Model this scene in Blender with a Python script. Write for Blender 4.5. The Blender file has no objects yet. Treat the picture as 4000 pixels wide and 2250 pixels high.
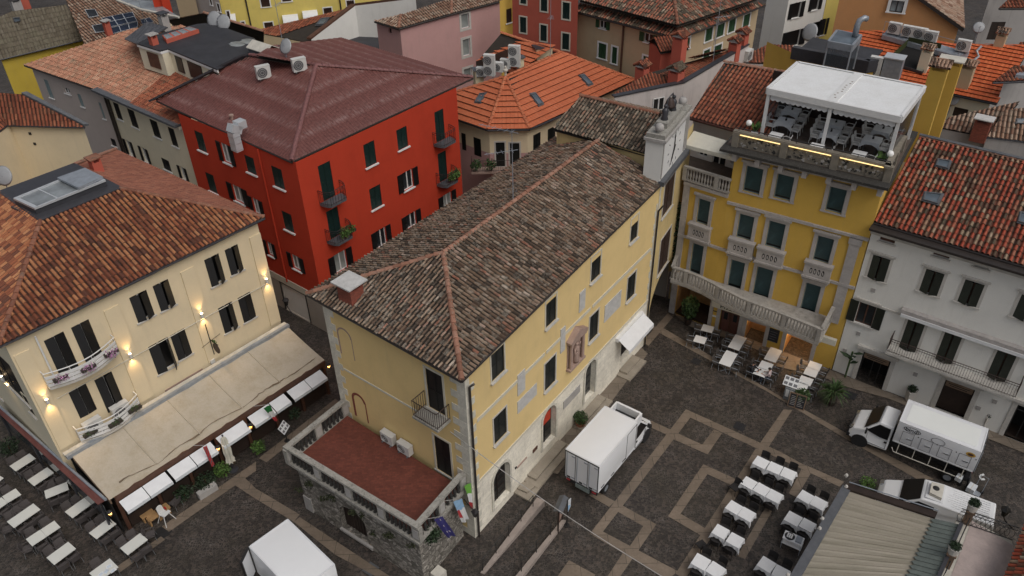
import bpy,bmesh,math,random
import numpy as np
from mathutils import Vector,Matrix,noise
random.seed(7)
S=bpy.context.scene
COL=S.collection
R=math.radians
# camera
F,PIT,ROL,CAMZ=3155.0,R(36.0),R(-1.23),36.0
_f=Vector((0,math.cos(PIT),-math.sin(PIT)))
_u=Vector((0,math.sin(PIT),math.cos(PIT)))
_r=Vector((1,0,0))
RX=_r*math.cos(ROL)+_u*math.sin(ROL)
UX=_u*math.cos(ROL)-_r*math.sin(ROL)
CAM=Vector((0,0,CAMZ))
cd=bpy.data.cameras.new('camera')
cam=bpy.data.objects.new('camera',cd)
COL.objects.link(cam)
cd.sensor_width=36
cd.lens=F/4000*36
cd.clip_end=2000
cam.matrix_world=Matrix(((RX.x,UX.x,-_f.x,0),(RX.y,UX.y,-_f.y,0),(RX.z,UX.z,-_f.z,CAMZ),(0,0,0,1)))
S.camera=cam
# daylight (overcast)
SUN_EL,SUN_AZ=R(55),R(138)
w=bpy.data.worlds.new('World')
S.world=w
w.use_nodes=True
nt=w.node_tree
bg=nt.nodes['Background']
sk=nt.nodes.new('ShaderNodeTexSky')
sk.sky_type='NISHITA'
sk.sun_disc=False
sk.sun_elevation=SUN_EL
sk.sun_rotation=SUN_AZ
sk.air_density=1.0
sk.dust_density=6.0
sk.ozone_density=1.0
hs=nt.nodes.new('ShaderNodeHueSaturation')
hs.inputs['Saturation'].default_value=0.45
nt.links.new(sk.outputs[0],hs.inputs['Color'])
nt.links.new(hs.outputs[0],bg.inputs[0])
bg.inputs[1].default_value=0.11
sl=bpy.data.lights.new('sun','SUN')
sl.energy=0.9
sl.angle=R(50)
sl.color=(1.0,0.97,0.93)
so=bpy.data.objects.new('sun',sl)
COL.objects.link(so)
sd=Vector((math.sin(SUN_AZ)*math.cos(SUN_EL),math.cos(SUN_AZ)*math.cos(SUN_EL),math.sin(SUN_EL)))
so.rotation_euler=sd.to_track_quat('Z','Y').to_euler()
so.location=sd*100
S.view_settings.view_transform='Standard'
S.view_settings.look='None'
S.view_settings.gamma=1
S.view_settings.exposure=-0.36
# survey: rays of the drone camera cut with known planes
def ray(q):
 return _f*F+RX*(q[0]-2000)+UX*(1125-q[1])
def P(q,z=0.0):
 d=ray(q)
 return CAM+d*((z-CAMZ)/d.z)
def Pd(q,A,n):
 d=ray(q)
 return CAM+d*((Vector(A)-CAM).dot(n)/d.dot(n))
def slp(q,A,B,tan=0.4,sg=1):
 """point seen at q on the roof plane that rises from the eave A-B away from the camera"""
 e=Vector((B.x-A.x,B.y-A.y,0)).normalized()
 h=Vector((-e.y,e.x,0))
 if h.y*sg<0:
  h=-h
 return Pd(q,A,Vector((-tan*h.x,-tan*h.y,1)))
def crop(x0,y0,s=1.932):
 return lambda a,b:(x0+a/s,y0+b/s)
c1,c2,c3,c4=crop(0,0),crop(1000,0),crop(2000,0),crop(3000,0)
c5,c6,c7,c8=crop(0,750),crop(1000,750),crop(2000,750),crop(3000,750)
c9,c10,c11,c12=crop(0,1500),crop(1000,1500),crop(2000,1500),crop(3000,1500)
k3,k4,k5=crop(1000,500),crop(1650,1400),crop(400,350)
k2=crop(3150,700)
k1=crop(2350,650)
kpg=crop(2850,200,2.634)
kL=crop(0,1700,2.634)
kQ=crop(2800,1700,2.634)
kG=crop(2300,1550,2.069)
kT=crop(2150,1550,3.449)
kB=crop(3300,1520,4.14)
kR6=crop(3600,1050,2.415)
kR7=crop(1950,0,4.14)
kV=crop(250,1250,2.415)
kD=crop(0,1250,2.415)
kW=crop(700,1150,2.415)
kS=crop(1450,1750,2.898)
kE=crop(1050,1500,2.415)
# node materials
MATS={}
class NT:
 def __init__(s,name):
  s.m=bpy.data.materials.new(name)
  s.m.use_nodes=True
  s.t=s.m.node_tree
  s.b=s.t.nodes['Principled BSDF']
  s.tc=None
 def n(s,typ,**kw):
  x=s.t.nodes.new('ShaderNode'+typ)
  for k,v in kw.items():
   if k in x.inputs.keys():
    x.inputs[k].default_value=v
   else:
    setattr(x,k,v)
  return x
 def l(s,a,b):
  s.t.links.new(a,b)
 def co(s,which='Object'):
  if not s.tc:
   s.tc=s.n('TexCoord')
  return s.tc.outputs[which]
 def noise(s,scale,detail=4,rough=0.6,co=None,stretch=None):
  x=s.n('TexNoise',Scale=scale,Detail=detail,Roughness=rough)
  c=co or s.co()
  if stretch:
   mp=s.n('Mapping')
   mp.inputs['Scale'].default_value=stretch
   s.l(c,mp.inputs[0])
   c=mp.outputs[0]
  s.l(c,x.inputs['Vector'])
  return x.outputs['Fac']
 def ramp(s,fac,stops,mode='LINEAR'):
  x=s.n('ValToRGB')
  r=x.color_ramp
  r.interpolation=mode
  while len(r.elements)<len(stops):
   r.elements.new(0.5)
  for e,(p,c)in zip(r.elements,stops):
   e.position=p
   if not hasattr(c,'__len__'):
    c=(c,c,c)
   e.color=(*c,1)
  s.l(fac,x.inputs[0])
  return x.outputs[0]
 def mix(s,fac,a,b,bt='MIX'):
  x=s.n('Mix',data_type='RGBA',blend_type=bt)
  for i,v in((0,fac),(6,a),(7,b)):
   if hasattr(v,'is_output'):
    s.l(v,x.inputs[i])
   elif i==0:
    x.inputs[0].default_value=v
   else:
    x.inputs[i].default_value=(*v,1)if hasattr(v,'__len__')else(v,v,v,1)
  return x.outputs[2]
 def math(s,op,a,b=0.0):
  x=s.n('Math',operation=op)
  for i,v in((0,a),(1,b)):
   if hasattr(v,'is_output'):
    s.l(v,x.inputs[i])
   else:
    x.inputs[i].default_value=v
  return x.outputs[0]
 def bump(s,h,strength=0.3,dist=0.02):
  x=s.n('Bump',Strength=strength,Distance=dist)
  s.l(h,x.inputs['Height'])
  s.l(x.outputs[0],s.b.inputs['Normal'])
 def fin(s,col=None,rough=0.8,metal=0.0,spec=0.5):
  if col is not None:
   if hasattr(col,'is_output'):
    s.l(col,s.b.inputs['Base Color'])
   else:
    s.b.inputs['Base Color'].default_value=(*col,1)
  if hasattr(rough,'is_output'):
   s.l(rough,s.b.inputs['Roughness'])
  else:
   s.b.inputs['Roughness'].default_value=rough
  s.b.inputs['Metallic'].default_value=metal
  s.b.inputs['Specular IOR Level'].default_value=spec
  MATS[s.m.name]=s.m
  return s.m
def mul(c,k):
 return tuple(min(1,max(0,x*k))for x in c)
def plain(name,col,rough=0.7,metal=0.0,var=0.18,scale=3.0,bump=0.0,spec=0.5):
 t=NT(name)
 f=t.noise(scale,5,0.65)
 c=t.ramp(f,[(0.3,mul(col,1-var)),(0.7,mul(col,1+var*0.6))])
 if bump:
  t.bump(t.noise(scale*12,3),bump,0.01)
 return t.fin(c,rough,metal,spec)
def plaster(name,col,stain=(0.3,0.27,0.22),amt=0.45,var=0.1,streak=0.5):
 """old lime plaster: cloudy tone, run marks and grime patches of their own shape"""
 t=NT(name)
 f1=t.noise(0.55,6,0.62)
 c=t.ramp(f1,[(0.28,mul(col,1-var)),(0.5,col),(0.74,mul(col,1+var*0.6))])
 f2=t.noise(1.6,6,0.7,stretch=(1.6,1.6,0.22))
 m=t.ramp(f2,[(0.52,0.0),(0.8,amt*streak)])
 c=t.mix(m,c,mul(stain,1.0))
 f3=t.noise(0.9,8,0.72)
 m3=t.ramp(f3,[(0.56,0.0),(0.72,amt*0.6)])
 c=t.mix(m3,c,mul(col,0.72))
 fine=t.noise(28,3,0.7)
 c=t.mix(0.10,c,t.ramp(fine,[(0.3,0.25),(0.7,1.0)]),'MULTIPLY')
 t.bump(fine,0.25,0.01)
 return t.fin(c,0.9,spec=0.3)
def tiles(name,cover,chan,lichen=(0.35,0.33,0.27),lamt=0.35,moss=(0.05,0.05,0.035),mamt=0.5,split=0.62,rough=0.75,hue=0.25,lsc=5.0):
 """clay roof: UV counts tiles (u) and courses (v); one colour per tile, lichen and moss over it"""
 t=NT(name)
 sx=t.n('SeparateXYZ')
 t.l(t.co('UV'),sx.inputs[0])
 u,v=sx.outputs[0],sx.outputs[1]
 cb=t.n('CombineXYZ')
 t.l(t.math('FLOOR',u),cb.inputs[0])
 t.l(t.math('FLOOR',v),cb.inputs[1])
 wn=t.n('TexWhiteNoise',noise_dimensions='2D')
 t.l(cb.outputs[0],wn.inputs['Vector'])
 a=t.ramp(wn.outputs['Value'],cover)
 sc=t.n('SeparateColor')
 t.l(wn.outputs['Color'],sc.inputs[0])
 b=t.ramp(sc.outputs[1],chan)  # channel colour: dirt plus painted shade between covers, near-black on old roofs
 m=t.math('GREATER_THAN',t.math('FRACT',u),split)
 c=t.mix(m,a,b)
 big=t.noise(0.35,3,0.6)
 c=t.mix(hue,c,t.ramp(big,[(0.3,0.35),(0.7,1.1)]),'MULTIPLY')
 f=t.noise(lsc,8,0.75)
 f=t.math('ADD',f,t.math('MULTIPLY',t.math('SUBTRACT',sc.outputs[2],0.5),0.16))
 c=t.mix(t.ramp(f,[(0.52,0.0),(0.66,lamt)]),c,lichen)
 g=t.noise(lsc*0.55,8,0.78)
 g=t.math('ADD',g,t.math('MULTIPLY',t.math('SUBTRACT',sc.outputs[0],0.5),0.2))
 c=t.mix(t.ramp(g,[(0.53,0.0),(0.7,mamt)]),c,moss)
 t.bump(t.noise(30,4,0.7),0.4,0.02)
 return t.fin(c,rough,spec=0.35)
def stone(name,col,dark=(0.09,0.085,0.075),amt=0.7,sc=1.4,rough=0.85,lich=None):
 t=NT(name)
 f=t.noise(sc,8,0.72)
 c=t.ramp(f,[(0.3,mul(col,0.72)),(0.6,col),(0.8,mul(col,1.15))])
 g=t.noise(sc*2.2,9,0.78)
 c=t.mix(t.ramp(g,[(0.5,0.0),(0.72,amt)]),c,dark)
 if lich:
  h=t.noise(sc*5,6,0.7)
  c=t.mix(t.ramp(h,[(0.55,0.0),(0.68,0.5)]),c,lich)
 t.bump(t.noise(22,5,0.7),0.35,0.02)
 return t.fin(c,rough,spec=0.3)
def rubble(name):
 """coursed rubble: voronoi stones with mortar and damp patches"""
 t=NT(name)
 mp=t.n('Mapping')
 mp.inputs['Scale'].default_value=(3.4,5.2,5.2)
 t.l(t.co('UV'),mp.inputs[0])
 wob=t.n('TexNoise',Scale=2.5,Detail=3.0)
 t.l(mp.outputs[0],wob.inputs['Vector'])
 v2=t.mix(0.22,mp.outputs[0],wob.outputs['Color'],'ADD')
 vo=t.n('TexVoronoi',Scale=1.0)
 t.l(v2,vo.inputs['Vector'])
 ve=t.n('TexVoronoi',feature='DISTANCE_TO_EDGE',Scale=1.0)
 t.l(v2,ve.inputs['Vector'])
 sc=t.n('SeparateColor')
 t.l(vo.outputs['Color'],sc.inputs[0])
 c=t.ramp(sc.outputs[0],[(0.0,(0.16,0.145,0.125)),(0.35,(0.28,0.26,0.225)),(0.7,(0.38,0.35,0.31)),(1.0,(0.5,0.46,0.41))])
 f=t.noise(5,6,0.7)
 c=t.mix(0.5,c,t.ramp(f,[(0.25,0.45),(0.75,1.2)]),'MULTIPLY')
 c=t.mix(t.ramp(ve.outputs['Distance'],[(0.02,0.8),(0.1,0.0)]),c,(0.13,0.12,0.105))
 g=t.noise(0.9,8,0.72)
 c=t.mix(t.ramp(g,[(0.5,0.0),(0.68,0.62)]),c,(0.085,0.08,0.065))
 t.bump(t.ramp(ve.outputs['Distance'],[(0.0,0.0),(0.14,1.0)]),0.9,0.05)
 return t.fin(c,0.9,spec=0.3)
def setts(name,scale,c0,c1_,joint,jamt,rough=0.55):
 """small porphyry setts, damp"""
 t=NT(name)
 wob=t.n('TexNoise',Scale=0.7,Detail=2.0)
 t.l(t.co(),wob.inputs['Vector'])
 v2=t.mix(0.5,t.co(),wob.outputs['Color'],'ADD')
 vo=t.n('TexVoronoi',Scale=scale,Randomness=0.75)
 ve=t.n('TexVoronoi',feature='DISTANCE_TO_EDGE',Scale=scale,Randomness=0.75)
 t.l(v2,vo.inputs['Vector'])
 t.l(v2,ve.inputs['Vector'])
 sc=t.n('SeparateColor')
 t.l(vo.outputs['Color'],sc.inputs[0])
 c=t.ramp(sc.outputs[0],[(0.0,c0),(0.6,mul(c0,1.5)),(1.0,c1_)])
 big=t.noise(0.16,6,0.68)
 c=t.mix(0.75,c,t.ramp(big,[(0.3,0.55),(0.7,1.3)]),'MULTIPLY')
 brown=t.noise(0.3,5,0.7)
 c=t.mix(t.ramp(brown,[(0.45,0.0),(0.7,0.35)]),c,(0.045,0.038,0.022))
 dirt=t.noise(0.8,8,0.75)
 jm=t.math('MULTIPLY',t.ramp(ve.outputs['Distance'],[(0.02,1.0),(0.1,0.0)]),t.ramp(dirt,[(0.46,0.05),(0.66,jamt)]))
 c=t.mix(jm,c,joint)
 t.bump(t.ramp(ve.outputs['Distance'],[(0.0,0.0),(0.2,1.0)]),0.6,0.02)
 rg=t.ramp(t.noise(0.25,5,0.65),[(0.35,rough-0.13),(0.7,rough+0.2)])
 return t.fin(c,rg,spec=0.4)
def slabs(name,col,sx,sy,joint=(0.05,0.045,0.04),var=0.35,rough=0.6,uv=True,bumpd=0.01,mortar=0.012):
 t=NT(name)
 br=t.n('TexBrick',Scale=1.0)
 br.inputs['Color1'].default_value=(*mul(col,1-var*0.5),1)
 br.inputs['Color2'].default_value=(*mul(col,1+var*0.5),1)
 br.inputs['Mortar'].default_value=(*joint,1)
 br.inputs['Mortar Size'].default_value=mortar
 br.inputs['Brick Width'].default_value=sx
 br.inputs['Row Height'].default_value=sy
 br.inputs['Bias'].default_value=0.0
 t.l(t.co('UV' if uv else 'Object'),br.inputs['Vector'])
 f=t.noise(0.9,8,0.7)
 c=t.mix(0.6,br.outputs['Color'],t.ramp(f,[(0.3,0.62),(0.7,1.25)]),'MULTIPLY')
 g=t.noise(7,6,0.7)
 c=t.mix(0.35,c,t.ramp(g,[(0.3,0.5),(0.7,1.25)]),'MULTIPLY')
 t.bump(br.outputs['Fac'],-0.3,bumpd)
 return t.fin(c,rough,spec=0.4)
def glass(name,col=(0.02,0.023,0.026),rough=0.12):
 t=NT(name)
 f=t.noise(0.6,3)
 return t.fin(t.ramp(f,[(0.3,mul(col,0.6)),(0.7,mul(col,1.4))]),rough,spec=0.5)
def emit(name,col,st):
 t=NT(name)
 t.b.inputs['Emission Color'].default_value=(*col,1)
 t.b.inputs['Emission Strength'].default_value=st
 return t.fin((0.8,0.8,0.8),0.5)
def louvre(name,col,per=11.0,rough=0.55):
 """painted shutter with louvre slats running across"""
 t=NT(name)
 sx=t.n('SeparateXYZ')
 t.l(t.co('UV'),sx.inputs[0])
 fr=t.math('FRACT',t.math('MULTIPLY',sx.outputs[1],per))
 f=t.noise(2.0,6,0.7)
 c=t.ramp(f,[(0.3,mul(col,0.75)),(0.6,col),(0.78,mul(col,1.5))])
 t.bump(fr,1.0,0.03)
 return t.fin(c,rough,spec=0.4)
def ribs(name,col,per,axis=0,strength=0.6,rough=0.5,dirt=(0.2,0.17,0.1),amt=0.3,metal=0.0,stretch=(1,1,1),dist=0.05):
 t=NT(name)
 sx=t.n('SeparateXYZ')
 t.l(t.co('UV'),sx.inputs[0])
 s=t.math('SINE',t.math('MULTIPLY',sx.outputs[axis],6.28318/per))
 f=t.noise(0.9,7,0.7,co=t.co('UV'),stretch=stretch)
 c=t.mix(t.ramp(f,[(0.45,0.0),(0.75,amt)]),col,dirt)
 f2=t.noise(12,4)
 c=t.mix(0.15,c,t.ramp(f2,[(0.3,0.4),(0.7,1.2)]),'MULTIPLY')
 t.bump(s,strength,dist)
 return t.fin(c,rough,metal)
def leaf(name,col,var=0.6):
 t=NT(name)
 oi=t.n('NewGeometry')
 c=t.ramp(oi.outputs['Random Per Island'],[(0.0,mul(col,1-var)),(0.5,col),(1.0,mul(col,1+var))])
 return t.fin(c,0.6,spec=0.3)
def world(o):
 M=Matrix.Identity(4)
 while o is not None:
  M=Matrix.Translation(o.location)@Matrix.Rotation(o.rotation_euler.z,4,'Z')@M
  o=o.parent
 return M
 # mesh builder
class MB:
 def __init__(s,M=None):
  s.v,s.f,s.mi,s.uv=[],[],[],{}
  s.M=M
  s.c=0
 def add(s,vs,fs,uvs=None):
  o=len(s.v)
  if s.M is not None:
   vs=[s.M@Vector(p)for p in vs]
  s.v+=[tuple(p)for p in vs]
  for i,f in enumerate(fs):
   if uvs:
    s.uv[len(s.f)]=uvs[i]
   s.f.append(tuple(k+o for k in f))
   s.mi.append(s.c)
  return s
 def box(s,x0,x1,y0,y1,z0,z1):
  vs=[(x0,y0,z0),(x1,y0,z0),(x1,y1,z0),(x0,y1,z0),(x0,y0,z1),(x1,y0,z1),(x1,y1,z1),(x0,y1,z1)]
  return s.add(vs,[(3,2,1,0),(4,5,6,7),(0,1,5,4),(1,2,6,5),(2,3,7,6),(3,0,4,7)])
 def wbox(s,s0,s1,t0,t1,z0,z1):
  """box on a wall frame: along, outward, up"""
  return s.box(s0,s1,-t1,-t0,z0,z1)
 def rbox(s,c,sx,sy,sz,rz=0,ry=0,rx=0):
  from mathutils import Euler
  m=Matrix.Translation(c)@Euler((rx,ry,rz)).to_matrix().to_4x4()
  vs=[m@Vector((x*sx/2,y*sy/2,z*sz/2))for z in(-1,1)for x,y in((-1,-1),(1,-1),(1,1),(-1,1))]
  return s.add(vs,[(3,2,1,0),(4,5,6,7),(0,1,5,4),(1,2,6,5),(2,3,7,6),(3,0,4,7)])
 def prism(s,poly,z0,z1):
  n=len(poly)
  vs=[(p[0],p[1],z0)for p in poly]+[(p[0],p[1],z1)for p in poly]
  return s.add(vs,[tuple(range(n))[::-1],tuple(range(n,2*n))]+[(i,(i+1)%n,n+(i+1)%n,n+i)for i in range(n)])
 def extr(s,pts,off):
  """any planar outline given a thickness vector"""
  n=len(pts)
  off=Vector(off)
  vs=[Vector(p)for p in pts]+[Vector(p)+off for p in pts]
  return s.add(vs,[tuple(range(n))[::-1],tuple(range(n,2*n))]+[(i,(i+1)%n,n+(i+1)%n,n+i)for i in range(n)])
 def poly(s,*pts):
  return s.add([Vector(p)for p in pts],[tuple(range(len(pts)))])
 def tube(s,pts,r,n=6,cap=True):
  pts=[Vector(p)for p in pts]
  rs=r if hasattr(r,'__len__')else[r]*len(pts)
  rings=[]
  up=None
  for i,p in enumerate(pts):
   d=(pts[min(i+1,len(pts)-1)]-pts[max(i-1,0)]).normalized()
   a=d.orthogonal().normalized()if up is None else(up-d*up.dot(d))
   if a.length<1e-4:
    a=d.orthogonal()
   a.normalize()
   up=a
   b=d.cross(a)
   rings.append([p+(a*math.cos(2*math.pi*k/n)+b*math.sin(2*math.pi*k/n))*rs[i]for k in range(n)])
  vs=[v for rg in rings for v in rg]
  fs=[(i*n+k,i*n+(k+1)%n,(i+1)*n+(k+1)%n,(i+1)*n+k)for i in range(len(pts)-1)for k in range(n)]
  if cap:
   fs+=[tuple(range(n))[::-1],tuple((len(pts)-1)*n+k for k in range(n))]
  return s.add(vs,fs)
 def lathe(s,prof,c=(0,0,0),n=12):
  vs=[(c[0]+r*math.cos(2*math.pi*k/n),c[1]+r*math.sin(2*math.pi*k/n),c[2]+z)for r,z in prof for k in range(n)]
  m=len(prof)
  fs=[(i*n+k,i*n+(k+1)%n,(i+1)*n+(k+1)%n,(i+1)*n+k)for i in range(m-1)for k in range(n)]
  fs+=[tuple(range(n))[::-1],tuple((m-1)*n+k for k in range(n))]
  return s.add(vs,fs)
 def ball(s,c,r,n=10,sq=(1,1,1)):
  m=n//2+1
  prof=[(math.sin(math.pi*i/m)*r,-math.cos(math.pi*i/m)*r)for i in range(1,m)]
  vs=[(c[0]+q*math.cos(2*math.pi*k/n)*sq[0],c[1]+q*math.sin(2*math.pi*k/n)*sq[1],c[2]+z*sq[2])for q,z in prof for k in range(n)]
  m=len(prof)
  fs=[(i*n+k,i*n+(k+1)%n,(i+1)*n+(k+1)%n,(i+1)*n+k)for i in range(m-1)for k in range(n)]
  fs+=[tuple(range(n))[::-1],tuple((m-1)*n+k for k in range(n))]
  return s.add(vs,fs)
 def leaves(s,c,rad,n,size,up=0.3,hang=0.0):
  c=Vector(c)
  rad=Vector(rad)if hasattr(rad,'__len__')else Vector((rad,)*3)
  for _ in range(n):
   d=Vector((random.gauss(0,1),random.gauss(0,1),random.gauss(0,1))).normalized()*random.uniform(0.35,1.0)
   p=c+Vector((d.x*rad.x,d.y*rad.y,d.z*rad.z-hang*random.random()))
   a=Vector((random.gauss(0,1),random.gauss(0,1),random.gauss(0,1))).normalized()
   b=a.orthogonal().normalized()
   q=size*random.uniform(0.6,1.4)
   s.add([p-a*q,p+b*q*0.5,p+a*q,p-b*q*0.5],[(0,1,2,3)])
  return s
 def build(s,name,mats,parent=None,local=False,smooth=False,**tags):
  if not isinstance(mats,(list,tuple)):
   mats=[mats]
  mats=[MATS[m]if isinstance(m,str)else m for m in mats]
  vs=np.array(s.v,dtype=float).reshape(-1,3)
  if local:
   c=np.zeros(3)
  else:
   c=(vs.min(0)+vs.max(0))/2
   if parent is None:
    c[2]=vs[:,2].min()
  me=bpy.data.meshes.new(name)
  me.from_pydata((vs-c).tolist(),[],s.f)
  for m in mats:
   me.materials.append(m)
  me.polygons.foreach_set('material_index',s.mi)
  uvl=me.uv_layers.new(name='UVMap')
  uv=np.zeros((len(me.loops),2))
  k=0
  for i,f in enumerate(s.f):
   if i in s.uv:
    for q in s.uv[i]:
     uv[k]=q
     k+=1
    continue
   pa=vs[list(f)]
   nn=np.cross(pa[1]-pa[0],pa[-1]-pa[0])
   if len(f)>4 and np.abs(nn).sum()<1e-9:
    nn=np.cross(pa[2]-pa[0],pa[-1]-pa[0])
   L=np.linalg.norm(nn)+1e-12
   nn=nn/L
   if abs(nn[2])>0.8:
    uv[k:k+len(f)]=pa[:,:2]
   else:
    t=np.array([-nn[1],nn[0],0])
    t/=np.linalg.norm(t)+1e-12
    b=np.cross(nn,t)
    uv[k:k+len(f),0]=pa@t
    uv[k:k+len(f),1]=pa@b
   k+=len(f)
  uvl.data.foreach_set('uv',uv.ravel())
  if smooth:
   me.polygons.foreach_set('use_smooth',[True]*len(me.polygons))
  o=bpy.data.objects.new(name,me)
  COL.objects.link(o)
  if parent is not None:
   o.parent=parent
   if not local:
    W_=world(parent)
    if abs(W_.to_euler().z)>1e-6:
     me.transform(Matrix.Translation(W_.inverted()@Vector((0,0,0)))@W_.to_3x3().inverted().to_4x4()@Matrix.Translation(Vector(c)))
    else:
     o.location=Vector(c)-W_.translation
  elif not local:
   o.location=c
  tag(o,**tags)
  return o
def tag(o,label=None,cat=None,group=None,kind=None):
 if label:
  o['label']=label
 if cat:
  o['category']=cat
 if group:
  o['group']=group
 if kind:
  o['kind']=kind
 return o
def thing(name,loc,label=None,cat=None,group=None,rz=0.0):
 o=bpy.data.objects.new(name,None)
 o.empty_display_size=0.3
 COL.objects.link(o)
 o.location=loc
 o.rotation_euler=(0,0,rz)
 return tag(o,label,cat,group)
KIDS={}
def kids(o):
 return[c for c in COL.objects if c.parent==o]
def clone(o,loc=None,rz=None,label=None,group=None,parent=None):
 c=o.copy()
 COL.objects.link(c)
 if parent is not None:
  c.parent=parent
 if loc is not None:
  c.location=loc
 if rz is not None:
  c.rotation_euler=(0,0,rz)
 if label:
  c['label']=label
 if group:
  c['group']=group
 if o.name not in KIDS:
  KIDS[o.name]=list(kids(o))
 for ch in KIDS[o.name]:
  clone(ch,parent=c)
 return c
 # walls
class Wall:
 """vertical plane from A to B (left to right as one faces it)"""
 def __init__(s,A,B,z0=0.0):
  s.A=Vector((A[0],A[1],0))
  s.B=Vector((B[0],B[1],0))
  s.L=(s.B-s.A).length
  s.d=(s.B-s.A).normalized()
  s.n=Vector((s.d.y,-s.d.x,0))
  s.M=Matrix(((s.d.x,-s.n.x,0,s.A.x),(s.d.y,-s.n.y,0,s.A.y),(0,0,1,0),(0,0,0,1)))
 def at(s,q,t=0.0):
  p=Pd(q,s.A+s.n*t,s.n)
  return(p-s.A).dot(s.d),p.z
 def pt(s,a,t,z):
  return s.A+s.d*a+s.n*t+Vector((0,0,z))
 def rect(s,tl,br,t=0.0):
  a,b=s.at(tl,t),s.at(br,t)
  return(min(a[0],b[0]),max(a[0],b[0]),min(a[1],b[1]),max(a[1],b[1]))
 def off(s,t):
  return Wall(s.A+s.n*t,s.B+s.n*t)
 def yaw(s):
  return math.atan2(s.d.y,s.d.x)
def facade(mb,W,z0,z1,ops,s0=0.0,s1=None,depth=0.16,top=None):
 """wall skin with real openings and reveals; ops = (s0, s1, z0, z1)"""
 s1=W.L if s1 is None else s1
 ss=sorted({s0,s1,*[max(s0,min(s1,v))for o in ops for v in o[:2]]})
 zs=sorted({z0,z1,*[max(z0,min(z1,v))for o in ops for v in o[2:4]]})
 M0=mb.M
 mb.M=W.M
 for i in range(len(ss)-1):
  for j in range(len(zs)-1):
   a,b,c,d=ss[i],ss[i+1],zs[j],zs[j+1]
   if b-a<1e-4 or d-c<1e-4:
    continue
   m,n=(a+b)/2,(c+d)/2
   if any(o[0]<m<o[1]and o[2]<n<o[3]for o in ops):
    continue
   mb.add([(a,0,c),(b,0,c),(b,0,d),(a,0,d)],[(0,1,2,3)])
 for o in ops:
  a,b,c,d=o[:4]
  D=depth
  mb.add([(a,0,c),(a,D,c),(a,D,d),(a,0,d)],[(0,1,2,3)])
  mb.add([(b,0,c),(b,D,c),(b,D,d),(b,0,d)],[(3,2,1,0)])
  mb.add([(a,0,d),(b,0,d),(b,D,d),(a,D,d)],[(0,1,2,3)])
  mb.add([(a,0,c),(b,0,c),(b,D,c),(a,D,c)],[(3,2,1,0)])
 mb.M=M0
def leaf_box(mb,hinge,ang,wid,z0,z1,th=0.04):
 """shutter leaf from a hinge on a wall frame; ang 0 = along +s, outward positive"""
 ca,sa=math.cos(ang),math.sin(ang)
 hx,hy=hinge
 nx,ny=-sa*th,ca*th
 pts=[(hx,hy),(hx+ca*wid,hy+sa*wid),(hx+ca*wid+nx,hy+sa*wid+ny),(hx+nx,hy+ny)]
 mb.prism([(x,-y)for x,y in pts],z0,z1)
def window(root,W,o,style='shut',sh='shutter_dark',fr='white_paint',gl='pane_dark',sill='sill_stone',sur=None,sw=0.12,label=None,kind='window',ajar=25,sillw=0.08,proud=0.03,crown=0.0,depth=0.16,mull=True):
 a,b,c,d=o[:4]
 m=MB(W.M)
 m.wbox(a,b,-depth-0.02,-depth,c,d)
 if fr:
  m.c=1
  e=0.055
  t0,t1=-depth+0.002,-depth+0.05
  m.wbox(a,a+e,t0,t1,c,d)
  m.wbox(b-e,b,t0,t1,c,d)
  m.wbox(a+e,b-e,t0,t1,d-e,d)
  m.wbox(a+e,b-e,t0,t1,c,c+e)
  if mull:
   m.wbox((a+b)/2-0.04,(a+b)/2+0.04,t0,t1+0.004,c+e,d-e)
 win=m.build(kind,[gl,fr or gl],root,label=label)
 hw=(b-a)/2
 if style in('shut','ajar','open','half'):
  for sgn in(-1,1):
   q=MB(W.M)
   hx=a if sgn<0 else b
   if style=='shut':
    g=0.012
    x0,x1=(a+g,a+hw-g/2)if sgn<0 else(a+hw+g/2,b-g)
    q.wbox(x0,x1,-0.07,-0.035,c+0.01,d-0.01)
    st=0.05
    for zz in(c+0.01,(c+d)/2-st/2,d-0.01-st):
     q.wbox(x0,x1,-0.035,-0.02,zz,zz+st)
    q.wbox(x0,x0+st,-0.035,-0.018,c+0.01,d-0.01)
    q.wbox(x1-st,x1,-0.035,-0.018,c+0.01,d-0.01)
   elif style=='open':
    x0,x1=(a-hw-0.02,a-0.02)if sgn<0 else(b+0.02,b+hw+0.02)
    q.wbox(x0,x1,0.02,0.06,c,d)
    for zz in(c,(c+d)/2-0.03,d-0.05):
     q.wbox(x0,x1,0.06,0.072,zz,zz+0.05)
   else:
    an=R(ajar if not hasattr(ajar,'__len__')else ajar[0 if sgn<0 else 1])
    leaf_box(q,(hx,-0.02),an if sgn<0 else math.pi-an,hw-0.01,c+0.01,d-0.01,0.04 if sgn<0 else-0.04)
   q.build('shutter',[sh],win)
 elif style=='blind':
  q=MB(W.M)
  q.wbox(a+0.06,b-0.06,-depth+0.02,-depth+0.05,c+(d-c)*0.12,d-0.06)
  q.build('roller_blind',[sh],win)
 if sill:
  q=MB(W.M)
  x=(sw if sur else 0.06)
  q.wbox(a-x-0.04,b+x+0.04,-0.02,sillw,c-0.09,c-0.003)
  q.build('sill',[sill],win)
 if sur:
  q=MB(W.M)
  q.wbox(a-sw,a,-0.03,proud,c,d)
  q.wbox(b,b+sw,-0.03,proud,c,d)
  q.wbox(a-sw,b+sw,-0.03,proud,d,d+sw)
  if crown:
   q.wbox(a-sw-0.1,b+sw+0.1,-0.03,proud+0.1,d+sw,d+sw+crown)
  if not sill:
   q.wbox(a-sw,b+sw,-0.03,proud,c-sw,c)
  q.build('surround',[sur],win)
 return win
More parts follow.
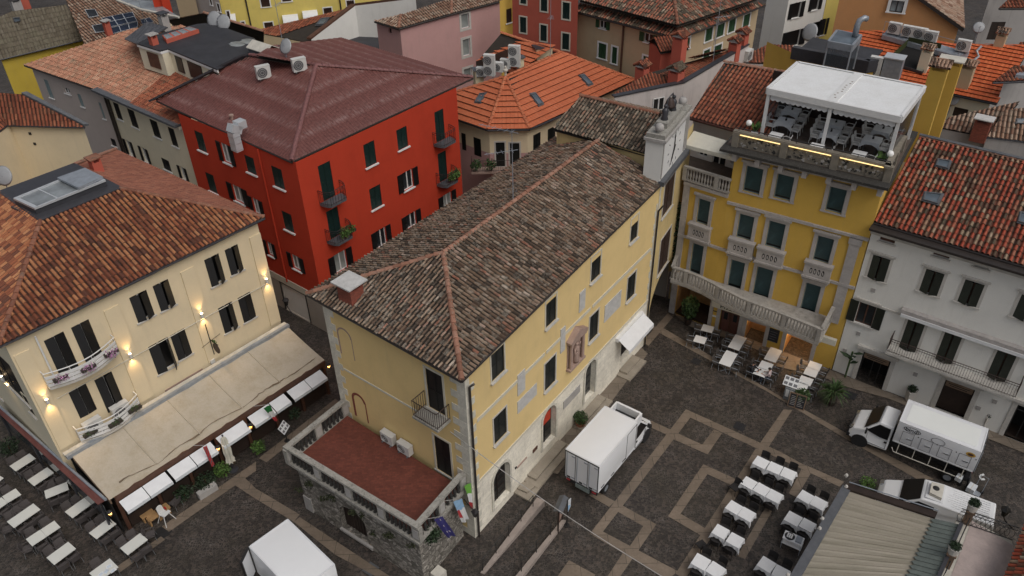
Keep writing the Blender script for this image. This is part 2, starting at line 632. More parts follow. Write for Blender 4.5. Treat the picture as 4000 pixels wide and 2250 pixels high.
 # tiled roofs
def tile_face(pts,pitch=0.22,course=0.36,amp=0.06,k=8,lift=0.035,jit=0.012,split=0.62,flat=False,over=0.06,edir=None):
 """pts: eave left, eave right, then round the face; returns verts, faces, uvs, mat index"""
 pts=[Vector(p)for p in pts]
 e=(pts[1]-pts[0]).normalized()
 if edir:
  e=(Vector(edir[1])-Vector(edir[0])).normalized()
 n=Vector((0,0,0))
 for i in range(1,len(pts)-1):
  n+=(pts[i]-pts[0]).cross(pts[i+1]-pts[0])
 n.normalize()
 if n.z<0:
  n=-n
 if edir:
  e=(e-n*e.dot(n)).normalized()
 v=n.cross(e)
 if v.z<0:
  v=-v
 loc=[((p-pts[0]).dot(e),(p-pts[0]).dot(v))for p in pts]
 us,vs=[p[0]for p in loc],[p[1]for p in loc]
 u0,u1,v1=min(us),max(us),max(vs)
 v0=min(vs)
 j0=int(math.floor((v0+0.01)/course))if v0<-0.05 else 0
 nc=int(math.ceil((u1-u0)/pitch))
 nr=int(math.ceil((v1+0.02)/course))+1
 so_,co_=random.randint(0,400),random.randint(0,400)
 bm=bmesh.new()
 uvl=bm.loops.layers.uv.new('UVMap')
 def prof(fr):
  if flat:
   return amp*(0.5+0.5*math.cos(6.2832*fr))**2
  if fr<split:
   return amp*math.sin(math.pi*fr/split)**0.75
  return-amp*0.35*math.sin(math.pi*(fr-split)/(1-split))
 pr=[prof(i/k)for i in range(k)]
 for j in range(j0,nr):
  lo,hi=j*course-over,(j+1)*course-over+0.02
  A,B=[],[]
  for c in range(nc+1):
   dz,dv=random.uniform(-jit,jit),random.uniform(-jit,jit)*2
   for i in range(k):
    u=u0+(c+i/k)*pitch
    A.append((bm.verts.new((u,lo+dv,pr[i]+lift+dz)),c+i/k))
    B.append(bm.verts.new((u,hi,pr[i]+dz*0.4)))
    if c==nc:
     break
  for i in range(len(B)-1):
   f=bm.faces.new((A[i][0],A[i+1][0],B[i+1],B[i]))
   ua,ub=A[i][1]+co_,A[i+1][1]+co_
   for lp,q in zip(f.loops,((ua,j-j0+so_+0.03),(ub-1e-3,j-j0+so_+0.03),(ub-1e-3,j-j0+so_+0.97),(ua,j-j0+so_+0.97))):
    lp[uvl].uv=q
 cx,cy=sum(us)/len(us),sum(vs)/len(vs)
 m=len(loc)
 for i in range(m):
  (ax,ay),(bx,by)=loc[i],loc[(i+1)%m]
  dx,dy=bx-ax,by-ay
  L=math.hypot(dx,dy)
  if L<1e-6:
   continue
  nx,ny=dy/L,-dx/L
  if nx*(cx-ax)+ny*(cy-ay)>0:
   nx,ny=-nx,-ny
  o=over if i==0 else 0.0
  bmesh.ops.bisect_plane(bm,geom=bm.verts[:]+bm.edges[:]+bm.faces[:],plane_co=(ax+nx*o,ay+ny*o,0),plane_no=(nx,ny,0),clear_outer=True)
 bm.verts.index_update()
 V=[pts[0]+e*q.co.x+v*q.co.y+n*q.co.z for q in bm.verts]
 Fs=[tuple(q.index for q in f.verts)for f in bm.faces]
 U=[[tuple(lp[uvl].uv)for lp in f.loops]for f in bm.faces]
 bm.free()
 return V,Fs,U,n
def roof(root,faces,mat,deck='roof_deck',caps=(),cap_mat='cap_clay',eaves=(),gut='gutter_brown',name='roof',capr=0.14,label=None,**kw):
 mb=MB()
 for pts in faces:
  V,Fs,U,n=tile_face(pts,**kw)
  mb.c=0
  mb.add(V,Fs,U)
  mb.c=1
  d=n*0.05
  mb.poly(*[Vector(p)-d for p in pts])
  mb.poly(*[Vector(p)-d-Vector((0,0,0.16))for p in pts])
 rf=mb.build(name,[mat,deck],root,label=label)
 if caps:
  for A,B in caps:
   q=MB()
   A,B=Vector(A),Vector(B)
   L=(B-A).length
   n=max(1,int(L/0.42))
   d=(B-A)/n
   si=d.normalized().cross(Vector((0,0,1))).normalized()
   upv=si.cross(d.normalized())
   for i in range(n):
    a=A+d*i-d*0.06
    b=A+d*(i+1)
    vs=[]
    for p,r,l in((a,capr,0.05),(b,capr*0.86,0.02)):
     jx=random.uniform(-0.012,0.012)
     for kk in range(7):
      th=math.pi*kk/6
      vs.append(p+si*(math.cos(th)*r+jx)+upv*(math.sin(th)*r*0.9+l))
    idx=random.randint(0,900)
    q.add(vs,[(kk,kk+1,8+kk,7+kk)for kk in range(6)]+[tuple(range(7))],[[(idx+.1,.1),(idx+.3,.1),(idx+.3,.9),(idx+.1,.9)]]*6+[[(idx+.2,.5)]*7])
   q.build('ridge_cap',[cap_mat],rf)
 for E_ in eaves:
  q=MB()
  pts=[Vector(p)for p in E_]
  q.tube([p+Vector((0,0,-0.1))for p in pts],0.085,8)
  q.build('gutter',[gut],rf)
 return rf
def deck_prism(mb,pts,dz):
 mb.extr(pts,(0,0,dz))
 # palette
BR=lambda*a:a
tiles('tile_old',[(0.0,(0.06,0.044,0.032)),(0.2,(0.13,0.085,0.058)),(0.42,(0.20,0.13,0.085)),(0.66,(0.28,0.19,0.13)),(0.85,(0.36,0.265,0.19)),(0.93,(0.34,0.13,0.08)),(1.0,(0.54,0.44,0.35))],[(0.0,(0.012,0.010,0.008)),(0.8,(0.026,0.02,0.015)),(1.0,(0.09,0.05,0.035))],lichen=(0.46,0.42,0.35),lamt=0.45,moss=(0.045,0.042,0.026),mamt=0.65,hue=0.2,split=0.56)  # second ramp near-black: shade of the channels put into their colour
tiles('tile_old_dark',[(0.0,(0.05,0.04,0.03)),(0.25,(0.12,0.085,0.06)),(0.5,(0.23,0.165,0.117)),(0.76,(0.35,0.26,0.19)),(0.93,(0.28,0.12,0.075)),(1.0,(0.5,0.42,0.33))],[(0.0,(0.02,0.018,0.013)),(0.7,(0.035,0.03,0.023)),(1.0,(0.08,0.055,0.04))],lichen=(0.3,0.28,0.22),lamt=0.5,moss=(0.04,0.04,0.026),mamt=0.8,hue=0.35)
tiles('tile_orange_mix',[(0.0,(0.13,0.052,0.034)),(0.22,(0.25,0.08,0.04)),(0.5,(0.37,0.13,0.058)),(0.75,(0.47,0.195,0.085)),(1.0,(0.55,0.255,0.12))],[(0.0,(0.03,0.014,0.011)),(0.6,(0.065,0.026,0.018)),(1.0,(0.13,0.05,0.03))],lichen=(0.4,0.26,0.17),lamt=0.12,moss=(0.07,0.045,0.035),mamt=0.3,hue=0.2)  # dark second ramp paints shade between the tile columns
tiles('tile_pink_new',[(0.0,(0.27,0.105,0.065)),(0.5,(0.37,0.155,0.093)),(1.0,(0.46,0.215,0.13))],[(0.0,(0.2,0.075,0.05)),(1.0,(0.31,0.12,0.075))],lichen=(0.45,0.28,0.2),lamt=0.15,moss=(0.16,0.085,0.06),mamt=0.3,hue=0.2)
tiles('tile_red_mix',[(0.0,(0.075,0.055,0.035)),(0.14,(0.13,0.07,0.045)),(0.2,(0.3,0.055,0.03)),(0.6,(0.40,0.085,0.045)),(0.8,(0.36,0.15,0.09)),(0.92,(0.36,0.25,0.165)),(1.0,(0.42,0.33,0.24))],[(0.0,(0.03,0.017,0.012)),(0.6,(0.075,0.027,0.018)),(1.0,(0.14,0.05,0.03))],lichen=(0.3,0.27,0.18),lamt=0.2,moss=(0.075,0.07,0.04),mamt=0.5,hue=0.2)  # channels darkened by colour to show shade beside the covers
tiles('tile_red',[(0.0,(0.17,0.055,0.03)),(0.3,(0.28,0.08,0.042)),(0.75,(0.36,0.11,0.055)),(1.0,(0.42,0.16,0.085))],[(0.0,(0.045,0.019,0.013)),(1.0,(0.12,0.042,0.025))],lichen=(0.35,0.22,0.12),lamt=0.15,moss=(0.07,0.045,0.03),mamt=0.8,hue=0.3,lsc=2.2)  # channel ramp carries painted shade, darker than the clay
tiles('tile_bright',[(0.0,(0.50,0.13,0.057)),(0.5,(0.535,0.145,0.062)),(1.0,(0.57,0.165,0.075))],[(0.0,(0.50,0.132,0.058)),(1.0,(0.55,0.155,0.07))],lichen=(0.58,0.22,0.12),lamt=0.15,moss=(0.36,0.1,0.05),mamt=0.25,hue=0.2,rough=0.6)
tiles('tile_vivid',[(0.0,(0.46,0.09,0.028)),(0.5,(0.56,0.115,0.035)),(1.0,(0.64,0.16,0.055))],[(0.0,(0.5,0.1,0.032)),(1.0,(0.58,0.125,0.04))],lichen=(0.6,0.2,0.09),lamt=0.1,moss=(0.33,0.075,0.03),mamt=0.3,hue=0.2,rough=0.6)
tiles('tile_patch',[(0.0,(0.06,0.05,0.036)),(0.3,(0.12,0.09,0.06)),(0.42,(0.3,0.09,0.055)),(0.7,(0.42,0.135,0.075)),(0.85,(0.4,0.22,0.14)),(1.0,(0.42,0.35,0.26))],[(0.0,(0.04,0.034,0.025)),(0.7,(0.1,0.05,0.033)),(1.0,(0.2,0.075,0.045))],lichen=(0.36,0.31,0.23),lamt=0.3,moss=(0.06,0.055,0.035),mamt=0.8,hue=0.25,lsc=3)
tiles('tile_salmon',[(0.0,(0.36,0.17,0.105)),(0.4,(0.46,0.21,0.13)),(0.8,(0.53,0.265,0.17)),(1.0,(0.55,0.33,0.22))],[(0.0,(0.2,0.1,0.065)),(1.0,(0.4,0.19,0.12))],lichen=(0.22,0.17,0.11),lamt=0.55,moss=(0.14,0.11,0.07),mamt=0.7,hue=0.2,lsc=2.0)
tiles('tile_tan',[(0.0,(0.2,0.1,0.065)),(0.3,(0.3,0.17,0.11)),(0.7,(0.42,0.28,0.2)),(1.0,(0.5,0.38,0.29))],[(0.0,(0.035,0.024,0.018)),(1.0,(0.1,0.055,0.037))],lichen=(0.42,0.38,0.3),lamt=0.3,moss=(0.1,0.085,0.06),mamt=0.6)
tiles('tile_grey_brown',[(0.0,(0.16,0.135,0.095)),(0.5,(0.21,0.18,0.13)),(1.0,(0.25,0.22,0.17))],[(0.0,(0.12,0.1,0.075)),(1.0,(0.19,0.16,0.12))],lichen=(0.27,0.25,0.18),lamt=0.5,moss=(0.105,0.095,0.055),mamt=0.6,lsc=0.6)
def maroon(name):
 t=NT(name)
 sx=t.n('SeparateXYZ')
 t.l(t.co('UV'),sx.inputs[0])
 f=t.noise(2.2,6,0.7,co=t.co('UV'),stretch=(0.35,1.4,1))
 c=t.ramp(f,[(0.3,(0.088,0.030,0.025)),(0.5,(0.14,0.048,0.040)),(0.75,(0.20,0.078,0.066))])
 row=t.math('FRACT',t.math('MULTIPLY',sx.outputs[1],0.3333))
 band=t.ramp(row,[(0.0,0.0),(0.2,0.9),(0.45,0.2),(0.8,0.0)])
 g=t.noise(2.6,6,0.72,co=t.co('UV'),stretch=(0.55,0.35,1))
 m=t.math('MULTIPLY',band,t.ramp(g,[(0.42,0.0),(0.6,1.0)]))
 c=t.mix(m,c,(0.26,0.155,0.142))
 f3=t.noise(0.2,4)
 c=t.mix(0.3,c,t.ramp(f3,[(0.3,0.55),(0.7,1.2)]),'MULTIPLY')
 t.bump(t.noise(18,3),0.2,0.01)
 return t.fin(c,0.56,spec=0.4)
maroon('sheet_maroon')
plain('roof_deck',(0.035,0.028,0.022),0.95)
tiles('cap_clay',[(0.0,(0.24,0.115,0.075)),(0.5,(0.33,0.16,0.105)),(1.0,(0.41,0.215,0.15))],[(0.0,(0.3,0.15,0.1)),(1.0,(0.35,0.17,0.11))],lamt=0.3,mamt=0.3,split=2.0)
tiles('cap_orange',[(0.0,(0.44,0.13,0.06)),(1.0,(0.55,0.18,0.085))],[(0.0,(0.4,0.1,0.05)),(1.0,(0.5,0.15,0.07))],lamt=0.1,mamt=0.2,split=2.0)
tiles('cap_brown',[(0.0,(0.2,0.08,0.05)),(1.0,(0.33,0.14,0.085))],[(0.0,(0.2,0.1,0.05)),(1.0,(0.3,0.15,0.07))],lamt=0.2,mamt=0.5,split=2.0)
plain('cap_maroon',(0.2,0.085,0.08),0.5,var=0.35,scale=6)
plaster('wall_yellow',(0.78,0.585,0.275),amt=0.3,var=0.07)
plaster('wall_yellow_dirty',(0.66,0.51,0.245),stain=(0.2,0.18,0.14),amt=0.95,var=0.14)
plaster('wall_ochre',(0.64,0.41,0.085),amt=0.25,var=0.09)
plaster('wall_cream',(0.78,0.655,0.445),amt=0.3,var=0.06)
plaster('wall_cream_pale',(0.74,0.68,0.52),amt=0.3,var=0.06)
plaster('wall_red',(0.49,0.048,0.020),stain=(0.25,0.03,0.015),amt=0.3,var=0.09)
plaster('wall_white',(0.80,0.79,0.745),amt=0.28,var=0.05)
plaster('wall_lilac',(0.46,0.40,0.37),amt=0.4,var=0.08)
plaster('wall_pink',(0.56,0.33,0.31),amt=0.35,var=0.07)
plaster('wall_salmon',(0.50,0.12,0.08),stain=(0.4,0.16,0.12),amt=0.35)
plaster('wall_beige',(0.52,0.40,0.255),amt=0.3)
plaster('wall_orange',(0.60,0.30,0.13),amt=0.25)
plaster('wall_lemon',(0.74,0.60,0.17),amt=0.35)
plaster('wall_mustard',(0.55,0.40,0.06),amt=0.4)
plaster('wall_greyed',(0.42,0.40,0.385),stain=(0.12,0.115,0.11),amt=0.9,var=0.15)
plaster('wall_parapet',(0.60,0.55,0.53),stain=(0.1,0.1,0.1),amt=0.6,var=0.1)
plaster('wall_plinth',(0.66,0.63,0.53),stain=(0.3,0.28,0.23),amt=0.65,var=0.1)
plaster('wall_ground_floor',(0.42,0.38,0.33),amt=0.6,var=0.1)
slabs('stone_blocks',(0.86,0.81,0.69),1.1,0.42,joint=(0.62,0.58,0.48),var=0.1,rough=0.85,mortar=0.006)
slabs('quoin_stone',(0.66,0.63,0.54),3.0,0.45,joint=(0.42,0.39,0.33),var=0.14,rough=0.85,mortar=0.008)
stone('stone_grey',(0.44,0.42,0.40),amt=0.45)
stone('stone_trim',(0.46,0.43,0.41),dark=(0.2,0.18,0.165),amt=0.4)
stone('stone_balustrade',(0.40,0.375,0.34),dark=(0.1,0.092,0.08),amt=0.65)
stone('stone_carved',(0.26,0.23,0.185),dark=(0.07,0.062,0.05),amt=0.6,sc=3)
stone('stone_mossy',(0.36,0.345,0.31),dark=(0.05,0.048,0.042),amt=0.85,sc=2.2,lich=(0.5,0.48,0.42))
stone('stone_black',(0.045,0.043,0.04),dark=(0.03,0.03,0.028),amt=0.7,sc=2.2,lich=(0.2,0.19,0.17))
stone('stone_pale',(0.62,0.59,0.52),dark=(0.3,0.27,0.22),amt=0.35)
stone('stone_ramp',(0.36,0.305,0.27),dark=(0.2,0.165,0.14),amt=0.5)
stone('stone_pink',(0.42,0.30,0.25),dark=(0.2,0.15,0.12),amt=0.4)
stone('stone_rose',(0.52,0.43,0.40),dark=(0.36,0.3,0.28),amt=0.4)
stone('sill_stone',(0.60,0.575,0.53),dark=(0.3,0.28,0.25),amt=0.4)
stone('marble_plaque',(0.58,0.57,0.55),dark=(0.42,0.41,0.4),amt=0.6,sc=3)
stone('step_stone',(0.36,0.315,0.255),dark=(0.16,0.14,0.11),amt=0.5,rough=0.6)
rubble('rubble_wall')
slabs('brick_red',(0.30,0.075,0.045),0.24,0.075,joint=(0.18,0.08,0.06),var=0.35,rough=0.85)
slabs('brick_floor',(0.155,0.045,0.030),0.26,0.13,joint=(0.11,0.04,0.03),var=0.3,rough=0.62,mortar=0.006)
slabs('paving_band',(0.20,0.158,0.12),1.6,0.9,joint=(0.06,0.05,0.04),var=0.22,rough=0.5)
slabs('paving_pale',(0.20,0.165,0.13),1.5,0.9,joint=(0.08,0.065,0.05),var=0.22,rough=0.5)
setts('setts_dark',7.0,(0.030,0.025,0.022),(0.088,0.070,0.058),(0.21,0.185,0.165),0.6)
setts('setts_path',7.0,(0.035,0.028,0.024),(0.10,0.075,0.062),(0.15,0.13,0.11),0.5)
louvre('shutter_dark',(0.016,0.02,0.018))
louvre('shutter_green',(0.012,0.04,0.036))
louvre('shutter_leaf',(0.035,0.1,0.045))
louvre('shutter_olive',(0.024,0.03,0.021),per=14)
louvre('shutter_black',(0.009,0.009,0.010))
louvre('shutter_brown',(0.06,0.03,0.022))
louvre('blind_teal',(0.045,0.105,0.125),per=24,rough=0.45)
plain('white_paint',(0.74,0.74,0.73),0.45,var=0.06)
plain('cream_paint',(0.62,0.58,0.48),0.6,var=0.08)
plain('teal_frame',(0.2,0.26,0.27),0.5)
plain('wood_brown',(0.10,0.045,0.028),0.55,var=0.3)
plain('wood_dark',(0.032,0.020,0.015),0.6,var=0.3)
plain('wood_old',(0.20,0.135,0.09),0.8,var=0.35,scale=2)
plain('gutter_brown',(0.035,0.028,0.025),0.45)
plain('copper_brown',(0.11,0.045,0.035),0.5,var=0.3)
plain('iron_black',(0.022,0.021,0.021),0.5)
plain('iron_rust',(0.05,0.03,0.024),0.6,var=0.3)
plain('lead_grey',(0.10,0.105,0.115),0.5,var=0.25)
plain('lead_dark',(0.045,0.045,0.052),0.45,var=0.25)
plain('bitumen',(0.036,0.036,0.042),0.62,var=0.4,scale=0.8,bump=0.3)
plain('zinc',(0.33,0.36,0.40),0.4,metal=0.3,var=0.2)
plain('steel',(0.55,0.57,0.58),0.3,metal=0.8,var=0.1)
plain('aluminium',(0.62,0.64,0.66),0.4,metal=0.4,var=0.08)
plain('plastic_white',(0.62,0.615,0.59),0.5,var=0.08)
plain('plastic_grille',(0.10,0.10,0.105),0.6)
plain('dish_grey',(0.36,0.37,0.38),0.5,var=0.12)
plain('rattan',(0.085,0.074,0.072),0.7,var=0.25,scale=30,bump=0.5)
plain('chair_black',(0.018,0.016,0.016),0.6,var=0.3,scale=20)
plain('chair_wine',(0.045,0.022,0.02),0.6,var=0.3,scale=20)
plain('chair_bronze',(0.07,0.062,0.056),0.5,var=0.2,scale=20)
plain('chair_white',(0.66,0.66,0.64),0.5,var=0.08)
plain('table_white',(0.66,0.665,0.62),0.5,var=0.05,scale=1.0)
plain('table_bright',(0.74,0.74,0.73),0.4,var=0.05,scale=1.0)
plain('linen',(0.76,0.77,0.78),0.8,var=0.05,scale=6,bump=0.15)
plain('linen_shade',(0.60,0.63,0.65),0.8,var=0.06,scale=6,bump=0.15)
plain('canvas_white',(0.74,0.75,0.76),0.7,var=0.06,scale=2.5,bump=0.1)
plain('canvas_cream',(0.60,0.58,0.50),0.8,var=0.08)
plain('truck_white',(0.80,0.81,0.82),0.35,var=0.03,scale=0.6)
plain('truck_side',(0.72,0.73,0.75),0.4,var=0.05,scale=0.6)
plain('truck_roof_sheet',(0.78,0.80,0.78),0.4,var=0.03,scale=0.6)
plain('rubber',(0.013,0.013,0.014),0.7)
plain('chassis',(0.02,0.02,0.022),0.6)
plain('grey_plate',(0.2,0.24,0.23),0.5,var=0.2)
plain('chrome',(0.6,0.62,0.64),0.2,metal=0.9)
plain('ink',(0.012,0.012,0.014),0.7)
plain('ink_grey',(0.16,0.16,0.17),0.7)
plain('skin',(0.45,0.26,0.18),0.6,var=0.06)
plain('hair_dark',(0.02,0.015,0.012),0.6)
plain('cloth_black',(0.018,0.018,0.022),0.85)
plain('cloth_pale',(0.52,0.42,0.42),0.85)
plain('cloth_denim',(0.045,0.06,0.09),0.85)
plain('terracotta',(0.30,0.12,0.07),0.8,var=0.2)
plain('paper',(0.72,0.73,0.73),0.7,var=0.06,scale=8)
plain('slate_board',(0.018,0.02,0.026),0.6,var=0.3)
plain('flag_green',(0.02,0.16,0.04),0.8)
plain('flag_lime',(0.16,0.42,0.06),0.8)
plain('flag_red',(0.48,0.05,0.055),0.8)
plain('flag_blue',(0.035,0.03,0.16),0.8)
plain('flag_sky',(0.28,0.46,0.66),0.8)
plain('flag_yellow',(0.6,0.36,0.06),0.8)
plain('flag_crimson',(0.48,0.05,0.02),0.8)
plain('deck_brown',(0.10,0.075,0.06),0.7,var=0.3)
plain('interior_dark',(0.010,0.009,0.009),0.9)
plain('interior_wood',(0.42,0.25,0.11),0.7,var=0.3)
plain('grime',(0.2,0.15,0.1),0.9,var=0.4,scale=5)
plain('red_plastic',(0.4,0.02,0.02),0.4)
plain('grey_plastic',(0.13,0.135,0.14),0.5)
plain('box_white',(0.62,0.65,0.68),0.7)
plain('dirt_pot',(0.045,0.038,0.03),0.9)
glass('pane_dark')
glass('pane_blue',(0.10,0.125,0.15),0.15)
glass('pane_grey',(0.22,0.24,0.25),0.2)
glass('pane_black',(0.006,0.006,0.007),0.35)
glass('curtain_grey',(0.24,0.26,0.25),0.5)
glass('solar_blue',(0.016,0.024,0.045),0.12)
glass('smoked_sheet',(0.05,0.055,0.06),0.1)
leaf('leaf_dark',(0.022,0.040,0.018))
leaf('leaf_mid',(0.042,0.075,0.024))
leaf('leaf_bright',(0.07,0.13,0.028))
leaf('leaf_moss',(0.035,0.042,0.017),0.7)
leaf('petal_pink',(0.42,0.2,0.36),0.5)
leaf('petal_white',(0.6,0.58,0.52),0.3)
emit('lamp_warm',(1.0,0.72,0.42),14)
emit('lamp_led',(1.0,0.66,0.18),2.0)
emit('lamp_bulb',(1.0,0.55,0.18),9)
emit('globe_cream',(0.9,0.85,0.65),0.12)
emit('room_glow',(1.0,0.42,0.1),0.10)
ribs('awning_cream',(0.48,0.42,0.33),2.9,0,0.10,0.75,(0.30,0.23,0.13),0.55,dist=0.05)
ribs('canopy_sheet',(0.33,0.295,0.235),1.6,0,0.25,0.6,(0.12,0.115,0.07),0.7,stretch=(1.6,0.25,1),dist=0.03)
ribs('pergola_slats',(0.80,0.81,0.81),0.25,1,0.05,0.4,(0.5,0.48,0.43),0.3,dist=0.01)
ribs('seam_lead',(0.085,0.085,0.095),0.5,0,0.7,0.45,(0.05,0.05,0.05),0.5)
plain('sage_slate',(0.135,0.16,0.147),0.6,var=0.25)
# ground
g=MB()
g.poly((-260,-40,0),(260,-40,0),(260,420,0),(-260,420,0))
g.build('ground','setts_dark',kind='structure')
bands=MB()
BZ=[0.004]
def band(*q):
 BZ[0]+=0.0012
 bands.extr([P(x,BZ[0])for x in q],(0,0,0.003))
band(kG(10,1105),kG(785,100),kG(850,130),kG(110,1095))
band(kG(10,1108),kG(115,1090),kG(720,1410),kG(640,1475))
band(kG(262,873),kG(545,1030),kG(440,1045),kG(215,917))
band(kG(545,1030),kG(395,1250),kG(330,1210),kG(470,1000))
band(kG(275,1262),kG(355,1305),kG(180,1560),kG(80,1560))
band(kG(785,100),kG(1552,447),kQ(870,290),kQ(1310,480),kQ(1262,530),kQ(880,350),kQ(400,130),kG(820,168))
band(kG(1010,262),kG(1078,292),kG(960,465),kG(915,388))
band(kG(722,297),kG(935,395),kG(960,465),kG(682,342))
band(kG(640,965),kG(925,545),kG(975,600),kG(705,1000))
band(kG(925,545),kG(1200,670),kG(1160,718),kG(960,625))
band(kG(640,965),kG(750,950),kG(940,1062),kG(900,1117))
band(kG(700,1430),kG(1350,418),kG(1420,440),kG(780,1475))
band(kG(1385,372),c12(120,188),c12(182,197),kG(1455,403))
band(c7(1090,1015),c7(1155,1035),c12(115,105),c12(545,345),c12(1255,720),c12(1130,720),c12(530,380),c12(0,60),c7(1060,1035))
band(c7(980,965),c7(1030,985),c7(1130,1050),c7(1060,1035))
band(c7(1175,915),c7(1215,945),c7(1030,1160),c7(985,1130))
band(kQ(870,350),kQ(968,390),kQ(820,640),kQ(740,600))
band(kQ(500,740),kQ(580,760),kQ(290,1275),kQ(210,1240))
band(kG(480,182),kG(660,265),kG(628,305),kG(470,235))
band(kG(50,755),kG(210,845),kG(165,890),kG(0,795))
band(c9(1220,1075),c9(1932,585),c9(1932,655),c9(1275,1115))
band(c10(20,560),c10(600,110),c10(640,150),c10(80,590))
band(c9(1770,762),c9(1840,700),c10(0,790),c10(330,985),c10(285,1040),c10(0,868))
band(c9(870,1385),c9(1215,1150),c9(1245,1175),c9(900,1425))
band(c10(285,1040),c10(330,1005),c10(870,1362),c10(1010,1449),c10(900,1449),c10(600,1290))
band(c11(1330,1449),c11(1440,1330),c11(1620,1449))
band(c11(430,1330),c11(630,1440),c11(560,1530),c11(330,1470))
bands.build('paving','paving_band',kind='structure')
# front paving along the pizzeria and white house, slabs along the town hall
pv=MB()
for q in((c7(1200,900),c7(1330,1010),c7(1700,1130),c7(1932,1225),c8(0,1300),c8(420,1400),c8(440,1330),c7(1932,1160),c7(1240,890)),(c8(420,1400),c12(590,20),c12(910,110),c12(1932,520),c12(1932,440),c12(900,60),c8(440,1330)),(c11(345,680),c11(850,0),c7(1025,1220),c7(960,1160),c11(640,20),c11(200,640))):
 BZ[0]+=0.0012
 pv.extr([P(x,BZ[0])for x in q],(0,0,0.004))
pv.build('pavement','paving_pale',kind='structure')
# town hall
C0=Vector((-2.23,27.0,0))
FB=Vector((8.95,42.5,0))
E0,E1,E2,E3=P((1803,1484),11.9),P((1200,1148),11.75),P((2600,699),12.7),P((2171,538),12.4)
H0,H1=P((1732,988),13.85),P((2336,549),14.35)
WA=Wall(C0,FB)
LB_=P((1262,1203),11.1)
WE=Wall(LB_,C0)
hall=thing('town_hall',(C0+(FB-C0)/2+Vector((-4,3,0))),'long yellow town hall with a mossy hipped clay roof and arched doors','town hall')
def leftback(z):
 pass
BK=Vector((E3.x+0.4,E3.y-0.2,0))
WN=Wall(BK,LB_)
topz=11.32
wins=[]
for lb,rt in(((1921,1493),(1967,1340)),((2131,1284),(2173,1142)),((2306,1107),(2348,975)),((2459,952),(2495,833)),((1931,1739),(1976,1587)),((2127,1531),(2170,1382)),((2299,1340),(2339,1205)),((2445,1182),(2485,1055))):
 a,b=WA.at(lb),WA.at(rt)
 wins.append((a[0],b[0],a[1],b[1]))
 # doors on the plaza side: (left, right, sill, spring/top, arched)
def dr(lb,rb,top):
 a,b,t=WA.at(lb),WA.at(rb),WA.at(top)
 return(a[0],b[0],max(0.05,(a[1]+b[1])/2),t[1])
drs=[dr((1930,1990),(1992,1923),(1973,1798)),dr((2118,1754),(2168,1712),(2150,1586)),dr((2280,1577),(2320,1531),(2310,1408)),dr((2422,1415),(2460,1376),(2458,1306))]
zs_=WA.at((2010,1700))[1]
PLZ=4.0
m=MB()
facade(m,WA,PLZ,topz,[o for o in wins],0.0,WA.L)
m.c=1
facade(m,WA,0,PLZ,[(d[0],d[1],d[2],min(d[3],PLZ-0.05))for d in drs],0,WA.L,depth=0.3)
m.c=0
ups=[WE.at((1660,1434)),WE.at((1740,1625)),WE.at((1694,1697)),WE.at((1768,1868))]
up=(ups[0][0],ups[1][0],ups[1][1],ups[0][1])
lo=(ups[2][0],ups[3][0],ups[3][1],ups[2][1])
facade(m,WE,0,topz,[up,lo])
facade(m,WN,0,topz,[])
for a_,b_,f0,f1 in((WA.pt(0,0,topz),WA.pt(WA.L,0,topz),E0.z-0.06,E2.z-0.06),(WE.pt(0,0,topz),WE.pt(WE.L,0,topz),E1.z-0.06,E0.z-0.06)):
 m.poly(a_,b_,Vector((b_.x,b_.y,f1)),Vector((a_.x,a_.y,f0)))
m.build('wall',['wall_yellow','stone_blocks'],hall)
for i,o in enumerate(wins):
 window(hall,WA,o,'shut','shutter_dark',None,'pane_black','sill_stone','cream_paint' if i<4 else 'sill_stone',0.09,sillw=0.14)
for o in(up,lo):
 window(hall,WE,o,'shut','shutter_black',None,'pane_black','sill_stone','cream_paint',0.12,kind='door')
 # arched doors
def arch_door(root,W,d,mat_leaf,name='door',arched=True,sur='quoin_stone',fan=None,depth=0.3,top_fill='stone_blocks',wallt=0.0,glass_=False):
 a,b,c,t=d
 h=(b-a)/2
 spring=t-h if arched else t
 mb=MB(W.M)
 mb.wbox(a,b,-depth-0.05,-depth,c,t)
 mb.c=1
 mb.wbox((a+b)/2-0.02,(a+b)/2+0.02,-depth,-depth+0.03,c,spring)
 for k in range(4):
  zz=c+(spring-c)*(k+0.5)/4.2
  mb.wbox(a+0.1,(a+b)/2-0.1,-depth,-depth+0.025,zz,zz+0.04)
  mb.wbox((a+b)/2+0.1,b-0.1,-depth,-depth+0.025,zz,zz+0.04)
 o=mb.build(name,[mat_leaf,'wood_dark' if not glass_ else 'iron_black'],root)
 if arched:
  q=MB(W.M)
  n=12
  for k in range(n):
   t0,t1=math.pi*k/n,math.pi*(k+1)/n
   x0,x1=(a+b)/2-h*math.cos(t0),(a+b)/2-h*math.cos(t1)
   z0,z1=spring+h*math.sin(t0),spring+h*math.sin(t1)
   q.extr([(x0,-wallt+0.0,z0),(x1,-wallt+0.0,z1),(x1,-wallt,t+0.01),(x0,-wallt,t+0.01)],(0,depth,0))
  q.build('arch',[top_fill],o)
  s_=MB(W.M)
  for k in range(n):
   t0,t1=math.pi*k/n,math.pi*(k+1)/n
   r1=h+0.16
   pts=[((a+b)/2-r*math.cos(tt),-0.01,spring+r*math.sin(tt))for r,tt in((h,t0),(h,t1),(r1,t1),(r1,t0))]
   s_.extr(pts,(0,-0.05,0))
  s_.wbox(a-0.16,a,0.01,0.06,c,spring)
  s_.wbox(b,b+0.16,0.01,0.06,c,spring)
  s_.build('surround',[sur],o)
 return o
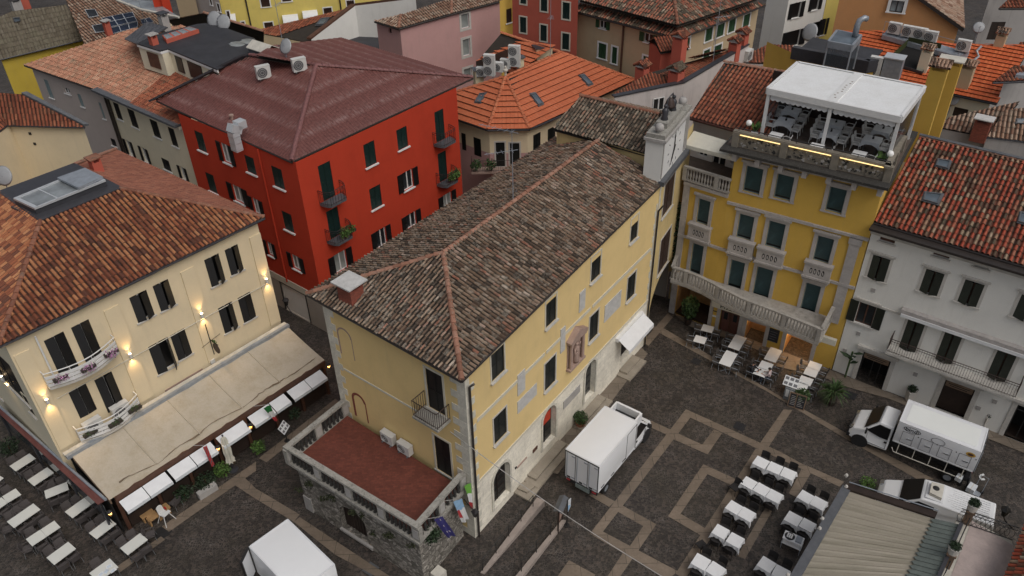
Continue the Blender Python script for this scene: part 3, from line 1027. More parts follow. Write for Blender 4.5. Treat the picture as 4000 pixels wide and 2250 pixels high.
for i,d in enumerate(drs):
 dd=(d[0],d[1],d[2],min(d[3],PLZ-0.05))
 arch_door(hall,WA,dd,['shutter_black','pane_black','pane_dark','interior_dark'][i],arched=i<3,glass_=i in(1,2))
 # red poster and green round sticker in the arched glass doors
q=MB(WA.M)
a,b,c,t=drs[1]
q.wbox(a+0.25,b-0.1,-0.29,-0.27,c+1.45,c+2.2)
q.build('poster','flag_crimson',hall)
q=MB(WA.M)
a,b,c,t=drs[2]
q.extr([(a+0.45+0.2*math.cos(k*math.pi/6),0.29,c+1.7+0.2*math.sin(k*math.pi/6))for k in range(12)],(0,-0.02,0))
q.build('sticker','blind_teal',hall)
# quoins, string courses, downpipes
q=MB(WA.M)
q2=MB(WA.M)
q3=MB(WE.M)
z=0.0
k=0
while z<topz-0.4:
 ln=0.62 if k%2 else 0.3
 q.wbox(0.0,ln,-0.02,0.018+0.004*(k%2),z+PLZ*0,z+0.44)
 if z>PLZ:
  q2.wbox(WA.L-(0.32 if k%2 else 0.18),WA.L,-0.02,0.016,z,z+0.44)
 z+=0.45
 k+=1
q.build('quoin','quoin_stone',hall)
q2.build('quoin','quoin_stone',hall)
q=MB(WE.M)
z=0.0
while z<topz-0.4:
 ln=0.9 if k%2 else 0.5
 q.wbox(WE.L-ln,WE.L+0.02,-0.02,0.02+0.004*(k%2),z,z+0.44)
 q3.wbox(0.0,0.75 if k%2 else 0.45,-0.02,0.02,z,z+0.44)
 z+=0.45
 k+=1
q.build('quoin','quoin_stone',hall)
q3.build('quoin','quoin_stone',hall)
q=MB(WA.M)
sc1=(WA.at((1840,1632))[1]+WA.at((2100,1388))[1])/2
sc2=WA.at((2240,1270))[1]
for(s0,s1)in((0.7,4.3),(4.55,6.6),(6.75,11.3),(11.55,WA.L-0.4)):
 q=MB(WA.M)
 q.wbox(s0,s1,-0.02,0.035,sc2-0.11,sc2+0.11)
 q.build('string_course','cream_paint',hall)
q=MB(WE.M)
ze=WE.at((1500,1530))[1]
q.wbox(0.8,WE.L-3.0,-0.02,0.03,ze-0.06,ze+0.06)
q.build('string_course','wall_plinth',hall)
q=MB(WA.M)
q.wbox(0,WA.L,0.0,0.05,PLZ-0.1,PLZ+0.03)
q.build('plinth_band','cream_paint',hall)
q=MB(WA.M)
q.tube([(0.18,-0.12,0.0),(0.18,-0.12,topz-0.5),(0.1,-0.45,topz-0.1)],0.06,7)
q.build('downpipe','gutter_brown',hall)
q=MB(WA.M)
q.tube([(WA.L-0.02,-0.1,0.0),(WA.L-0.02,-0.1,topz-0.6),(WA.L-0.1,-0.4,topz-0.1)],0.06,7)
q.build('downpipe','gutter_brown',hall)
# plaques on the facade
def plaque(root,W,tl,br,mat,proud=0.03,name='plaque'):
 r=W.rect(tl,br)
 q=MB(W.M)
 q.wbox(r[0],r[1],-0.01,proud,r[2],r[3])
 return q.build(name,mat,root)
plaque(hall,WA,k4(715,330),k4(860,270),'marble_plaque')
r_=WA.rect(k4(700,330),k4(860,270))
plaque(hall,WA,k4(714,130),k4(772,230),'marble_plaque',0.04)
plaque(hall,WA,c7(700,860),c7(815,860),'marble_plaque')
plaque(hall,WA,c7(365,1040),c7(395,1185),'marble_plaque',0.05)
plaque(hall,WA,c7(508,765),c7(545,870),'marble_plaque',0.05)
plaque(hall,WA,c7(40,1400),c7(95,1420),'marble_plaque',0.05)
plaque(hall,WA,c11(385,190),c11(510,0),'stone_grey',0.05)
plaque(hall,WA,k4(713,830),k4(785,740),'stone_pink',0.04)
plaque(hall,WA,k4(832,715),k4(865,655),'wood_brown',0.04)
plaque(hall,WA,k4(697,835),k4(708,812),'iron_black',0.06)
plaque(hall,WA,c7(935,1105),c7(965,1020),'stone_grey',0.03)
# blind arches on the end wall
def blind_arch(root,W,lbot,rbot,top,mat='brick_red',wd=0.16):
 a,b,t=W.at(lbot),W.at(rbot),W.at(top)
 s0,s1,z0,z1=a[0],b[0],min(a[1],b[1]),t[1]
 h=(s1-s0)/2
 sp=z1-h
 q=MB(W.M)
 n=14
 for k in range(n):
  t0,t1=math.pi*k/n,math.pi*(k+1)/n
  pts=[((s0+s1)/2-r*math.cos(tt),-0.002,sp+r*math.sin(tt))for r,tt in((h-wd,t0),(h-wd,t1),(h,t1),(h,t0))]
  q.extr(pts,(0,-0.012,0))
 q.wbox(s0,s0+wd,0.002,0.014,z0,sp)
 q.wbox(s1-wd*0.5,s1,0.002,0.014,z0,sp)
 return q.build('blind_arch',mat,root)
ka=crop(1100,1200,2.415)
blind_arch(hall,WE,ka(690,990),ka(825,1095),ka(700,805))
blind_arch(hall,WE,ka(560,430),ka(695,500),ka(565,190),'stone_pink',0.1)
# relief niche with a saint between two columns
ni=WA.rect(c7(408,1350),c7(520,1030))
n0,n1=WA.at(c7(410,1350)),WA.at(c7(518,1245))
s0,s1=n0[0],n1[0]
zb=n0[1]
zt=WA.at(c7(470,1070))[1]
q=MB(WA.M)
q.wbox(s0-0.05,s1+0.05,0,0.3,zb,zb+0.15)
q.wbox(s0,s1,0,0.06,zb+0.15,zt-0.2)
for x in(s0+0.14,s1-0.14):
 q.tube([(x,-0.2,zb+0.15),(x,-0.2,zt-0.25)],0.1,8)
 q.wbox(x-0.14,x+0.14,0.04,0.34,zt-0.3,zt-0.2)
q.wbox(s0-0.08,s1+0.08,0,0.36,zt-0.2,zt-0.02)
mid=(s0+s1)/2
q.extr([(s0-0.14,0,zt-0.02),(s1+0.14,0,zt-0.02),(mid,0,zt+0.5)],(0,-0.36,0))
niche=q.build('relief_niche','stone_pink',hall)
q=MB(WA.M)
q.lathe([(0.16,0),(0.2,0.2),(0.15,0.7),(0.19,1.0),(0.1,1.22),(0.05,1.25)],(mid,-0.14,zb+0.2),9)
q.ball((mid,-0.16,zb+1.55),0.12,8)
q.tube([(mid-0.18,-0.16,zb+1.3),(mid-0.3,-0.24,zb+1.0),(mid-0.12,-0.3,zb+1.1)],0.05,6)
q.tube([(mid+0.18,-0.16,zb+1.3),(mid+0.26,-0.24,zb+1.55)],0.05,6)
q.build('saint_figure','stone_pink',niche,smooth=True)
# awning over the shop door
aw0,aw1=WA.at(c7(785,1050)),WA.at(c7(985,850))
q=MB(WA.M)
q.wbox(aw0[0],aw1[0]-0.1,0.0,0.22,3.35,3.6)
aw=q.build('awning','white_paint',hall)
q=MB(WA.M)
x0,x1=aw0[0]+0.05,aw1[0]-0.15
q.extr([(x0,-0.2,3.5),(x1,-0.2,3.5),(x1,-1.0,2.95),(x0,-1.0,2.95)],(0,0,0.03))
q.extr([(x0,-1.0,2.95),(x1,-1.0,2.95),(x1,-1.01,2.72),(x0,-1.01,2.72)],(0,0.015,0))
q.build('canvas','canvas_white',aw)
# roof
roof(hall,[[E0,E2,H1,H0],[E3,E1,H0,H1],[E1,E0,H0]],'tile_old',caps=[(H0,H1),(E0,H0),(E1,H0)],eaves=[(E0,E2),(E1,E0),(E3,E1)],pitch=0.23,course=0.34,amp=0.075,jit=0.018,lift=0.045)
# balcony on the end wall
bx0,bx1=up[0]-0.25,up[1]+0.35
bz=up[2]
q=MB(WE.M)
q.wbox(bx0,bx1,0,0.95,bz-0.16,bz-0.02)
for x in(bx0+0.3,bx1-0.4):
 q.wbox(x,x+0.15,0,0.6,bz-0.4,bz-0.16)
bal=q.build('balcony','stone_mossy',hall)
q=MB(WE.M)
def railing(mb,pts,h,sp=0.12,r=0.012,rr=0.02,mid=None,z=None):
 for a,b in zip(pts,pts[1:]):
  a,b=Vector(a),Vector(b)
  mb.tube([a+Vector((0,0,h)),b+Vector((0,0,h))],rr,5)
  mb.tube([a+Vector((0,0,0.08)),b+Vector((0,0,0.08))],rr*0.7,5)
  if mid:
   mb.tube([a+Vector((0,0,mid)),b+Vector((0,0,mid))],rr*0.7,5)
  n=max(1,int((b-a).length/sp))
  for i in range(n+1):
   p=a+(b-a)*i/n
   mb.tube([p,p+Vector((0,0,h))],r,4,cap=False)
railing(q,[(bx0+0.04,-0.02,bz),(bx0+0.04,-0.9,bz),(bx1-0.04,-0.9,bz),(bx1-0.04,-0.02,bz)],0.98,0.13,0.013,0.024)
q.build('railing','iron_rust',bal)
# chimney with a marble slab
zc=12.0
cb=P(c6(765,880),11.75)
ch=thing('chimney',cb+Vector((-0.2,0.55,0)),'red brick chimney with a pale marble slab on the mossy hipped roof','chimney')
ang=WE.yaw()
q=MB(Matrix.Translation(cb+Vector((-0.3,0.45,0)))@Matrix.Rotation(ang,4,'Z'))
q.box(-0.48,0.48,-0.42,0.42,-0.3,1.05)
q.c=1
q.box(-0.54,0.54,-0.48,0.48,-0.35,0.1)
for sx in(-1,1):
 for sy in(-1,1):
  q.c=0
  q.box(sx*0.48-(0.2 if sx>0 else 0),sx*0.48+(0.2 if sx<0 else 0),sy*0.42-(0.18 if sy>0 else 0),sy*0.42+(0.18 if sy<0 else 0),1.05,1.32)
q.build('stack',['brick_red','lead_grey'],ch)
q=MB(Matrix.Translation(cb+Vector((-0.3,0.45,0)))@Matrix.Rotation(ang,4,'Z'))
q.box(-0.66,0.66,-0.62,0.62,1.32,1.40)
q.build('cap_slab','marble_plaque',ch)
# clock house
CB=Vector((11.84,47.8,0))
WC=Wall(FB,CB)
ck=thing('clock_house',(FB+CB)/2+Vector((-3,2,0)),'taller dirty yellow house with the clock turret and an archway at street level','house')
R0,R1=P((2266,374),15.3),P((2575,447),15.3)
L0,L1=P((2160,500),14.1),P((2533,603),14.1)
N0=Vector((2*R0.x-L0.x,2*R0.y-L0.y,14.1))
N1=Vector((2*R1.x-L1.x,2*R1.y-L1.y,14.1))
roof(ck,[[L0,L1,R1,R0],[N1,N0,R0,R1]],'tile_old_dark',caps=[(R0,R1)],eaves=[],pitch=0.23,course=0.34,amp=0.075,jit=0.02,lift=0.045,cap_mat='cap_brown')
cw=[]
for tl,br in((k1(478,140),k1(528,290)),(k1(448,560),k1(495,715))):
 cw.append(WC.rect(tl,br))
ca=WC.at(k1(345,1010))
arch_s0,arch_s1,arch_t=0.55,WC.L-0.1,4.6
m=MB()
facade(m,WC,0,12.6,cw+[(arch_s0,arch_s1,-0.1,arch_t)],0,WC.L,depth=0.25)
WS=Wall(L0+Vector((0.25,0.1,0)),L1+Vector((0.0,0.1,0)))
facade(m,WS,6,14.0,[])
WX=Wall(CB,N0)
m.poly(WC.pt(0,0,12.6),WC.pt(WC.L,0,12.6),WC.pt(WC.L,0,14.0),WC.pt(0,0,14.0))
# arch spandrels
h=(arch_s1-arch_s0)/2
m.M=WC.M
n=14
for k in range(n):
 t0,t1=math.pi*k/n,math.pi*(k+1)/n
 xm=(arch_s0+arch_s1)/2
 pts=[(xm-h*math.cos(t0),0,2.4+2.15*math.sin(t0)),(xm-h*math.cos(t1),0,2.4+2.15*math.sin(t1)),(xm-h*math.cos(t1),0,arch_t),(xm-h*math.cos(t0),0,arch_t)]
 m.extr(pts,(0,0.5,0))
m.M=None
m.build('wall',['wall_yellow_dirty'],ck)
# passage vault
q=MB(WC.M)
q.box(-0.1,arch_s0-0.005,0.5,7,0,4.55)
q.box(arch_s1+0.01,arch_s1+0.2,0.5,7,0,4.55)
q.box(arch_s0,arch_s1,6.9,7,0,4.55)
q.box(-0.1,arch_s1+0.2,0.5,7,4.56,4.9)
q.build('passage','wall_ground_floor',ck)
for o in cw:
 window(ck,WC,o,'shut','shutter_brown',None,'pane_black','sill_stone','sill_stone',0.1,sillw=0.1)
 # quoin strip
q=MB(WC.M)
for k in range(20):
 q.wbox(0.14,0.34+0.12*(k%2),-0.02,0.02,1.5+k*0.55,2.04+k*0.55)
q.build('quoin','quoin_stone',ck)
# clock turret
tl,bl,br,tr=[WC.at(x)for x in(c3(1130,1055),c3(1112,1315),c3(1295,1165),c3(1310,892))]
s0,s1=bl[0],br[0]
z0,z1=(bl[1]+br[1])/2,(tl[1]+tr[1])/2
tur=thing('clock_turret',WC.pt((s0+s1)/2,-0.4,z0),'white clock turret with stone balls and bells standing on the tiled roof edge','clock')
q=MB(WC.M)
q.wbox(s0,s1,-1.0,0.06,z0-0.3,z1)
q.build('body','wall_white',tur)
q=MB(WC.M)
q.wbox(s0-0.15,s1+0.15,-1.1,0.25,z1,z1+0.16)
q.c=1
q.wbox(s0-0.05,s1+0.05,-1.0,0.14,z1+0.16,z1+0.42)
q.wbox(s0+0.9,s1-0.9,-0.8,-0.1,z1+0.42,z1+0.75)
q.build('cornice',['stone_grey','stone_mossy'],tur)
q=MB(WC.M)
for a in(s0+0.03,s1-0.62,s1-0.32,s1-0.14):
 q=MB(WC.M)
 q.wbox(a,a+0.12,0.06,0.12,z0+0.1,z1-0.05)
 q.build('pilaster','stone_grey',tur)
q=MB(WC.M)
q.wbox(s0-0.05,s1+0.05,0.0,0.35,z0-0.32,z0-0.02)
q.build('base_slab','lead_grey',tur)
cx,cz=(s0+0.2+s1-0.68)/2,(z0+z1)/2
hw_=(s1-s0-0.9)/2
q=MB(WC.M)
q.wbox(cx-hw_,cx+hw_,0.05,0.09,z0+0.15,z1-0.1)
fc=q.build('clock_face','white_paint',tur)
q=MB(WC.M)
rr=min(hw_,(z1-z0)/2)*0.86
for k in range(12):
 q=MB(WC.M)
 th=2*math.pi*k/12
 px_,pz_=cx+rr*math.sin(th),cz+rr*math.cos(th)
 dx,dz=math.sin(th),math.cos(th)
 q.extr([(px_-dz*0.035-dx*0.1,-0.092,pz_+dx*0.035-dz*0.1),(px_+dz*0.035-dx*0.1,-0.092,pz_-dx*0.035-dz*0.1),(px_+dz*0.035+dx*0.1,-0.092,pz_-dx*0.035+dz*0.1),(px_-dz*0.035+dx*0.1,-0.092,pz_+dx*0.035+dz*0.1)],(0,-0.01,0))
 q.build('hour_mark','ink_grey',fc)
for th,ln,wd in((R(358),rr*1.15,0.1),(R(208),rr*1.0,0.15)):
 q=MB(WC.M)
 dx,dz=math.sin(th),math.cos(th)
 q.extr([(cx-dz*wd-dx*0.2,-0.11,cz+dx*wd-dz*0.2),(cx+dz*wd-dx*0.2,-0.11,cz-dx*wd-dz*0.2),(cx+dx*ln,-0.11,cz+dz*ln)],(0,-0.02,0))
 q.extr([(cx+dx*ln*0.55+dz*0.12,-0.11,cz+dz*ln*0.55-dx*0.12),(cx+dx*ln*0.75,-0.11,cz+dz*ln*0.75),(cx+dx*ln*0.55-dz*0.12,-0.11,cz+dz*ln*0.55+dx*0.12)],(0,-0.02,0))
 q.build('clock_hand','iron_black',fc)
for a in(s0+0.3,s1-0.3):
 q=MB(WC.M)
 q.lathe([(0.16,0),(0.12,0.1)],(a,0.35,z1+0.42),10)
 q.ball((a,0.35,z1+0.72),0.27,12)
 q.build('stone_ball','stone_grey',tur,smooth=True)
q=MB(WC.M)
q.lathe([(0.34,0.0),(0.3,0.1),(0.22,0.35),(0.16,0.5),(0.05,0.56)],(cx,0.45,z1+1.25),12)
q.build('bell','iron_rust',tur,smooth=True)
q=MB(WC.M)
for sx in(-1,1):
 x=cx+sx*0.75
 q.lathe([(0.2,0),(0.24,0.2),(0.17,0.5),(0.2,0.8),(0.08,0.98)],(x,0.45,z1+0.5),8)
 q.ball((x,0.45,z1+1.58),0.12,8)
 q.tube([(x,0.45,z1+1.35),(x-sx*0.3,0.4,z1+1.45),(x-sx*0.45,0.42,z1+1.3)],0.05,6)
q.tube([(cx-0.5,0.45,z1+0.75),(cx-0.45,0.45,z1+1.9),(cx+0.45,0.45,z1+1.9),(cx+0.5,0.45,z1+0.75)],0.04,6)
q.build('bell_striker','lead_dark',tur,smooth=True)
# stone terrace in front of the end wall
TR=[P(x,5.0)for x in(c10(640,120),c10(200,473),c10(1213,1090),c10(1565,690))]
ter=thing('stone_terrace',(TR[1]+TR[2])/2*Vector((1,1,0))if False else Vector(((TR[0].x+TR[2].x)/2,(TR[0].y+TR[2].y)/2,0)),'rubble stone terrace with mossy balustrade and red brick floor against the town hall','terrace')
T2=[Vector((p.x,p.y,0))for p in TR]
cen=sum(T2,Vector())/4
def inset(d):
 out=[]
 u_=(T2[2]-T2[1]).normalized()
 v_=(T2[0]-T2[1]).normalized()
 w_=(T2[3]-T2[2]).normalized()
 out=[T2[0]+u_*d,T2[1]+u_*d+v_*d,T2[2]-u_*d+w_*d,T2[3]-u_*d]
 return out
FZ=3.95
i3,i0=inset(0.32),inset(0.12)
m=MB()
bt=inset(0.12)
for(a,b),(c,d)in zip(zip(i3,i3[1:]),zip(bt,bt[1:])):
 pass
Wf=Wall(i3[1],i3[2])
Wl=Wall(i3[0],i3[1])
Wr=Wall(i3[2],i3[3])
ga,gb=Wf.at(c10(660,1100)),Wf.at(c10(850,1190))
gt=Wf.at(c10(700,940))
gate=(ga[0],gb[0],(ga[1]+gb[1])/2,gt[1])
m=MB()
facade(m,Wf,0,FZ-0.2,[gate],depth=0.35)
facade(m,Wl,0,FZ-0.2,[])
facade(m,Wr,0,FZ-0.2,[])
hgt=(gate[1]-gate[0])/2
m.M=Wf.M
for k in range(12):
 t0,t1=math.pi*k/12,math.pi*(k+1)/12
 xm=(gate[0]+gate[1])/2
 m.extr([(xm-hgt*math.cos(t0),0,gate[3]-hgt*0.8+hgt*0.8*math.sin(t0)),(xm-hgt*math.cos(t1),0,gate[3]-hgt*0.8+hgt*0.8*math.sin(t1)),(xm-hgt*math.cos(t1),0,gate[3]),(xm-hgt*math.cos(t0),0,gate[3])],(0,0.3,0))
m.M=None
m.build('wall','rubble_wall',ter)
q=MB(Wf.M)
q.wbox(gate[0]-0.05,gate[1]+0.05,-0.36,-0.3,gate[2]-0.05,gate[3]+0.02)
for k in range(9):
 x=gate[0]+(gate[1]-gate[0])*(k+0.5)/9
 q.wbox(x-0.02,x+0.02,-0.3,-0.27,gate[2],gate[3])
q.build('door','wood_dark',ter)
q=MB(Wf.M)
q.wbox(gate[0]-0.1,gate[1]+0.3,0.0,0.14,gate[2]-0.14,gate[2])
q.wbox(gate[0]-0.02,gate[1]+0.25,0.0,0.06,0.05,gate[2]-0.14)
q.build('sill','stone_grey',ter)
q=MB(Wf.M)
q.wbox(-0.05,0.55,-0.02,0.06,0.0,1.1)
q.build('corner_stone','stone_grey',ter)
# floor and cornice slab
m=MB()
fl=inset(0.3)
m.extr([p+Vector((0,0,FZ-0.02))for p in fl],(0,0,0.03))
m.build('floor','brick_floor',ter)
m=MB()
o1=inset(-0.04)
i1=inset(0.5)
for k in range(3):
 m.extr([o1[k]+Vector((0,0,FZ-0.2)),o1[k+1]+Vector((0,0,FZ-0.2)),i1[k+1]+Vector((0,0,FZ-0.2)),i1[k]+Vector((0,0,FZ-0.2))],(0,0,0.17))
m.build('cornice','stone_mossy',ter)
# balustrade: rail, plinths, turned balusters
m=MB()
o1,i1=inset(0.0),inset(0.3)
for k in range(3):
 m.extr([o1[k]+Vector((0,0,4.86)),o1[k+1]+Vector((0,0,4.86)),i1[k+1]+Vector((0,0,4.86)),i1[k]+Vector((0,0,4.86))],(0,0,0.14))
bl_=m.build('handrail','stone_mossy',ter)
mid=inset(0.16)
prof=[(0.09,0.0),(0.09,0.06),(0.05,0.1),(0.1,0.28),(0.1,0.36),(0.045,0.56),(0.07,0.66),(0.05,0.7),(0.09,0.76),(0.09,0.84)]
proto=None
for k,nseg in((0,2),(1,4),(2,2)):
 a,b=mid[k],mid[k+1]
 d=(b-a)
 L=d.length
 dn=d.normalized()
 yaw=math.atan2(dn.y,dn.x)
 for sgm in range(nseg+1):
  if k>0 and sgm==0:
   continue
  p=a+d*sgm/nseg
  q=MB(Matrix.Translation(p)@Matrix.Rotation(yaw,4,'Z'))
  q.box(-0.24,0.24,-0.13,0.13,FZ-0.03,4.86)
  q.c=1
  q.box(-0.17,0.17,-0.15,0.15,FZ+0.15,4.7)
  q.build('pedestal',['stone_mossy','stone_grey'],ter)
 for sgm in range(nseg):
  p0,p1=a+d*sgm/nseg+dn*0.3,a+d*(sgm+1)/nseg-dn*0.3
  nb=max(3,int((p1-p0).length/0.24))
  for j in range(nb+1):
   p=p0+(p1-p0)*j/nb+Vector((0,0,FZ))
   if proto is None:
    q=MB()
    q.lathe(prof,(0,0,0),8)
    proto=q.build('baluster','stone_black',ter,local=True,smooth=True)
    bb=proto
   else:
    bb=proto.copy()
    COL.objects.link(bb)
   bb.location=p-ter.location
   bb.parent=ter
   # plants growing from the joints
q=MB()
for a,r,n in((c10(400,745),(0.35,0.15,0.3),130),(c10(330,790),(0.3,0.12,0.2),60),(c10(570,850),(0.4,0.12,0.25),120),(c10(730,960),(0.3,0.12,0.2),80),(c10(880,1120),(0.25,0.1,0.25),50),(c10(1010,1130),(0.45,0.12,0.25),120),(c10(1170,1210),(0.3,0.12,0.2),60),(c10(800,990),(0.2,0.1,0.3),40),(c10(500,860),(0.25,0.1,0.2),50)):
 p=Pd(a,Wf.pt(0,0.1,0),Wf.n)
 q.leaves(p,r,n,0.06,hang=0.2)
q.build('wall_weed','leaf_moss',ter,kind='stuff')
fern=MB()
pf=Pd(c10(1320,1120),Wr.pt(0,0.3,0),Wr.n)
fern.leaves(pf,(0.5,0.45,0.45),420,0.075,hang=0.35)
fern.build('wall_bush','leaf_dark',label='dark green bush hanging from the terrace corner behind the blue flag',cat='bush')
# two air conditioners on the terrace floor
def ac_unit(loc,yaw,label,group=None,w_=0.85,h_=0.62,d_=0.34,name='air_conditioner',feet=True,fan=1):
 r=thing(name,loc,label,'air conditioner',group,yaw)
 q=MB()
 q.box(-w_/2,w_/2,-d_/2,d_/2,0.08,0.08+h_)
 q.box(-w_/2-0.012,w_/2+0.012,-d_/2-0.012,d_/2+0.012,0.08+h_,0.1+h_)
 q.build('casing','plastic_white',r,local=True)
 for k in range(fan):
  q=MB()
  cz=0.08+h_*((k+0.5)/fan)
  rr=min(h_/fan,w_)*0.42
  cx_=-w_*0.12
  n=16
  q.extr([(cx_+rr*math.cos(2*math.pi*i/n),-d_/2-0.004,cz+rr*math.sin(2*math.pi*i/n))for i in range(n)],(0,-0.012,0))
  q.c=1
  for rad in(0.35,0.7,1.0):
   q.tube([(cx_+rr*rad*math.cos(2*math.pi*i/n),-d_/2-0.02,cz+rr*rad*math.sin(2*math.pi*i/n))for i in range(n+1)],0.008,4)
  q.build('fan_grille',['plastic_grille','plastic_white'],r,local=True)
 if feet:
  for sx in(-1,1):
   q=MB()
   q.box(sx*w_*0.35-0.03,sx*w_*0.35+0.03,-d_/2-0.08,d_/2+0.08,0.0,0.08)
   q.build('foot','grey_plastic',r,local=True)
 return r
for q_,lb in((c10(1005,440),'white air conditioner on the red terrace floor, farther from the door'),(c10(1130,520),'white air conditioner on the red terrace floor, nearer the door')):
 p=P(q_,FZ+0.01)
 ac_unit(p,WE.yaw(),lb,'air conditioners on the brick terrace')
def wallset(root,W,z0,z1,mat,specs,s0=0.0,s1=None,depth=0.14,extra=(),**kw):
 """wall with windows given by their opposite corners; each spec (top-left, bottom-right, style, options)"""
 ops=[]
 for sp in specs:
  r=W.rect(sp[0],sp[1])
  ops.append((max(r[0],s0+0.02),min(r[1],(W.L if s1 is None else s1)-0.02),max(r[2],z0+0.02),min(r[3],z1-0.03)))
 m=MB()
 facade(m,W,z0,z1,ops+list(extra),s0,s1,depth)
 m.build('wall',mat,root)
 for o,sp in zip(ops,specs):
  opt=dict(kw)
  if len(sp)>3:
   opt.update(sp[3])
  if o[1]-o[0]>0.1 and o[3]-o[2]>0.1:
   window(root,W,o,sp[2],depth=depth,**opt)
 return ops
 # cream restaurant house
VA,VB=P((510,2074)),P((1287,1540))
VF=Wall(VA,VB)
def VP(al,ac,z):
 return VF.pt(al,-ac,z)
rest=thing('restaurant_house',VP(6.6,11,0),'cream restaurant house with orange clay hip roof, black shutters and lit wall lamps','house')
WD=Wall(VP(-0.62,4.2,0),VP(13.9,4.2,0))
EL,ER,ERb,ELb=VP(-0.9,3.9,11.6),VP(14.25,3.9,11.6),VP(13.25,19.45,11.6),VP(-0.9,19.45,11.6)
HA,HB,HC,HD=VP(4.4,9.3,14),VP(8.85,9.3,14),VP(8.6,14.2,14),VP(4.4,14.2,14)
roof(rest,[[EL,ER,HB,HA],[ELb,EL,HA,HD]],'tile_orange_mix',caps=[(EL,HA),(ER,HB)],eaves=[(EL,ER)],cap_mat='cap_brown',pitch=0.25,course=0.40,amp=0.085,jit=0.012,lift=0.05,gut='lead_dark')
roof(rest,[[ER,ERb,HC,HB],[ERb,ELb,HD,HC]],'tile_pink_new',caps=[(ERb,HC)],eaves=[(ER,ERb)],cap_mat='cap_clay',pitch=0.22,course=0.36,amp=0.035,flat=True,jit=0.005)
m=MB()
ce_=(HA+HC)/2
m.extr([ce_+(p-ce_)*1.06+Vector((0,0,0.03))for p in(HA,HB,HC,HD)],(0,0,0.05))
m.build('flat_roof','lead_dark',rest)
sB=dict(sh='shutter_black',fr='white_paint',gl='pane_black',sill='sill_stone')
AJ=dict(ajar=(14,26))
ops=wallset(rest,WD,0,11.45,'wall_cream',[(c5(1540,515),c5(1700,665),'ajar',dict(ajar=(10,35))),(c5(1695,440),c5(1837,582),'ajar',AJ),(c5(975,800),c5(1165,925),'ajar',AJ),(c5(1152,712),c5(1325,845),'ajar',AJ),(c5(330,1125),c5(595,1320),'ajar',dict(kind='door',sill=None,ajar=(6,6))),(c5(535,1025),c5(775,1225),'ajar',dict(kind='door',sill=None,ajar=(6,10))),(kW(365,135),kW(555,300),'ajar',dict(ajar=(8,30))),(kW(550,37),kW(725,205),'ajar',dict(ajar=(6,6))),(c5(1118,1172),c5(1332,1300),'ajar',dict(ajar=(12,60))),(c5(1284,1085),c5(1450,1215),'ajar',dict(ajar=(6,6))),(kV(40,682),kV(310,840),'ajar',dict(kind='door',sill=None,ajar=(6,6))),(kV(285,570),kV(570,790),'ajar',dict(kind='door',sill=None,ajar=(6,20)))],**sB)
WDr=Wall(VP(13.9,4.2,0),VP(12.95,19.2,0))
WDl=Wall(VP(-0.62,19.2,0),VP(-0.62,4.2,0))
m=MB()
facade(m,WDr,0,11.45,[])
m.build('wall','wall_cream',rest)
wallset(rest,WDl,0,11.45,'wall_cream_pale',[((10,1480),(36,1425),'shut'),((78,1530),(142,1632),'shut'),((0,1545),(12,1562),'shut')],**sB)
for tl_,tr_ in((c5(780,900),c5(892,848)),(c5(1358,607),c5(1460,560)),(c5(1878,345),c5(1990,290)),(c5(100,1240),c5(215,1185))):
 a,b=WD.at(tl_),WD.at(tr_)
 q=MB(WD.M)
 q.wbox(max(a[0],0.02),min(b[0],WD.L),-0.02,0.07,3.9,min(a[1],11.3))
 q.build('pilaster','wall_cream',rest)
 # eave board and thin conduit
q=MB(WD.M)
q.wbox(-0.1,WD.L+0.1,-0.02,0.2,11.40,11.5)
q.build('soffit','lead_dark',rest)
zc_=WD.at(c5(985,1235))[1]
q=MB(WD.M)
q.tube([(1.0,-0.085,zc_-0.1),(WD.L-0.2,-0.085,zc_-0.1)],0.025,5)
q.build('conduit','cream_paint',rest)
q=MB(WD.M)
pa,pb=WD.at(c5(258,1085)),WD.at(c5(405,1385))
q.tube([(pa[0],-0.1,pa[1]),(pa[0],-0.1,pb[1]-0.3)],0.05,6)
q.build('drain','white_paint',rest)
# worn plaster patch and brown line above the gutter
r_=WD.rect(kV(925,650),kV(1290,470))
a_,b_=WD.at(kV(960,690)),WD.at(kV(1310,480))
q=MB(WD.M)
q.wbox(a_[0],b_[0],0,0.03,(a_[1]+b_[1])/2-0.06,(a_[1]+b_[1])/2+0.22)
q.build('worn_patch','stone_pink',rest)
# wall lamps, each an up-and-down light
def wall_lamp(W,q_,label,t=0.09,spots=True):
 s,z=W.at(q_,t+0.08)
 r=thing('wall_lamp',W.pt(s,t+0.08,z-0.14),label,'wall lamp','wall lamps on the cream restaurant house')
 m=MB(Matrix.Translation(W.pt(s,t+0.08,z-0.14)))
 m.tube([(0,0,0),(0,0,0.28)],0.085,12,cap=False)
 m.build('housing','plastic_white',r)
 m=MB(Matrix.Translation(W.pt(s,t+0.08,z+0.12)))
 m.lathe([(0.075,0),(0.075,0.012)],(0,0,0),12)
 m.build('lens','lamp_warm',r)
 if spots:
  for sg,en in((1,90),(-1,130)):
   ld=bpy.data.lights.new('wall_light','SPOT')
   ld.energy=en
   ld.color=(1.0,0.66,0.30)
   ld.spot_size=R(76)
   ld.spot_blend=1.0
   ld.shadow_soft_size=0.05
   lo_=bpy.data.objects.new('wall_light',ld)
   COL.objects.link(lo_)
   lo_.parent=r
   lo_.location=W.n*0.04+Vector((0,0,0.30 if sg>0 else-0.02))
   lo_.rotation_euler=(Vector((0,0,-sg))+W.n*0.0).to_track_quat('Z','Y').to_euler()
wall_lamp(WD,c5(1525,930),'lit wall lamp above the round hanging sign on the cream wall')
wall_lamp(WD,c5(985,1235),'lit wall lamp right of the flowered balcony')
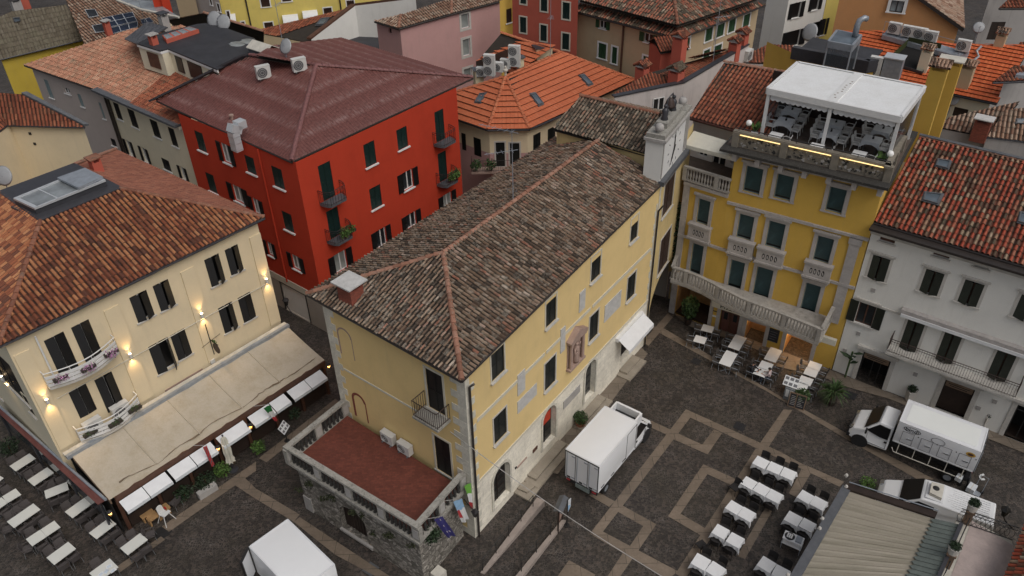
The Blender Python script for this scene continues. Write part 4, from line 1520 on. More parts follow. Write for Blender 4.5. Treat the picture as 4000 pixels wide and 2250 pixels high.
wall_lamp(WD,c9(357,130),'lit wall lamp left of the flowered balcony, near the corner')
wall_lamp(WD,(1042,1096),'lit wall lamp at the right corner of the cream house')
wall_lamp(WDl,kD(20,548),'lit wall lamp on the left side wall of the cream house',0.02)
# skylight
sq=[P(x,14.35)for x in((54,781),(137,820),(414,709),(331,668))]
sk_=thing('skylight',sum(sq,Vector())/4,'long flat grey glazed skylight on top of the orange hip roof','skylight')
m=MB()
ce=sum(sq,Vector())/4
m.extr([ce+(p-ce)*1.12-Vector((0,0,0.45))for p in sq],(0,0,0.1))
m.extr([ce+(p-ce)*1.0-Vector((0,0,0.36))for p in sq],(0,0,0.3))
m.build('kerb','lead_dark',sk_)
m=MB()
inn=[ce+(p-ce)*0.9+Vector((0,0,0.0))for p in sq]
for i in range(4):
 m.extr([sq[i],sq[(i+1)%4],inn[(i+1)%4],inn[i]],(0,0,0.12))
for f_ in(0.33,0.66):
 a,b=sq[0].lerp(sq[3],f_),sq[1].lerp(sq[2],f_)
 dd=(sq[3]-sq[0]).normalized()*0.04
 m.extr([a-dd,b-dd,b+dd,a+dd],(0,0,0.1))
m.build('frame','aluminium',sk_)
m=MB()
m.poly(*[p+Vector((0,0,0.03))for p in sq])
m.build('pane','pane_grey',sk_)
m=MB()
a,b,c,d=[sq[0].lerp(sq[3],0.62),sq[1].lerp(sq[2],0.62),sq[2].lerp(sq[3],0.08),sq[3].lerp(sq[2],0.08)]
m.extr([p+Vector((0,0,0.14))for p in(a,b,c,d)],(0,0,0.13))
m.build('hatch','zinc',sk_)
# small brick chimney
def chimney(q_,z,w_,d_,h_,yaw,label,body='brick_red',cap='tile',sink=0.5,vents=True,capm='tile_tan'):
 p=P(q_,z)
 r=thing('chimney',p,label,'chimney')
 M=Matrix.Translation(p)@Matrix.Rotation(yaw,4,'Z')
 m=MB(M)
 m.box(-w_/2,w_/2,-d_/2,d_/2,-sink,h_)
 if vents:
  for sx in(-1,1):
   for sy in(-1,1):
    m.box(sx*w_/2-(0.12 if sx>0 else 0),sx*w_/2+(0.12 if sx<0 else 0),sy*d_/2-(0.12 if sy>0 else 0),sy*d_/2+(0.12 if sy<0 else 0),h_,h_+0.25)
 m.build('stack',body,r)
 h2=h_+(0.25 if vents else 0)
 m=MB(M)
 if cap=='tile':
  e=0.14
  n=max(3,int((w_+2*e)/0.2))
  for sg in(-1,1):
   for i in range(n):
    x0=-w_/2-e+(w_+2*e)*(i+0.5)/n
    for j in range(2):
     y0=sg*(d_/2+e)*(1-j*0.5)
     y1=sg*(d_/2+e)*(0.5-j*0.5)*0.9
     z0,z1=h2+0.05+j*0.14,h2+0.2+j*0.14
     m.tube([(x0,y0,z0),(x0,y1,z1)],(0.1,0.085),8)
  m.tube([(-w_/2-e,0,h2+0.34),(w_/2+e,0,h2+0.34)],0.1,8)
  m.c=1
  m.box(-w_/2-0.05,w_/2+0.05,-d_/2-0.05,d_/2+0.05,h2-0.04,h2+0.06)
 else:
  m.box(-w_/2-0.12,w_/2+0.12,-d_/2-0.12,d_/2+0.12,h2,h2+0.07)
 m.build('cap',[capm if cap=='tile' else cap,'stone_grey'],r)
 return r
chimney(c1(745,1310),13.4,0.55,0.55,0.8,VF.yaw(),'short terracotta chimney behind the long skylight on the pinkish roof','wall_salmon','cap_brown')
# white curved balconies
def curved_balcony(root,W,s0,s1,zf,h,dep,slat,flowers,lab):
 n=10
 pts=[(s0,0.06),(s0,dep*0.45)]
 for i in range(1,n):
  x=i/n
  pts.append((s0+(s1-s0)*x,dep*(0.45+0.55*math.sin(math.pi*x))))
 pts+=[(s1,dep*0.45),(s1,0.06)]
 q=MB(W.M)
 q.prism([(a,-t)for a,t in pts],zf-0.12,zf)
 b=q.build('balcony','sill_stone',root,label=lab)
 q=MB(W.M)
 for k in range(3):
  z0=zf+0.08+k*0.24
  for(a,t),(a2,t2)in zip(pts,pts[1:]):
   q.extr([(a,-t,z0),(a2,-t2,z0),(a2,-t2,z0+0.17),(a,-t,z0+0.17)],(0,0.03,0))
 q.tube([(a,-t,zf+h)for a,t in pts],0.03,6)
 for a,t in pts[1:-1:3]:
  q.tube([(a,-t+0.03,zf),(a,-t+0.03,zf+h)],0.02,5)
 q.build('railing','white_paint',b)
 for x,mats_ in flowers:
  i=1+x*n
  k=int(i)
  a=pts[k][0]+(pts[k+1][0]-pts[k][0])*(i-k)
  t=pts[k][1]+0.1
  q=MB(W.M)
  q.rbox((a,-t,zf+0.45),0.75,0.2,0.18)
  bx=q.build('flower_box','dirt_pot',b)
  q=MB(W.M)
  q.leaves((a,-t,zf+0.6),(0.42,0.16,0.14),110,0.055,hang=0.25)
  q.c=1
  q.leaves((a,-t-0.05,zf+0.62),(0.42,0.18,0.15),130 if mats_ else 4,0.05,hang=0.35)
  q.build('flowers',['leaf_mid' if not mats_ else 'petal_white',mats_ or 'leaf_bright'],bx)
 return b
d1,d2=ops[4],ops[5]
a0,a1=WD.at(kD(470,560))[0],WD.at(kV(545,370))[0]
zf1=(d1[2]+d2[2])/2-0.75
zf1=WD.at(kV(545,380))[1]-0.2
curved_balcony(rest,WD,d1[0]-0.75,d2[1]+0.7,min(d1[2],d2[2])-0.02,0.95,0.95,None,[(0.16,'petal_pink'),(0.5,'petal_pink'),(0.86,'petal_pink')],None)
d3,d4=ops[10],ops[11]
curved_balcony(rest,WD,d3[0]-0.5,d4[1]+0.65,3.95,0.95,0.95,None,[(0.14,None),(0.5,None),(0.86,None)],None)
for k,(x,lb)in enumerate(((d3[0]+0.35,'white air conditioner on the lower balcony of the cream house, left unit'),(d4[0]+0.55,'white air conditioner on the lower balcony of the cream house, right unit'))):
 ac_unit(WD.pt(x,0.32,3.96),WD.yaw(),lb,'air conditioners on the lower balcony',0.95,0.8,0.36)
 # round hanging sign on its iron pole
s_,z_=WD.at(kW(345,480),0.3)
sg=thing('hanging_sign',WD.pt(s_,0.1,z_-0.6),'round pinkish sign on a black scrolled bracket on the cream wall','sign')
m=MB(WD.M)
m.tube([(s_-0.15,-0.08,4.3),(s_-0.15,-0.08,z_+1.6)],0.03,6)
m.tube([(s_-0.15,-0.08,z_+0.45),(s_-0.15,-0.95,z_+0.45)],0.025,6)
m.tube([(s_-0.75,-0.1,z_+0.2),(s_+0.55,-0.1,z_+0.45)],0.015,5)
m.build('bracket','iron_black',sg)
m=MB(WD.M)
n=18
m.extr([(s_-0.17,-0.6+0.33*math.cos(2*math.pi*k/n),z_+0.02+0.36*math.sin(2*math.pi*k/n))for k in range(n)],(0.06,0,0))
m.c=1
m.extr([(s_-0.105,-0.6+0.25*math.cos(2*math.pi*k/n),z_+0.02+0.28*math.sin(2*math.pi*k/n))for k in range(n)],(0.01,0,0))
m.build('disc',['iron_rust','stone_pink'],sg)
m=MB(WD.M)
m.leaves((s_-0.14,-0.5,z_+0.48),(0.08,0.3,0.12),60,0.05)
m.build('garland','leaf_mid',sg)
sb=WD.at(kW(307,625))
m=MB(WD.M)
m.wbox(sb[0]-0.14,sb[0]+0.14,0,0.14,sb[1]-0.14,sb[1]+0.14)
m.build('junction_box','plastic_white',rest)
# veranda in front of it
ver=thing('veranda',VP(6.8,1.7,0),'long restaurant veranda with a stained cream canvas roof and dark wooden posts','veranda')
S0,S1=-0.28,13.9
m=MB()
cols=40
prev=None
for i in range(cols):
 a,b=S0+(S1-S0)*i/cols,S0+(S1-S0)*(i+1)/cols
 for j in range(6):
  def pt_(s,f):
   sag=-0.06*math.sin(math.pi*f)-0.035*(1-abs(math.sin(math.pi*(s-S0)/2.83)))*0
   return VP(s,3.45*(1-f),3.72-0.9*f+sag+0.05*abs(math.sin(math.pi*(s-S0)/2.83))**6*-1)
  m.add([pt_(a,j/6),pt_(b,j/6),pt_(b,(j+1)/6),pt_(a,(j+1)/6)],[(0,1,2,3)],[[(a,j/6*3.5),(b,j/6*3.5),(b,(j+1)/6*3.5),(a,(j+1)/6*3.5)]])
cv=m.build('canvas_roof','awning_cream',ver,smooth=True)
# sagging fold along the front edge, with the dirt line that collects in it
m=MB()
random.seed(3)
pp=[]
for i in range(90):
 s=0.6+13.0*i/89
 pp.append((s,0.42+0.30*noise.noise((s*0.55,0,0))+0.07*noise.noise((s*4,3,0)),0.005+0.07*max(0,noise.noise((s*0.9,5,0))+0.25)))
for(s,ac,wd),(s2,ac2,wd2)in zip(pp,pp[1:]):
 z1,z2=2.82+0.9*ac/3.45+0.012,2.82+0.9*ac2/3.45+0.012
 m.extr([VP(s,ac-wd,z1),VP(s2,ac2-wd2,z2),VP(s2,ac2+wd2,z2),VP(s,ac+wd,z1)],(0,0,0.012))
m.build('dirt_fold','grime',cv)
for k in range(4):
 m=MB()
 s=S0+2.75*(k+1)+0.1
 m.tube([VP(s,3.4-3.1*i/8,3.72-0.9*(3.1*i/8)/3.45+0.0-0.05*math.sin(math.pi*i/8))for i in range(9)],0.035,6)
 m.build('batten','awning_cream',cv)
m=MB(VF.M)
m.wbox(S0-0.25,S1+0.1,-3.95,-3.6,3.72,3.84)
m.c=1
m.wbox(S0-0.25,S1+0.1,-3.6,-3.4,3.66,3.9)
m.build('gutter_box',['stone_pale','zinc'],ver)
m=MB(VF.M)
m.wbox(S0+0.25,S1,-0.1,0.04,2.42,2.79)
m.build('fascia','wood_brown',ver)
m=MB()
m.extr([VP(S0-0.02,3.4,3.64),VP(S0-0.02,0.0,2.76),VP(S0-0.02,0.0,2.5),VP(S0-0.02,3.4,3.38)],VF.d*0.08)
m.build('side_beam','wood_old',ver)
for k in range(8):
 m=MB(VF.M)
 s=0.05+13.7*k/7
 m.wbox(s-0.09,s+0.09,-0.16,0.02,0,2.45)
 m.build('post','wood_brown',ver)
for k in range(7):
 m=MB(VF.M)
 s=0.05+13.7*k/7
 m.wbox(s+0.15,s+1.8,-0.1,-0.06,0.15,1.0)
 m.c=1
 m.wbox(s+0.15,s+1.8,-0.1,-0.07,1.0,2.4)
 m.build('glazing',['wood_dark','pane_black'],ver)
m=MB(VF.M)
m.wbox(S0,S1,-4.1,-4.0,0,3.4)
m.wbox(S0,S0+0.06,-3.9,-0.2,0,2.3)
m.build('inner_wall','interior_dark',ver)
# small white awnings under the fascia
aws=[(kL(1245,730),kL(1475,570)),(kL(1482,565),kL(1710,415)),(c9(1275,685),c9(1435,572)),(c9(1440,568),c9(1595,460)),(c9(1630,415),c9(1835,280)),(kW(650,1185),kW(850,1065)),(kW(857,1060),kW(990,955)),(kW(1018,930),kW(1180,825)),(kW(1184,822),kW(1330,720))]
VO=VF.off(0.12)
for k,(l_,r__)in enumerate(aws):
 a,b=VO.at(l_)[0],VO.at(r__)[0]
 m=MB(VF.M)
 m.extr([(a,-0.1,2.42),(b,-0.1,2.42),(b,-0.78,2.14),(a,-0.78,2.14)],(0,0,0.02))
 m.c=1
 m.extr([(a,-0.79,2.15),(b,-0.79,2.15),(b,-0.81,1.98),(a,-0.81,1.98)],(0,0.012,0))
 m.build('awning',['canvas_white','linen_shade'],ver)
 # maroon side canopy
sc_=thing('side_canopy',P(c9(400,600),2.6)*1.0,'narrow maroon metal canopy along the left side of the cream house','canopy')
a,b,c,d=P(c9(-60,175),2.75),P(c9(740,915),2.62),P(c9(800,878),2.85),P(c9(-60,120),3.0)
m=MB()
m.extr([a,b,c,d],(0,0,0.05))
m.build('sheet','sheet_maroon',sc_)
m=MB()
m.tube([c+Vector((0,0,0.05)),d+Vector((0,0,0.05))],0.08,8)
m.build('gutter','zinc',sc_)
m=MB()
for f in(0.02,0.35,0.7,0.98):
 p=a.lerp(b,f)
 m.tube([(p.x+0.1,p.y+0.1,0),(p.x+0.1,p.y+0.1,2.65)],0.06,6)
m.build('post','lead_dark',sc_)
m=MB()
m.extr([a+Vector((0.15,0.12,-0.2)),b+Vector((0.15,0.12,-0.2)),Vector((b.x+0.15,b.y+0.12,1.0)),Vector((a.x+0.15,a.y+0.12,1.0))],(0.02,0.02,0))
m.build('side_sheet','smoked_sheet',sc_)
# lanterns with lit bulbs
def lantern(q_,z,label,en=16):
 p=P(q_,z)
 r=thing('lantern',p,label,'lantern','lit lanterns on the veranda')
 m=MB(Matrix.Translation(p))
 m.lathe([(0.07,-0.16),(0.13,0.1)],(0,0,0),6)
 m.lathe([(0.16,0.1),(0.03,0.2)],(0,0,0),6)
 m.f=m.f
 m.build('cage','glass_amber',r)
 m=MB(Matrix.Translation(p))
 m.lathe([(0.17,0.1),(0.12,0.16),(0.03,0.22)],(0,0,0),6)
 m.build('cap','iron_black',r)
 m=MB(Matrix.Translation(p))
 m.ball((0,0,-0.02),0.055,8)
 m.build('bulb','lamp_bulb',r)
 ld=bpy.data.lights.new('bulb_light','POINT')
 ld.energy=en
 ld.color=(1.0,0.55,0.22)
 ld.shadow_soft_size=0.06
 o=bpy.data.objects.new('bulb_light',ld)
 COL.objects.link(o)
 o.parent=r
 o.location=(0,0,-0.02)
t=NT('glass_amber')
t.b.inputs['Transmission Weight'].default_value=1.0
t.fin((0.9,0.7,0.4),0.1)
lantern(kL(1132,803),2.3,'lit lantern at the near left corner of the veranda')
lantern(c9(1645,485),2.2,'lit lantern behind the folded beige parasol')
lantern(kW(668,1245),2.2,'lit lantern between white awnings in the middle of the veranda')
lantern(kW(1410,675),2.3,'lit lantern at the far right corner of the veranda')
lantern(c9(1888,320),2.2,'lit lantern between two white awnings left of the menu stand')
# red house
red=thing('red_house',Vector((-14,53,0)),'tall bright red house with a maroon sheet hip roof and dark green shutters','house')
rC,rL,rR=P((1138,628),13.5),P((612,390),13.5),P((1846,302),13.5)
rB=P((1331,147),13.5)
rA=P((1235,256),16.2)
rM=P((1000,214),16.0)
rLt=P((975,215),15.9)
rLb=P((1060,178),13.6)
rLb=Pd((1060,178),rA,(rR-rA).cross(rB-rA))
rLt2=Pd((1000,216),rA,(rR-rA).cross(rB-rA))
roof(red,[[rC,rR,rA],[rL,rC,rA,rLt],[rR,rB,rLb,rLt2,rA]],'sheet_maroon',caps=[(rA,rC),(rA,rR),(rA,rLt)],eaves=[(rC,rR),(rL,rC)],cap_mat='cap_maroon',pitch=0.24,course=0.5,amp=0.03,flat=True,jit=0.0,lift=0.006,capr=0.16)
m=MB()
m.extr([rL+Vector((0,0,0.02)),rLt+Vector((0,0,0.02)),rLt+Vector((-0.5,-0.35,0.02)),rL+Vector((-0.4,-0.45,0.02))],(0,0,0.14))
m.build('verge','lead_dark',red)
wc=P((1155,640),13.35)
wr=P((1783,352),13.25)
wl=P((696,447),13.35)
WR1=Wall(wc,wr)
WR2=Wall(wl,wc)
sG=dict(sh='shutter_green',fr='white_paint',gl='pane_dark',sill='white_paint',sillw=0.12)
nosill=dict(sill=None,kind='door')
ro=wallset(red,WR1,2.9,13.45,'wall_red',[(k3(465,290),k3(600,510),'shut',nosill),(k3(808,130),k3(912,262),'shut'),(c2(1058,985),c2(1150,1100),'shut'),(c2(1345,850),c2(1428,1045),'shut',nosill),(k3(528,635),k3(648,795),'shut',nosill),(k3(853,465),k3(955,578),'shut'),(c2(1103,1310),c2(1190,1405),'open',dict(sh='shutter_black')),(c2(1370,1165),c2(1447,1345),'shut',nosill),(k3(585,965),k3(693,1050),'open',dict(sh='shutter_black',gl='curtain_grey')),(c6(903,300),c6(990,390),'open',dict(sh='shutter_black')),(c6(1133,180),c6(1212,245),'open',dict(sh='shutter_black')),(c6(1408,30),c6(1478,85),'open',dict(sh='shutter_black',gl='curtain_grey'))],**sG)
wallset(red,WR2,2.9,13.45,'wall_red',[(k3(110,280),k3(222,470),'shut'),(c1(1462,980),c1(1565,1155),'shut'),(c1(1658,1070),c1(1755,1245),'open',dict(sh='shutter_black',gl='curtain_grey')),(c1(1840,1165),c1(1940,1325),'shut'),(k3(190,620),k3(292,795),'shut'),(c1(1545,1295),c1(1645,1465),'shut'),(k3(-35,520),k3(45,665),'open',dict(sh='shutter_black',gl='curtain_grey')),(c1(1745,1385),c1(1850,1545),'open',dict(sh='shutter_black',gl='curtain_grey')),(k3(262,945),k3(345,1085),'open',dict(sh='shutter_black',gl='curtain_grey')),(k3(75,850),k3(140,975),'open',dict(sh='shutter_black',gl='curtain_grey'))],**sG)
m=MB()
facade(m,WR1,0,2.9,[])
m.build('wall','wall_ground_floor',red)
gd=WR2.rect(crop(1100,1200,2.415)(120,-60),crop(1100,1200,2.415)(345,215))
wallset(red,WR2,0,2.9,'wall_ground_floor',[],extra=[(WR2.L-4.6,WR2.L-1.9,0.05,2.45)])
m=MB(WR2.M)
m.wbox(WR2.L-4.6,WR2.L-1.9,-0.14,-0.1,0.05,2.45)
m.c=1
m.wbox(WR2.L-4.7,WR2.L-4.6,-0.05,0.03,0.05,2.5)
m.wbox(WR2.L-1.9,WR2.L-1.8,-0.05,0.03,0.05,2.5)
m.wbox(WR2.L-4.7,WR2.L-1.8,-0.05,0.03,2.5,2.6)
m.build('garage_door',['wall_white','iron_black'],red)
m=MB(WR2.M)
m.wbox(0,WR2.L+0.04,0,0.05,2.6,3.15)
m.M=WR1.M
m.wbox(0,WR1.L,0,0.05,2.6,3.15)
m.build('base_band','cream_paint',red)
m=MB(WR2.M)
m.tube([(3.85+WR2.L*0.4,-0.08,3),(3.85+WR2.L*0.4,-0.08,13.3)],0.06,6)
m.build('downpipe','wall_red',red)
# rounded iron balconies
def iron_balcony(root,W,o,plant=None,lab=None):
 a,b,z=o[0]-0.35,o[1]+0.45,o[2]+0.02
 n=12
 pts=[]
 for i in range(n+1):
  th=math.pi*i/n
  pts.append(((a+b)/2-(b-a)/2*math.cos(th)*(1.0 if True else 1),0.02+0.85*min(1.0,1.5*math.sin(th))))
 q=MB(W.M)
 q.prism([(x,-t)for x,t in pts],z-0.16,z)
 bo=q.build('balcony','lead_grey',root,label=lab)
 q=MB(W.M)
 P3=[(x,-t,z)for x,t in pts]
 railing(q,P3,0.95,0.13,0.011,0.024,mid=0.8)
 q.build('railing','iron_black',bo)
 if plant:
  for x,n_,rad in plant:
   q=MB(W.M)
   q.rbox((a+(b-a)*x,-0.72,z+0.3),0.6,0.2,0.2)
   bx=q.build('planter','dirt_pot',bo)
   q=MB(W.M)
   q.leaves((a+(b-a)*x,-0.78,z+0.7),rad,n_,0.07,hang=0.3)
   q.build('foliage','leaf_bright',bx)
for k,pl in((0,None),(3,None),(4,[(0.6,420,(0.55,0.25,0.35)),(0.93,120,(0.2,0.2,0.25))]),(7,[(0.55,300,(0.4,0.25,0.35)),(0.88,260,(0.32,0.25,0.4))])):
 iron_balcony(red,WR1,ro[k],pl)
 # kitchen duct
ds,dz=WR2.at(c1(1790,1100),0.45)
du=thing('exhaust_duct',WR2.pt(ds,0.5,dz-0.8),'shiny steel exhaust duct bent over the gutter of the red house','duct')
m=MB(WR2.M)
m.rbox((ds,-0.5,dz+0.35),0.6,0.5,1.3)
m.rbox((ds,-0.35,dz+1.15),0.6,0.75,0.5,rx=-0.5)
m.rbox((ds,0.1,dz+1.3),0.6,0.6,0.5)
m.c=1
for k in range(3):
 m.rbox((ds,-0.5,dz-0.2+k*0.45),0.63,0.53,0.04)
m.build('duct_body',['aluminium','steel'],du)
# things on the red roof
def on_plane(q_,a,b,c):
 n=(b-a).cross(c-a)
 return Pd(q_,a,n)
for q_,lb in((c2(65,600),'white air conditioner on the maroon roof, farther from its ridge'),(c2(335,545),'white air conditioner on the maroon roof, next to its ridge')):
 p=on_plane(q_,rL,rC,rA)
 ac_unit(p+Vector((0,0,0.05)),WR1.yaw()-0.35,lb,'air conditioners on the maroon roof',0.95,0.85,0.4)
p=on_plane(c1(1752,900),rL,rC,rA)
m=MB(Matrix.Translation(p))
m.lathe([(0.1,-0.1),(0.1,0.25),(0.16,0.25),(0.16,0.33),(0.03,0.36)],(0,0,0),10)
m.build('roof_vent','stone_pink',label='small white capped vent pipe on the maroon roof slope',cat='vent')
def dish(q_,p,label,yaw=R(200),r=0.5,mast=1.2,tilt=0.5):
 o=thing('satellite_dish',p,label,'satellite dish')
 M=Matrix.Translation(p)
 m=MB(M)
 m.tube([(0,0,-0.3),(0,0,mast)],0.03,6)
 m.build('mast','zinc',o)
 D=M@Matrix.Translation((0,0,mast))@Matrix.Rotation(yaw,4,'Z')@Matrix.Rotation(-tilt,4,'Y')@Matrix.Rotation(R(90),4,'Y')
 m=MB(D)
 m.lathe([(r*k/5,-0.16*r*(k/5)**2)for k in range(1,6)],(0,0,0),16)
 m.build('reflector','dish_grey',o,smooth=True)
 m=MB(D)
 m.tube([(r*0.9,0,0.3*r),(0.1,0,0.95*r)],0.015,5)
 m.ball((0.05,0,0.95*r),0.05,6)
 m.build('feed_arm','grey_plastic',o)
 return o
def aerial(p,h,label,arms=((0.95,0.7),(0.75,0.9)),yaw=0.6,sag=0):
 o=thing('tv_aerial',p,label,'aerial')
 m=MB(Matrix.Translation(p))
 m.tube([(0,0,-0.2),(0,0,h)],(0.028,0.018),6)
 m.build('mast','zinc',o)
 for k,(f,ln)in enumerate(arms):
  m=MB(Matrix.Translation(p+Vector((0,0,h*f)))@Matrix.Rotation(yaw+k*0.8,4,'Z'))
  m.tube([(-ln*0.2,0,0),(ln,0,0)],0.015,5)
  for j in range(6):
   x=ln*(j/5.5)
   w_=0.28-0.025*j
   m.tube([(x,-w_,0),(x,w_,0)],0.009,4)
  m.build('antenna','zinc',o)
 return o
dish(None,rA.lerp(rLt,0.42)+Vector((0,0,0.05)),'round satellite dish on the ridge of the maroon roof',R(235),0.55,1.0)
aerial(rA.lerp(rLt,0.44)+Vector((0,0,0)),5.0,'tall thin aerial mast on the ridge of the maroon roof')
p=P(c2(60,390),15.6)
sh=thing('roof_hatch',p,'small metal roof hatch with yellow panels behind the maroon ridge','hatch')
m=MB(Matrix.Translation(p)@Matrix.Rotation(WR2.yaw(),4,'Z'))
m.prism([(-1.0,-0.6),(1.0,-0.6),(1.0,0.6),(-1.0,0.6)],-0.3,0.25)
m.build('kerb','lead_grey',sh)
m=MB(Matrix.Translation(p)@Matrix.Rotation(WR2.yaw(),4,'Z'))
m.extr([(-1.1,-0.7,0.25),(1.1,-0.7,0.25),(1.1,0.0,0.65),(-1.1,0.0,0.65)],(0,0,0.05))
m.extr([(-1.1,0.7,0.25),(1.1,0.7,0.25),(1.1,0.0,0.65),(-1.1,0.0,0.65)],(0,0,0.05))
m.build('lid','stone_pale',sh)
# cream and lilac house left of the red one
ih=thing('cream_green_shutter_house',Vector((-31,62,0)),'cream and lilac house with patched orange tiles and a black flat roof extension','house')
i0,i1,i2=P((95,252),12.1),P((385,352),12.1),P((700,490),12.1)
nn_=(i2-i1).normalized()
back=Vector((nn_.y,-nn_.x,0))
if back.y<0:
 back=-back
j0=P((523,111),14.9)
j2=i2+back*7.5+Vector((0,0,2.8))
j1=i1+back*8.2+Vector((0,0,2.8))
j0=Pd((523,111),i0,(i1-i0).cross(j1-i0))
roof(ih,[[i1,i2,j2,j1],[i0,i1,j1,j0]],'tile_salmon',eaves=[(i0,i1)],pitch=0.24,course=0.42,amp=0.05,flat=True,jit=0.006)
# redder patch of newer tiles
m_=[i1.lerp(i2,0.42),i2,i2.lerp(j2,0.72),i1.lerp(i2,0.42).lerp(j1.lerp(j2,0.42),0.72)]
roof(ih,[[p+Vector((0,0,0.05))for p in m_]],'tile_red',name='roof',pitch=0.24,course=0.42,amp=0.05,flat=True,jit=0.006)
ow=back*0.35
WI=Wall(i1+ow,i2+ow)
WIl=Wall(i0+ow+nn_*0.3,i1+ow)
sI=dict(sh='shutter_black',fr='white_paint',gl='pane_dark',sill='white_paint')
wallset(ih,WI,0,12.0,'wall_cream_pale',[(k5(75,90),k5(158,235),'shut'),(k5(183,138),k5(278,298),'shut'),(k5(352,218),k5(448,375),'shut'),(k5(490,278),k5(577,440),'shut'),(k5(170,375),k5(240,505),'open',dict(gl='curtain_grey')),(k5(287,430),k5(355,555),'open',dict(gl='curtain_grey')),(k5(440,510),k5(525,625),'shut'),(k5(580,575),k5(640,685),'open',dict(gl='curtain_grey'))],**sI)
m=MB(WI.M)
m.wbox(-0.3,WI.L,-0.02,0.42,11.75,12.0)
m.wbox(-0.3,WI.L,-0.02,0.2,11.5,11.75)
m.c=1
m.wbox(-0.4,WI.L,0.0,0.75,12.02,12.2)
m.build('cornice',['cream_paint','lead_grey'],ih)
wallset(ih,WIl,0,12.0,'wall_lilac',[(c1(325,595),c1(410,745),'shut',dict(sh='teal_frame')),(c1(475,655),c1(535,715),'glass'),(c1(580,705),c1(640,810),'shut',dict(sh='teal_frame')),(c1(740,770),c1(800,900),'shut',dict(sh='teal_frame')),(c1(830,1040),c1(885,1110),'shut')],**sI)
m=MB(WI.M)
for x in(0.05,0.45):
 m.tube([(x,-0.1,2),(x,-0.1,11.8)],0.09,6)
m.build('downpipe','gutter_brown',ih)
# black flat roofed extension
fz=15.3
fq=[P(c1(*x),fz)for x in((1030,335),(1210,392),(1268,376),(1640,532),(1930,395),(1925,300),(1600,180),(1490,190),(1250,250))]
m=MB()
m.extr(fq,(0,0,0.1))
fl=m.build('flat_roof','bitumen',ih)
m=MB()
for a,b in zip(fq[:4],fq[1:4]):
 d=Vector((0,0,-1.9))
 m.poly(a+back*0.1,b+back*0.1,b+back*0.1+d,a+back*0.1+d)
m.build('dormer_wall','wall_cream_pale',ih)
m=MB()
for a,b in zip(fq[:4],fq[1:4]):
 m.extr([a,b,b-Vector((0,0,0.18)),a-Vector((0,0,0.18))],back*0.08)
m.build('fascia','white_paint',fl)
a,b=fq[2],fq[3]
for f0,f1 in((0.1,0.24),(0.36,0.64),(0.8,0.98)):
 m=MB()
 m.extr([a.lerp(b,f0)+back*0.04-Vector((0,0,0.3)),a.lerp(b,f1)+back*0.04-Vector((0,0,0.3)),a.lerp(b,f1)+back*0.04-Vector((0,0,1.5)),a.lerp(b,f0)+back*0.04-Vector((0,0,1.5))],back*0.05)
 m.build('window','pane_black',ih)
a,b=fq[0],fq[1]
m=MB()
m.extr([a.lerp(b,0.35)+back*0.02-Vector((0,0,0.35)),a.lerp(b,0.8)+back*0.02-Vector((0,0,0.35)),a.lerp(b,0.8)+back*0.02-Vector((0,0,1.5)),a.lerp(b,0.35)+back*0.02-Vector((0,0,1.5))],back*0.05)
m.build('window','wood_brown',ih)
# black pitched piece at the left and light strip of skylights
m=MB()
m.extr([P(c1(940,300),14.6),P(c1(1035,338),15.35),P(c1(1270,212),15.5),P(c1(1115,170),15.2)],(0,0,0.08))
m.build('metal_roof','seam_lead',ih)
lq=[P(c1(*x),fz+0.35)for x in((1225,272),(1255,305),(1500,225),(1430,205))]
m=MB()
m.extr([p-Vector((0,0,0.25))for p in lq],(0,0,0.3))
lb_=m.build('skylight','wall_salmon',ih)
for k in range(4):
 m=MB()
 f0,f1=k/4+0.03,(k+1)/4-0.03
 A,B=lq[0].lerp(lq[3],f0),lq[0].lerp(lq[3],f1)
 C_,D_=lq[1].lerp(lq[2],f1),lq[1].lerp(lq[2],f0)
 m.extr([A.lerp(D_,0.1),B.lerp(C_,0.1),C_.lerp(B,0.1),D_.lerp(A,0.1)],(0,0,0.08))
 m.build('pane','pane_grey',lb_)
 # puddles on the flat roof
for k,(x,y,rx_,ry_)in enumerate(((1790,332,60,20),(1870,312,55,20))):
 m=MB()
 m.extr([P(c1(x+rx_*math.cos(t_*math.pi/9)*(1+0.15*math.sin(3*t_)),y+ry_*math.sin(t_*math.pi/9)),fz+0.112)for t_ in range(18)],(0,0,0.004))
 m.build('puddle','pane_grey',fl)
chimney(c1(1165,335),fz+0.1,0.5,0.5,0.5,WI.yaw(),'small red chimney on the black flat roof','wall_salmon','stone_grey',0.1)
chimney(c1(1245,190),fz,0.6,0.6,0.7,WI.yaw(),'grey chimney behind the black metal roof piece','wall_greyed','lead_dark',0.8)
dish(None,P(c1(1620,195),fz),'left one of two grey satellite dishes behind the black flat roof',R(250),0.7,0.5,0.45)
dish(None,P(c1(1690,215),fz),'right one of two grey satellite dishes behind the black flat roof',R(250),0.65,0.5,0.45)
kF=crop(2550,1100,1.4886)
def ov(x,y):
 return(x*1.55280,y*1.55280)
